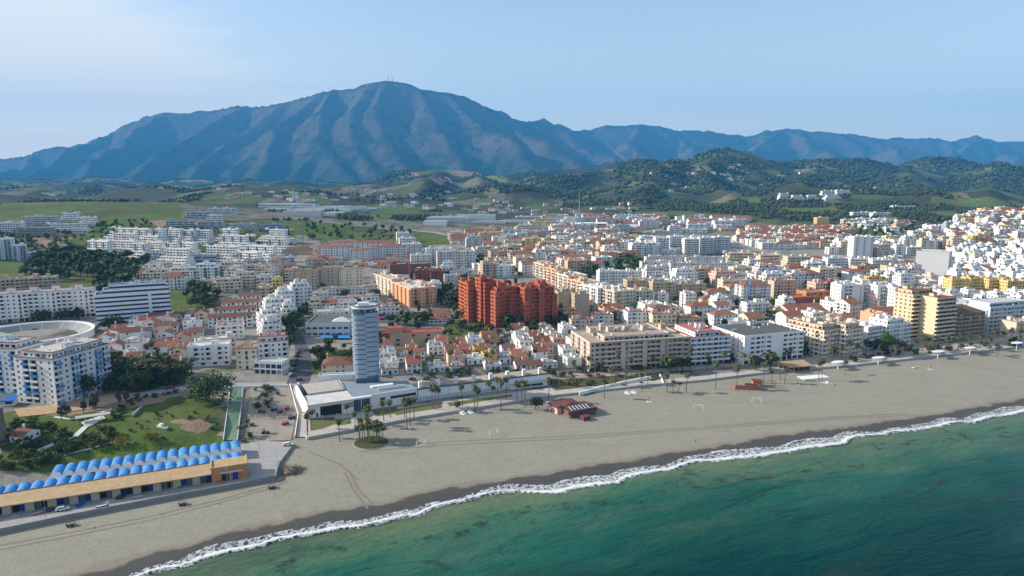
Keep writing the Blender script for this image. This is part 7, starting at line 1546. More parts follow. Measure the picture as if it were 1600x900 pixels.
# ------------------------------------------------------------------ bullring
def bullring():
    c = Vector((-324.0, 455.0)); z = ground(*c) - 4.2; Ro = 37.0; H = 8.2; N = 48
    o = frame('bullring', c, 0, 'bullring', 'round bullring with grey stepped seating and a yellow barrier behind the blue balcony block', 'the bullring', h=8, z=z); occupy(c.x, c.y, 1, 0, -38, 38, -38, 38); A = [2 * math.pi * i / N for i in range(N)]
    def ring(m, r0, z0, r1, z1, mat=0, i0=0, i1=N, flip=False):
        for i in range(i0, i1):
            a, b = A[i % N], A[(i + 1) % N]; q = [(r0 * math.cos(a), r0 * math.sin(a), z0), (r0 * math.cos(b), r0 * math.sin(b), z0), (r1 * math.cos(b), r1 * math.sin(b), z1), (r1 * math.cos(a), r1 * math.sin(a), z1)]; m.quad(*(q if not flip else q[::-1]), mat)
    m = MB(); ring(m, Ro, -4, Ro, H); m.build('outer_wall', WHITE, o); m = MB(); ring(m, Ro + .5, H, Ro + .5, H + .7); ring(m, Ro + .5, H + .7, Ro - 1.4, H + .7); ring(m, Ro - 1.4, H + .7, Ro - 1.4, H - .2); m.build('rim', W('bluewhite'), o)
    for s in range(16):
        m = MB(); T_ = 11
        for t in range(T_):
            r0 = Ro - 1.4 - t * 1.12; z0 = H - .2 - t * .62; ring(m, r0, z0, r0 - 1.12, z0, 0, s * 3, s * 3 + 3); ring(m, r0 - 1.12, z0, r0 - 1.12, z0 - .62, 0, s * 3, s * 3 + 3)
        m.build('seating_section', W('concrete') if s % 2 else W('grey'), o)
        a = A[s * 3]; m = MB(); e = Vector((math.cos(a), math.sin(a), 0)); f = Vector((-math.sin(a), math.cos(a), 0)) * .35
        p, q = e * (Ro - 1.5) + Vector((0, 0, H + .1)), e * (Ro - 13.6) + Vector((0, 0, H - 6.6)); m.quad(tuple(p - f), tuple(p + f), tuple(q + f), tuple(q - f)); m.build('aisle', WHITE, o)
        if s % 4 == 1:
            a = A[s * 3 + 1]; m = MB(); e = Vector((math.cos(a), math.sin(a), 0)); f = Vector((-math.sin(a), math.cos(a), 0)) * 1.6; p, q = e * (Ro - 7) + Vector((0, 0, H - 2.6)), e * (Ro - 10) + Vector((0, 0, H - 3.6)); m.quad(tuple(p - f), tuple(p + f), tuple(q + f), tuple(q - f)); m.build('gangway', DARKG, o)
    m = MB(); ring(m, Ro - 13.8, H - 7.2, Ro - 13.8, H - 5.3, flip=True); ring(m, Ro - 13.8, H - 5.3, Ro - 14.4, H - 5.3); m.build('upper_barrier', W('ochre'), o); m = MB(); ring(m, Ro - 16, .1, Ro - 16, 1.7, flip=True); ring(m, Ro - 16, 1.7, Ro - 15.7, 1.7); m.build('arena_fence', W('rust'), o)
    m = MB(); m.cyl(0, 0, 0, .15, Ro - 13, Ro - 13, 40); m.build('arena_sand', SANDPATH, o)
bullring()

# ------------------------------------------------------------------ beach kiosks, canopies and small things
RUST = surf('rust_red_boards', (0.12, 0.05, 0.045), (0.175, 0.075, 0.065), 0.8, 0.8)
def kiosk():
    A = at(912, 651); o = frame('beach_kiosk', A, 27, 'kiosk', 'brown beach restaurant with sloping rust-red roofs and slatted skylights on the sand', 'the brown kiosk', h=4); z = 0; o.scale = (.86, .86, .9)
    m = MB(); m.box(-9, 8.5, 1, 13, -.4, 3.6); m.build('wall', W('brown'), o)
    m = MB(); m.quad((-10, .5, 4.0), (9.5, .5, 3.6), (9.5, 8, 4.6), (-10, 8, 5.4)); m.quad((-10, 8, 5.4), (9.5, 8, 4.6), (9.5, 14.5, 3.8), (-10, 14.5, 4.2)); m.build('roof', RUST, o)
    m = MB(); m.box(-10.2, 9.7, .2, .5, 2.4, 4.0); m.box(9.5, 9.8, .5, 14, 2.4, 3.9); m.build('fascia', RUST, o)
    m = MB(); m.quad((-13, 9, 4.4), (-3, 9, 5.6), (-3, 20, 5.6), (-13, 20, 4.4)); m.quad((-3, 9, 5.6), (4, 9, 4.6), (4, 20, 4.6), (-3, 20, 5.6)); m.quad((-13, 20, 4.4), (-13, 9, 4.4), (-13, 9, 3.8), (-13, 20, 3.8)); m.build('rear_roof', RUST, o)
    m = MB(); m.box(-12, 3.5, 10, 19, -.4, 3.8); m.build('rear_wall', W('pink'), o)
    for k in range(6):
        x = -6.4 + k * 2.35; m = MB(); zf = lambda X, Y: 4.0 - (X + 10) * .4 / 19.5 + (Y - .5) * (.14 + .0) + .12
        m.quad((x, 2, zf(x, 2) + .06), (x + 1.5, 2, zf(x + 1.5, 2) + .06), (x + 1.5, 5.6, zf(x + 1.5, 5.6) + .1), (x, 5.6, zf(x, 5.6) + .1)); m.build('skylight', DARKG, o)
        m = MB(); m.tube((x - .4, 1.6, zf(x, 1.6) + .12), (x - .4, 6, zf(x, 6) + .16), .16, 4); m.build('skylight_frame', WHITE, o)
    for yy in (1.5, 6.1): m = MB(); m.tube((-7.2, yy, 4.35 + (yy - 1.5) * .15), (7.6, yy, 4.1 + (yy - 1.5) * .15), .16, 4); m.build('skylight_frame', WHITE, o)
    m = MB(); m.box(-4.2, .4, -6.5, -2.8, -.4, 2.0); m.box(-4.4, .6, -6.7, -2.6, 2.0, 2.25); m.build('front_bar', RUST, o)
    for k in range(5): m = MB(); m.box(-9 + k * 4.2, -8.7 + k * 4.2, -.2, .1, -.3, 2.6); m.build('post', W('brown'), o)
    # white awning at its rear left
    m = MB(); m.box(-15, -11, 14, 19, 2.7, 2.95); m.build('awning', W('pink'), o); m = MB(); m.tube((-14.6, 14.4, -.3), (-14.6, 14.4, 2.7), .1, 4); m.tube((-14.6, 18.6, -.3), (-14.6, 18.6, 2.7), .1, 4); m.build('awning_post', WHITE, o)
kiosk()
def red_bar():
    A = at(1160, 609); o = frame('beach_bar', A, -8, 'beach bar', 'terracotta open beach bar with pergola, half built, by the tall palm', 'the terracotta beach bar', h=3)
    m = MB(); m.box(-4, 10, 0, .4, -.3, 2.6); m.box(-4, -3.6, .4, 5, -.3, 2.6); m.box(9.6, 10, .4, 5, -.3, 2.2); m.box(2, 9.6, 4.6, 5, -.3, 2.6); m.build('wall', W('terracotta'), o)
    m = MB(); m.box(7, 12, 6, 11, -.3, 3.2); m.build('bar_room', W('orange'), o); m = MB(); m.box(6.7, 12.3, 5.7, 11.3, 3.2, 3.5); m.build('roof', RUST, o)
    for k in range(5): m = MB(); m.tube((12.6 + k * 1.7, 5.6, 2.8), (12.6 + k * 1.7, 11, 2.8), .11, 4); m.build('pergola_beam', RUST, o)
    for x in (12.6, 19.4):
        for y in (5.8, 10.8): m = MB(); m.tube((x, y, -.3), (x, y, 2.75), .13, 4); m.build('post', RUST, o)
    m = MB(); m.tube((12.4, 5.8, 2.75), (19.6, 5.8, 2.75), .12, 4); m.tube((12.4, 10.8, 2.75), (19.6, 10.8, 2.75), .12, 4); m.build('pergola_rail', RUST, o)
    A = at(1231, 581); o = frame('beach_hut', A, 16, 'hut', 'red-walled promenade cafe with tan shed roof below the dark-roofed hotel', 'the red cafe', h=3)
    m = MB(); m.box(0, 16, 0, 7, -1, 3.2); m.build('wall', W('red'), o); m = MB(); m.quad((-.8, -1.4, 3.1), (17, -1.4, 3.1), (17, 7.6, 4.6), (-.8, 7.6, 4.6)); m.quad((17, -1.4, 2.9), (-.8, -1.4, 2.9), (-.8, 7.6, 4.3), (17, 7.6, 4.3)); m.box(-.8, 17, -1.5, -1.3, 2.8, 3.15); m.build('roof', TANROOF, o)
    for k in range(4): m = MB(); m.box(1 + k * 3.9, 3.6 + k * 3.9, -.08, .02, .4, 2.6); m.build('window', DARKG, o)
red_bar()
def canopies():
    mk = None
    for i, (px, py, lb) in enumerate(((1309, 577, 'white oval sunshade with blue umbrella, first along the promenade from the hotel'), (1372, 570, 'white oval sunshade with blue umbrella, below the bright green tree'), (1465, 560, 'white oval sunshade with blue umbrella, below the yellow tower'), (1515, 554, 'white oval sunshade with blue umbrella, below the dark brown-roofed block'), (1588, 546, 'white oval sunshade with blue umbrella, at the right picture edge'))):
        A = at(px, py); o = frame('sunshade', A, 20, 'sunshade', lb, group='white oval sunshades', h=4)
        if mk is None:
            m = MB(); m.tube((0, 0, -.5), (0, 0, 4.6), .28, 8); p = m.mesh('post', [WHITE]); m = MB(); N = 18; b = len(m.v)
            for zz, f in ((4.35, .7), (4.75, 1.0), (5.0, .9)):
                for k in range(N): a = 2 * math.pi * k / N; m.v.append((5.2 * f * math.cos(a), 2.6 * f * math.sin(a), zz))
            for r in range(2):
                for k in range(N): m.f.append((r * N + k, r * N + (k + 1) % N, (r + 1) * N + (k + 1) % N, (r + 1) * N + k)); m.m.append(0)
            m.f += [tuple(2 * N + k for k in range(N)), tuple(N - 1 - k for k in range(N))]; m.m += [0, 0]; r = m.mesh('oval_roof', [WHITE]); m = MB()
            for k in range(8):
                a, c = 2 * math.pi * k / 8, 2 * math.pi * (k + 1) / 8; m.tri((6 + 3.2 * math.cos(a), 3 + 3.2 * math.sin(a), 2.9), (6 + 3.2 * math.cos(c), 3 + 3.2 * math.sin(c), 2.9), (6, 3, 3.8))
            m.tube((6, 3, -.5), (6, 3, 3.7), .09, 5); u = m.mesh('blue_umbrella', [shiny('blue_canvas', (0.02, 0.14, 0.42), 0.7)]); mk = (p, r, u)
        for nm, me in zip(('post', 'oval_roof', 'blue_umbrella'), mk): c = bpy.data.objects.new(nm, me); COL.objects.link(c); c.parent = o
canopies()
STEELW = shiny('white_paint', (0.8, 0.8, 0.8), 0.5)
for px, py, a, lb in ((658, 696, 45, 'white beach football goal nearest the palm island'), (772, 679, 40, 'white beach football goal, second from left'), (1091, 640, -20, 'white beach football goal on the open sand right of the brown kiosk'), (1182, 629, -20, 'white beach football goal near the terracotta beach bar')):
    A = at(px, py); o = frame('football_goal', A, a, 'football goal', lb, group='goals on the beach', h=2)
    for nm, p, q in (('post', (-2.3, 0, -.2), (-2.3, 0, 2.5)), ('post', (2.3, 0, -.2), (2.3, 0, 2.5)), ('crossbar', (-2.38, 0, 2.5), (2.38, 0, 2.5)), ('stay', (-2.3, 0, 2.4), (-2.3, 1.3, 0)), ('stay', (2.3, 0, 2.4), (2.3, 1.3, 0))): m = MB(); m.tube(p, q, .10 if nm != 'stay' else .05, 5); m.build(nm, STEELW, o)
def person(px, py, label, shirt, walk=0.25, ang=0):
    A = at(px, py); o = frame('person', A, ang, 'person', label, h=1); me = bpy.data.meshes.new('body')
    V = [(0, 0, .92), (0, 0, 1.15), (0, 0, 1.42), (0, 0, 1.52), (0, .01, 1.66), (.2, 0, 1.40), (.26, -.04 - walk * .4, 1.14), (.27, .06 - walk * .6, .90), (-.2, 0, 1.40), (-.26, -.04 + walk * .4, 1.14), (-.27, -.06 + walk * .6, .90), (.1, 0, .86), (.11, walk * .5, .48), (.11, walk, .08), (.11, walk - .14, .04), (-.1, 0, .86), (-.11, -walk * .4, .48), (-.11, -walk, .08), (-.11, -walk - .14, .04)]
    E = [(0, 1), (1, 2), (2, 3), (3, 4), (2, 5), (5, 6), (6, 7), (2, 8), (8, 9), (9, 10), (0, 11), (11, 12), (12, 13), (13, 14), (0, 15), (15, 16), (16, 17), (17, 18)]
    rad = [.15, .15, .17, .065, .115, .075, .055, .045, .075, .055, .045, .09, .07, .05, .04, .09, .07, .05, .04]
    me.from_pydata(V, E, []); b = bpy.data.objects.new('body', me); COL.objects.link(b); b.parent = o; mo = b.modifiers.new('skin', 'SKIN')
    for sv, r in zip(me.skin_vertices[0].data, rad): sv.radius = (r, r)
    me.skin_vertices[0].data[0].use_root = True; s2 = b.modifiers.new('sub', 'SUBSURF'); s2.levels = s2.render_levels = 1
    mm = NT('clothed_' + str(len(bpy.data.materials))); zc = mm.n('ShaderNodeSeparateXYZ', {0: mm.obj()}).outputs[2]; c = mm.mix(mm.math('GREATER_THAN', zc, .95), (0.03, 0.035, 0.05), shirt); c = mm.mix(mm.math('GREATER_THAN', zc, 1.48), c, (0.45, 0.28, 0.2)); c = mm.mix(mm.math('LESS_THAN', zc, .08), c, (.03, .03, .03)); me.materials.append(mm.done(c, .8))
    h = MB(); h.cyl(0, .015, 1.68, 1.79, .118, .07, 8); h.build('hair', shiny('dark_hair', (.02, .015, .01), .8), o); return o
person(1087, 692, 'person in dark clothes walking alone on the open sand', (0.025, 0.025, 0.03), ang=60); person(738, 783, 'person in a pale orange top standing at the waterline', (0.62, 0.30, 0.16), .12, 20)
person(1153, 612, 'person in dark clothes on the sand by the terracotta beach bar', (0.04, 0.05, 0.09), ang=-30)
def cart():
    mk = None
    for px, py, lb in ((110, 822, 'rusty sand-filled trailer on the beach, leftmost of three'), (285, 789, 'rusty sand-filled trailer on the beach, middle of three'), (424, 763, 'rusty sand-filled trailer on the beach near the driftwood heap')):
        A = at(px, py); o = frame('beach_trailer', A, 28, 'trailer', lb, group='trailers on the beach', h=1)
        if mk is None:
            m = MB(); m.box(-1.3, 1.3, -.8, .8, .55, .7); m.box(-1.3, 1.3, -.8, -.72, .7, 1.15); m.box(-1.3, 1.3, .72, .8, .7, 1.15); m.box(-1.3, -1.22, -.72, .72, .7, 1.15); m.box(1.22, 1.3, -.72, .72, .7, 1.15); a = m.mesh('tub', [W('brown')]); m = MB(); m.box(-1.2, 1.2, -.7, .7, .7, 1.0); b = m.mesh('load', [DIRT]); m = MB(); m.tube((1.3, 0, .6), (2.3, 0, .35), .06, 5); c = m.mesh('drawbar', [W('brown')]); m = MB(); m.tube((0, -.1, 0), (0, .1, 0), .34, 10); d = m.mesh('wheel', [shiny('rubber', (.02, .02, .02), .8)]); mk = ((a, 'tub', (0, 0, 0)), (b, 'load', (0, 0, 0)), (c, 'drawbar', (0, 0, 0)), (d, 'wheel', (-.7, -.9, .34)), (d, 'wheel', (-.7, .9, .34)), (d, 'wheel', (.7, -.9, .34)), (d, 'wheel', (.7, .9, .34)))
        for me, nm, l in mk: c = bpy.data.objects.new(nm, me); COL.objects.link(c); c.parent = o; c.location = l
cart()
RUBBER = shiny('rubber', (.02, .02, .02), .8)
def car_meshes():
    prof = [(-2.1, .35), (2.1, .35), (2.15, .75), (1.2, .92), (.55, 1.42), (-1.2, 1.45), (-1.95, .95), (-2.15, .8)]; m = MB(); n = len(prof)
    for y, s in ((-.85, 1), (.85, 1)): m.v += [(x, y * (0.86 if z > 1 else 1), z) for x, z in prof]
    for i in range(n): j = (i + 1) % n; m.f.append((i, i + n, j + n, j)); m.m.append(0)
    m.f += [tuple(range(n)), tuple(2 * n - 1 - i for i in range(n))]; m.m += [0, 0]
    g = MB(); g.quad((1.18, -.68, .95), (1.18, .68, .95), (.60, .62, 1.38), (.60, -.62, 1.38)); g.quad((-1.9, .68, .98), (-1.9, -.68, .98), (-1.27, -.62, 1.40), (-1.27, .62, 1.40))
    for s in (-1, 1): q = [(1.0, .80 * s, .95), (.55, .745 * s, 1.34), (-1.15, .745 * s, 1.37), (-1.7, .80 * s, .97)]; g.quad(*[(x, y + .06 * s, z) for x, y, z in (q if s > 0 else q[::-1])])
    w = MB(); w.tube((0, -.1, 0), (0, .1, 0), .32, 10); return m, g.mesh('window', [DARKG]), w.mesh('wheel', [RUBBER])
CM, CG, CW = car_meshes(); CARCOL = {'white': (.75, .75, .75), 'silver': (.45, .46, .48), 'black': (.02, .02, .022), 'red': (.35, .03, .03), 'blue': (.04, .09, .25), 'grey': (.18, .18, .19), 'green': (.05, .18, .16)}; CBM = {k: CM.mesh('body', [shiny('car_' + k, v, .25)]) for k, v in CARCOL.items()}
def car(px, py, ang, col, label=None, desc=None, A=None, z=None, group='parked cars'):
    A = A or at(px, py); o = thing('parked_car', (A.x, A.y, (ground(A.x, A.y) + .3) if z is None else z), R(ang), 'car', label, group, None, desc or f'small {col} car', 1.0, 'car')
    for nm, me, l in (('body', CBM[col], (0, 0, 0)), ('window', CG, (0, 0, 0)), ('wheel', CW, (1.35, -.8, .32)), ('wheel', CW, (1.35, .8, .32)), ('wheel', CW, (-1.35, -.8, .32)), ('wheel', CW, (-1.35, .8, .32))):
        c = bpy.data.objects.new(nm, me); COL.objects.link(c); c.parent = o; c.location = l
    return o
def qat(px, py): p = flat(px, py, QZ); return Vector((p[0], p[1], QZ))
car(0, 0, 25, 'white', 'white car parked on the quay before the blue gates', A=qat(98, 797), z=QZ + .01); car(0, 0, 10, 'white', 'white van-like car at the corner of the quay by the beach', A=qat(450, 696), z=QZ + .01); car(468, 595, 5, 'blue', 'dark blue car on the road left of the tower'); car(335, 670, 20, 'green', 'old green car abandoned on the field', group=None); car(1395, 578, 0, 'grey') if False else None
rng = random.Random(15); cols = list(CARCOL)
for (P, n, a) in (([(452, 596), (461, 570), (466, 548)], 7, 80), ([(632, 494), (616, 466), (604, 448)], 12, -60), ([(590, 500), (640, 494)], 8, 75), ([(590, 494), (636, 488)], 8, 75), ([(500, 600), (700, 593)], 5, 5), ([(770, 508), (786, 528), (790, 543)], 7, -70), ([(900, 583), (1060, 573)], 8, 8), ([(1100, 570), (1260, 559)], 7, 12), ([(130, 505), (150, 512)], 4, 70), ([(240, 610), (330, 602)], 4, 10)):
    W_ = pts_at(P); seg = [(W_[i + 1] - W_[i]).length for i in range(len(W_) - 1)]; tot = sum(seg)
    for k in range(n):
        t = tot * (k + rng.uniform(.1, .9)) / n; i = 0
        while t > seg[i] and i < len(seg) - 1: t -= seg[i]; i += 1
        p = W_[i] + (W_[i + 1] - W_[i]) * min(1, t / seg[i]); car(0, 0, a + rng.uniform(-4, 4), rng.choice(cols), A=p)
def tractor(px, py, ang, lb, col='red'):
    A = at(px, py); o = frame('tractor', A, ang, 'tractor', lb, group='vehicles in the dirt yard', h=1.5); m = MB(); m.box(-.2, 1.7, -.4, .4, .7, 1.35); m.box(1.5, 1.75, -.35, .35, .6, 1.3); m.build('bonnet', shiny('tractor_' + col, CARCOL[col] if col in CARCOL else COLOURS[col], .4), o); m = MB(); m.box(-1.4, -.2, -.6, .6, .8, 1.3); m.box(-1.4, -.2, -.65, .65, 2.2, 2.35); [m.tube((x, y, 1.3), (x, y, 2.2), .05, 4) for x in (-1.3, -.3) for y in (-.55, .55)]; m.build('cab', shiny('tractor_' + col, (.3, .05, .05), .4), o)
    for x, y, r in ((-.9, -.75, .7), (-.9, .75, .7), (1.2, -.6, .42), (1.2, .6, .42)): m = MB(); m.tube((x, y - .15, r), (x, y + .15, r), r, 12); m.build('wheel', RUBBER, o)
for a in ((409, 645, 10, 'dark red tractor at the left of the dirt yard', 'red'), (438, 645, 80, 'bright red tractor in the middle of the dirt yard', 'red'), (428, 642, 30, 'blue tractor between the two red ones in the dirt yard', 'blue'), (449, 640, 100, 'red tractor at the right edge of the dirt yard', 'red'), (446, 664, 60, 'red tractor low in the dirt yard by the stairs', 'red'), (456, 655, 40, 'black tractor by the stair wall of the dirt yard', 'black'), (415, 678, 0, 'green tractor at the bottom of the dirt yard', 'green')): tractor(*a)
def boat(px, py, ang, L, lb, col='white', z=None):
    A = at(px, py) if z is None else qat(px, py); o = frame('boat', A, ang, 'boat', lb, h=1, z=z if z is not None else None); m = MB(); n = 7; wd = L * .17; hh = L * .13
    for i in range(n):
        t = i / (n - 1); w = wd * (1 - max(0, (t - .45) / .55) ** 2.2) ; x = -L / 2 + L * t; m.v += [(x, -w, hh * (1 + .5 * t ** 2)), (x, -w * .6, hh * .25), (x, 0, 0.05 * (1 - t) + .3 * max(0, t - .8)), (x, w * .6, hh * .25), (x, w, hh * (1 + .5 * t ** 2))]
    for i in range(n - 1):
        for k in range(4): a = i * 5 + k; m.f.append((a, a + 1, a + 6, a + 5)); m.m.append(0)
        a = i * 5; m.f.append((a + 4, a, a + 5, a + 9)[::-1]); m.m.append(1)
    m.f.append((0, 4, 3, 2, 1)); m.m.append(0); m.build('hull', [W(col), W('grey')], o)
    if L > 5: c = MB(); c.box(-L * .12, L * .1, -wd * .55, wd * .55, hh * .9, hh * 2.2); c.build('wheelhouse', W('white'), o)
boat(252, 669, 150, 7.5, 'white motorboat lying on the green field'); boat(1292, 601, -35, 7.0, 'white and red rowing boat on the sand before the red cafe'); boat(160, 792, 25, 4.2, 'dark blue boat among nets before the ochre storehouse', 'blue', QZ); boat(215, 778, 30, 3.8, 'pale boat hull before the ochre storehouse gates', 'lightgrey', QZ); boat(60, 803, 40, 3.6, 'red boat hull before the blue gates of the storehouse', 'red', QZ)
boat(1430, 575, 10, 4, 'small white boat upturned by the right-hand promenade wall')
def heaps():
    rng = random.Random(4)
    def heap(px, py, r, mats, nm, lb, n, z=None, cat='heap'):
        A = at(px, py) if z is None else qat(px, py); o = frame(nm, A, 0, cat, lb, h=1, z=z); m = MB()
        for _ in range(n):
            a, q = rng.uniform(0, 6.28), r * math.sqrt(rng.random()); x, y = q * math.cos(a), q * math.sin(a); zz = (1 - q / r) * r * .45; b = rng.uniform(0, 6.28); l = rng.uniform(.25, .55) * r; m.tube((x, y, zz), (x + l * math.cos(b), y + l * math.sin(b), zz + rng.uniform(-.2, .5)), rng.uniform(.05, .14), 4)
        m.build('sticks' if nm == 'driftwood_heap' else 'gear', mats, o, 'stuff')
        m = MB(); b = len(m.v); N = 10
        for k in range(N): a = 2 * math.pi * k / N; m.v.append((r * .95 * math.cos(a) * rng.uniform(.8, 1.1), r * .95 * math.sin(a) * rng.uniform(.8, 1.1), -.1))
        for k in range(N): a = 2 * math.pi * k / N; m.v.append((r * .5 * math.cos(a), r * .5 * math.sin(a), r * .3 * rng.uniform(.7, 1.1)))
        m.v.append((0, 0, r * .42))
        for k in range(N): m.f += [(k, (k + 1) % N, N + (k + 1) % N, N + k), (N + k, N + (k + 1) % N, 2 * N)]; m.m += [0, 0]
        m.build('mound', mats, o)
    heap(455, 737, 4.6, mat_plain('driftwood', (.17, .12, .085), .9, .4, 2), 'driftwood_heap', 'brown heap of driftwood and brush beside the quay corner', 130)
    for i, (px, py, c, lb) in enumerate(((25, 806, 'grey', 'grey heap of nets at the left end of the quay'), (78, 797, 'dark', 'dark heap of nets and pots beside the white car on the quay'), (125, 790, 'blue', 'blue heap of nets right of the white car on the quay'), (168, 785, 'lightgrey', 'pale heap of nets in the middle of the quay'), (188, 777, 'dark', 'black heap of gear before the middle gates'), (280, 760, 'green', 'green heap of nets near the orange end house'), (330, 752, 'dark', 'dark heap of gear left of the orange end house'), (345, 751, 'red', 'red bundle before the orange end house'), (380, 745, 'grey', 'grey heap of gear right of the orange end house'))): heap(px, py, (1.6, 2.1, 1.8)[i % 3], W(c), 'net_heap', lb, 26, QZ)
heaps()
# lamp posts
def lamps():
    LM = None
    spots = [(72, 812), (179, 793), (270, 777), (356, 761), (405, 706), (434, 735)]; spots2 = [(505, 676), (527, 674), (702, 646), (829, 626), (975, 606), (1060, 600), (1240, 581), (1340, 573)]
    for i, (px, py) in enumerate(spots + spots2):
        A = qat(px, py) if i < len(spots) else at(px, py); z = QZ if i < len(spots) else 3.3; o = thing('street_lamp', (A.x, A.y, z), R(20), 'street lamp', None, 'street lamps of the seafront', None, 'slender grey street lamp', 8, 'lamp')
        if LM is None: m = MB(); m.tube((0, 0, -.2), (0, 0, 8), .09, 6, r1=.05); m.tube((0, 0, 7.9), (0, -1.2, 8.2), .05, 5); p = m.mesh('post', [shiny('galvanised', (.3, .31, .32), .4)]); m = MB(); m.box(-.15, .15, -1.9, -1.1, 8.12, 8.28); LM = (p, m.mesh('lamp_head', [shiny('galvanised', (.3, .31, .32), .4)]))
        for nm, me in zip(('post', 'lamp_head'), LM): c = bpy.data.objects.new(nm, me); COL.objects.link(c); c.parent = o
lamps()
# cranes, masts
def crane(px, py, h, col, ang, jib, lb, base_h=0):
    A = at(px, py); o = frame('tower_crane', A, ang, 'crane', lb, h=h * .6); mt = shiny('crane_' + col, COLOURS[col] if col in COLOURS else (.5, .05, .05), .5); s = .8; m = MB()
    for x in (-s, s):
        for y in (-s, s): m.tube((x, y, -2), (x, y, h), .14, 4)
    n = int(h / 2.4)
    for k in range(n): z0, z1 = k * h / n, (k + 1) * h / n; m.tube((-s, -s, z0), (s, -s, z1), .08, 3); m.tube((s, s, z0), (-s, s, z1), .08, 3); m.tube((-s, s, z0), (-s, -s, z1), .08, 3)
    m.build('mast', mt, o); m = MB()
    for y, z in ((-.6, 0), (.6, 0), (0, 1.1)): m.tube((-jib * .3, y, h + z), (jib, y, h + z), .11, 4)
    for k in range(int(jib / 2)): m.tube((k * 2, -.6, h), (k * 2 + 1, 0, h + 1.1), .06, 3); m.tube((k * 2 + 1, 0, h + 1.1), (k * 2 + 2, .6, h), .06, 3)
    m.build('jib', mt, o); m = MB(); m.box(-jib * .3, -jib * .22, -.7, .7, h - 1.4, h + .3); m.build('counterweight', W('grey'), o); m = MB(); m.box(.4, 1.8, -.6, .6, h - 1.9, h - .2); m.build('cab', W('lightgrey'), o); m = MB(); m.tube((0, 0, h), (0, 0, h + 4.5), .2, 4, r1=.08); m.tube((0, 0, h + 4.4), (jib * .8, 0, h + 1.1), .05, 3); m.tube((0, 0, h + 4.4), (-jib * .28, 0, h + .3), .05, 3); m.build('apex', mt, o)
crane(640, 432, 30, 'redpaint', 75, 22, 'red tower crane beside the brown market hall'); crane(1168, 498, 30, 'blue', 80, 20, 'blue tower crane behind the dark-roofed hotel'); crane(1365, 505, 20, 'redpaint', 85, 16, 'short red tower crane before the green-balconied flats'); crane(911, 386, 30, 'redpaint', 80, 24, 'faint red tower crane above the orange-roofed white block'); crane(473, 385, 32, 'green', 80, 20, 'dark green tower crane beside the right-hand white terrace')
def mast(px, py, h, lb, white=True):
    A = at(px, py); o = frame('radio_mast', A, 0, 'mast', lb, h=h * .5); m = MB(); m.tube((0, 0, -3), (0, 0, h), .5 * h / 40, 6, r1=.15); m.build('pole', STEELW if white else W('grey'), o); m = MB(); m.tube((-.8, 0, h * .8), (.8, 0, h * .8), .3, 4); m.tube((0, -.8, h * .9), (0, .8, h * .9), .3, 4); m.build('aerials', W('lightgrey'), o)
mast(905, 329, 42, 'white radio mast on the plain below the wooded hills'); mast(123, 312, 44, 'dark pylon on the green hill at left', False)
for x, dz in ((607, 60), (613, 42)):
    X, Y, Z = at_dist(x, 126, 9300); o = thing('radio_mast', (X, Y, float(T(np.array([X]), np.array([Y]))[0])), 0, 'mast', ('taller', 'shorter')[dz < 50] + ' radio mast on the mountain summit', None, None, None, dz); m = MB(); m.tube((0, 0, -20), (0, 0, dz), 4.5, 5, r1=2.0); m.build('pole', W('grey'), o); m = MB(); m.box(-5, 5, -5, 5, dz * .5, dz * .58); m.build('platform', W('grey'), o)
# stadium
def stadium():
    A = at(870, 365); o = frame('stadium', A, 3, 'stadium', 'pale football stadium with green pitch on the far plain', 'the stadium', h=8); L = 150
    m = MB(); m.box(0, L, 0, 90, .2, .5); m.build('pitch', LAWN, o); m = MB(); m.box(-12, L + 12, 92, 104, 0, 4); m.quad((-12, 92, 4), (L + 12, 92, 4), (L + 12, 106, 9), (-12, 106, 9)); m.build('stand', W('lightgrey'), o); m = MB(); m.box(-30, L * .4, -14, -2, 0, 4.5); m.build('side_stand', W('white'), o); m = MB(); m.quad((-14, 90, 11), (L * .7, 90, 11), (L * .7, 108, 12.5), (-14, 108, 12.5)); m.build('stand_roof', W('bluewhite'), o)
stadium()
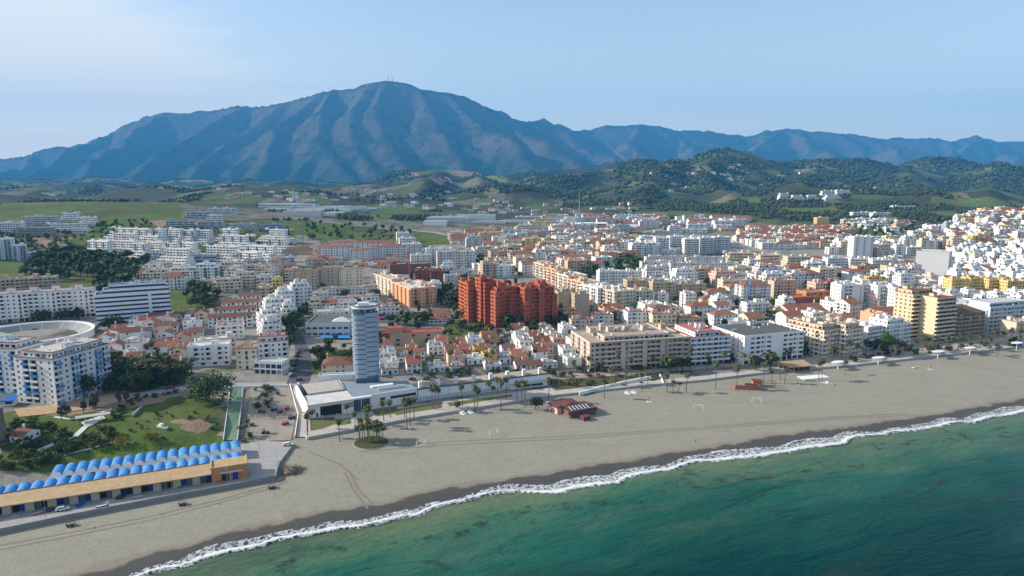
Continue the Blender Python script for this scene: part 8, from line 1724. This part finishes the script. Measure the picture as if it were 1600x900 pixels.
# old stone tower and cottage at the left edge, shelter, pergola
def left_bits():
    A = at(-6, 692); o = frame('stone_tower', A, 10, 'tower', 'weathered stone watchtower cut off by the left picture edge', None, h=8); m = MB(); m.cyl(0, 0, -1, 14.5, 4.3, 3.6, 18); m.build('shaft', surf('old_stone', (.15, .13, .11), (.24, .21, .18), .5, .95), o); m = MB(); m.cyl(0, 0, 14.5, 15.6, 3.9, 3.9, 18); m.build('parapet', surf('old_stone', (.15, .13, .11), (.24, .21, .18), .5, .95), o)
    B(14, 681, 0, 1, 9, 'white', p1=(36, 683), fh=3, front='wsw', roof='gablex', tile='oldtile', lod=0, name='cottage', cat='house', label='white cottage with brown tiled roof in the overgrown garden', short='the white cottage')
    A = at(14, 634); o = frame('shelter', A, 10, 'kiosk', 'small white kiosk with blue awning left of the blue balcony block', h=2); m = MB(); m.box(-2.5, 2.5, 0, 4, -.3, 2.8); m.build('wall', WHITE, o); m = MB(); m.quad((-3, -1.5, 2.9), (3, -1.5, 2.9), (3, 4.4, 3.8), (-3, 4.4, 3.8)); m.box(-3, 3, -1.6, -1.45, 2.4, 2.95); m.build('awning', W('blue'), o); m = MB(); m.box(-1.6, 1.6, -.05, .02, .8, 2.2); m.build('window', DARKG, o)
    A = at(146, 660); o = frame('pergola', A, 30, 'pergola', 'white flat garden pergola on posts among the bushes', h=2); m = MB(); m.box(-7, 7, 0, 4, 2.7, 2.95); m.build('roof', W('grey'), o)
    for k in range(5):
        for y in (.3, 4.6): m = MB(); m.tube((-6.4 + k * 3.2, y * .8, -.5), (-6.4 + k * 3.2, y * .8, 2.7), .13, 5); m.build('post', W('lightgrey'), o)
left_bits()
# stair walls of the path by the museum, ramp walls, benches and showers
def walls():
    def wall(P, h, t, lb, name='garden_wall', mat=WHITE, off=0):
        W_ = pts_at(P); c = W_[0]; o = frame(name, c, 0, 'wall', lb, h=1); m = MB()
        for a, b in zip(W_[:-1], W_[1:]):
            d = Vector((b.x - a.x, b.y - a.y)); n = Vector((-d.y, d.x)).normalized() * t / 2; q = [Vector((a.x, a.y)) - n, Vector((b.x, b.y)) - n, Vector((b.x, b.y)) + n, Vector((a.x, a.y)) + n]; zs = [a.z, b.z, b.z, a.z]; k = len(m.v)
            m.v += [(v.x - c.x, v.y - c.y, z - c.z - .6) for v, z in zip(q, zs)] + [(v.x - c.x, v.y - c.y, z - c.z + h) for v, z in zip(q, zs)]; m.f += [tuple(k + i for i in f) for f in ((0, 1, 5, 4), (1, 2, 6, 5), (2, 3, 7, 6), (3, 0, 4, 7), (4, 5, 6, 7))]; m.m += [0] * 5
        m.build('wall', mat, o)
    wall([(453, 602), (466, 650), (461, 684)], 1.3, .4, 'white wall along the left side of the stair path by the dirt yard'); wall([(466, 602), (482, 650)], 1.6, .5, 'white wall between stair path and museum'); wall([(360, 608), (349, 690)], 1.0, .35, 'pale wall on the left side of the green ramp', mat=W('lightgrey')); wall([(380, 608), (371, 690)], 1.0, .35, 'pale wall on the right side of the green ramp', mat=W('lightgrey')); wall([(207, 652), (222, 637)], 1.4, .5, 'short grey garden wall beside the green field', mat=W('grey'))
    wall([(905, 618), (940, 609), (975, 601), (1017, 592.5)], 2.0, .4, 'white balustrade of the long ramp right of the brown kiosk'); wall([(1031, 588), (1037, 602)], 1.6, .6, 'white stair wall at the top of the long ramp'); wall([(362, 607), (450, 604)], 1.2, .4, 'white wall along the road above the dirt yard'); wall([(200, 560), (290, 575)], .8, .3, 'low white wall of the green before the village') if False else None
    for px, py, lb in ((985, 616, 'white beach stair slab, left of a pair by the ramp'), (995, 615, 'white beach stair slab, right of a pair by the ramp'), (862, 632, 'white beach stair slab left of the brown kiosk'), (727, 648, 'white beach stair slab below the plaza, left of a pair'), (739, 646, 'white beach stair slab below the plaza, right of a pair')):
        A = at(px, py); o = frame('beach_stair', A, 40, 'steps', lb, h=1)
        for k in range(4): m = MB(); m.box(-1.1, 1.1, k * .8, k * .8 + .85, -.3, .25 + k * .25); m.build('step', WHITE, o)
    for px, py, lb in ((1014, 628, 'beach shower on a white slab right of the brown kiosk'), (1246, 601, 'dark beach shower post by the red cafe'), (1454, 577, 'beach shower on the open right-hand sand')):
        A = at(px, py); o = frame('beach_shower', A, 0, 'shower', lb, h=1.5); m = MB(); m.box(-1.4, 1.4, -1, 1, -.1, .14); m.build('slab', W('lightgrey'), o); m = MB(); m.tube((0, 0, 0), (0, 0, 2.6), .14, 6); m.tube((-.5, 0, 2.5), (.5, 0, 2.5), .07, 5); m.build('post', W('dark'), o)
    A = at(1272, 590); o = frame('deck', A, 15, 'deck', 'white wooden deck on the sand below the red cafe', h=.5); m = MB(); m.box(-9, 9, -2.5, 4, -.3, .3); m.build('platform', WHITE, o)
walls()
# tyre tracks pressed into the sand
def tracks():
    TR = surf('tyre_track', (.20, .175, .135), (.25, .22, .17), .5, .95)
    for L in ([(0, 859), (110, 838), (240, 812), (350, 784), (420, 764), (450, 752)], [(0, 852), (110, 832), (240, 806), (350, 779), (420, 759), (445, 748)], [(560, 700), (700, 690), (900, 681), (1100, 667), (1300, 652), (1420, 646)], [(560, 706), (700, 695), (900, 685), (1100, 670), (1300, 655), (1420, 649)], [(545, 735), (560, 765), (585, 790)], [(538, 738), (552, 765), (575, 795)], [(480, 705), (530, 725), (560, 750)], [(1510, 570), (1560, 580), (1610, 592)]):
        ribbon('tyre_track', pts_at(L), 0.9, TR, 0.05, occ=False)
tracks()
# ------------------------------------------------------------------ palms
PL = [(481, 683, 11), (486, 672, 9), (531, 690, 10), (544, 662, 9), (577, 668, 10), (571, 664, 8), (600, 660, 10), (610, 655, 9), (636, 670, 14), (641, 665, 13), (632, 655, 10), (647, 654, 10), (676, 641, 12), (681, 642, 13), (686, 638, 10), (723, 637, 12), (742, 643, 13), (746, 638, 10), (762, 629, 11), (769, 628, 8), (776, 627, 12), (783, 640, 15), (791, 626, 12), (592, 690, 8), (808, 627, 10), (815, 628, 11), (857, 628, 12), (820, 636, 13),
      (874, 607, 9), (944, 622, 10), (955, 604, 10), (978, 602, 8), (1003, 612, 10), (1012, 602, 7), (1042, 612, 10), (1050, 615, 7), (1060, 614, 6), (1072, 613, 10), (1118, 608, 15), (1151, 608, 13), (1193, 598, 11), (1206, 599, 7), (1219, 594, 9), (1226, 599, 8), (1279, 595, 11), (1284, 594, 12), (1320, 585, 8), (555, 668, 7)]
for x, y, h in PL: palm(x, y, h, 'fan')
for x, y, h in ((562, 690, 7), (566, 693, 8), (570, 688, 7), (574, 694, 8), (579, 688, 9), (584, 692, 8), (590, 694, 7), (594, 689, 8), (598, 692, 7), (562, 685, 9), (576, 684, 10), (588, 686, 8)): palm(x, y, h, 'date', group='palms of the island on the sand')
A_ = at(580, 692); o = thing('planted_island', (A_.x, A_.y, A_.z), 0, 'planter', 'round planted island of palms on the sand below the museum', None, 'the palm island', None, 1); m = MB(); m.cyl(0, 0, -.4, .3, 8.6, 8.0, 26); m.build('kerb', DIRT, o); m = MB(); m.cyl(0, 0, .3, .6, 7.7, 7.2, 24); m.build('planting', surf('island_plants', (.05, .06, .02), (.10, .10, .04), .6), o)
rr = random.Random(8)
for x, y, h in ((868, 585, 11), (895, 588, 9), (920, 584, 10), (940, 588, 9), (965, 590, 15), (985, 585, 9), (1020, 580, 8), (1078, 580, 14), (770, 578, 12), (640, 577, 11), (704, 577, 11), (835, 575, 12), (828, 576, 10), (930, 578, 13), (1105, 578, 10), (1130, 576, 10), (1162, 576, 9), (1258, 560, 11), (1235, 566, 9), (595, 560, 12), (760, 578, 10), (676, 578, 9)): palm(x, y, h, 'fan', group='palms of the upper promenade road')
for x, y, h in ((1300, 566, 10), (1316, 564, 9), (1327, 560, 11), (1340, 561, 9), (1352, 556, 10), (1430, 553, 9), (1441, 551, 11), (1450, 552, 10), (1462, 548, 9), (1478, 550, 11), (1496, 549, 10), (1512, 545, 9), (1531, 546, 10), (1545, 548, 9), (1553, 541, 12), (1566, 541, 10), (1580, 539, 11), (1595, 538, 10), (1412, 556, 8), (1400, 560, 8), (1545, 556, 7), (1560, 555, 6), (1557, 558, 6)): palm(x, y, h, 'date', group='date palms before the yellow tower')
for x, y, h in ((231, 571, 12), (240, 569, 13), (300, 588, 10), (248, 570, 9), (383, 680, 5), (375, 684, 5), (388, 676, 6), (315, 480, 9), (370, 470, 9)): palm(x, y, h, 'fan', group='palms on the left of the town')
for x, y, h in ((145, 600, 15), (139, 596, 14), (120, 612, 11), (160, 584, 12)): palm(x, y, h, 'fan', group='palms of the dark park')
# ------------------------------------------------------------------ labels: each says what singles its thing out
def words_of(s): return len(s.split())
def rel(d, lm):
    dx, dy = d['px'] - lm[1], d['py'] - lm[2]
    if abs(dx) > abs(dy) * 1.6: return ('right of' if dx > 0 else 'left of')
    return 'behind' if dy < 0 else 'in front of'
ZONESHORT = {'w': '', 'b': '', 'palm': '', 'car': '', 'lamp': ''}
def make_labels():
    todo = [d for d in THINGS if not d['label']]
    for d in todo:
        lm = sorted(LANDMARKS, key=lambda l: (l[1] - d['px']) ** 2 + ((l[2] - d['py']) * 2.2) ** 2)[:4]; d['lm'] = lm
        d['cand'] = [f"{d['desc']} {rel(d, l)} {l[0]}" for l in lm]; d['text'] = d['cand'][0]
    def groups(key='text'):
        g = {}
        for d in todo: g.setdefault(d[key], []).append(d)
        return g
    taken = set(d['label'] for d in THINGS if d['label'])
    # second landmark where the first leaves several alike
    for t, L in list(groups().items()):
        if len(L) > 1:
            for d in L:
                l2 = d['lm'][1]; r2 = rel(d, l2); d['text2'] = f"{d['cand'][0]} and {r2} {l2[0]}"
                if words_of(d['text2']) <= 14: d['text'] = d['text2']
    ORD = ['leftmost', 'second-from-left', 'third-from-left', 'fourth-from-left', 'fifth-from-left', 'sixth-from-left', 'seventh-from-left', 'eighth-from-left']
    for t, L in list(groups().items()):
        if len(L) == 1: continue
        L.sort(key=lambda d: d['px']); n = len(L)
        if n == 2:
            a = ('nearer', 'farther') if abs(L[0]['D'] - L[1]['D']) > 25 and abs(L[0]['px'] - L[1]['px']) < 25 else None
            if a:
                L.sort(key=lambda d: d['D'])
                for d, w in zip(L, a): d['text'] = f"{w} {d['text']}"
            else:
                for d, w in zip(L, ('left-hand', 'right-hand')): d['text'] = f"{w} {d['text']}"
        else:
            for i, d in enumerate(L):
                if n <= 16:
                    w = ORD[i] if i < (n + 1) // 2 else {0: 'rightmost', 1: 'second-from-right', 2: 'third-from-right', 3: 'fourth-from-right', 4: 'fifth-from-right', 5: 'sixth-from-right', 6: 'seventh-from-right', 7: 'eighth-from-right'}[n - 1 - i]
                    s = f"{w} {d['text']}"
                    if words_of(s) > 16: s = f"{w} {d['cand'][0]}"
                    d['text'] = s
    for d in todo: d['o']['label'] = ' '.join(d['text'].split()[:16])
    fam = {}
    for d in todo: fam.setdefault(d['o']['label'], []).append(d)
    for t, L in fam.items():
        if len(L) > 1:                                  # what nothing tells apart shares one group as well as its label
            for d in L: d['o']['group'] = L[0]['o'].get('group') or ('alike ' + (L[0]['desc'] or 'things'))
    print('labels', len(todo), 'distinct', len(fam), 'longest', max(words_of(d['o']['label']) for d in todo))
make_labels()
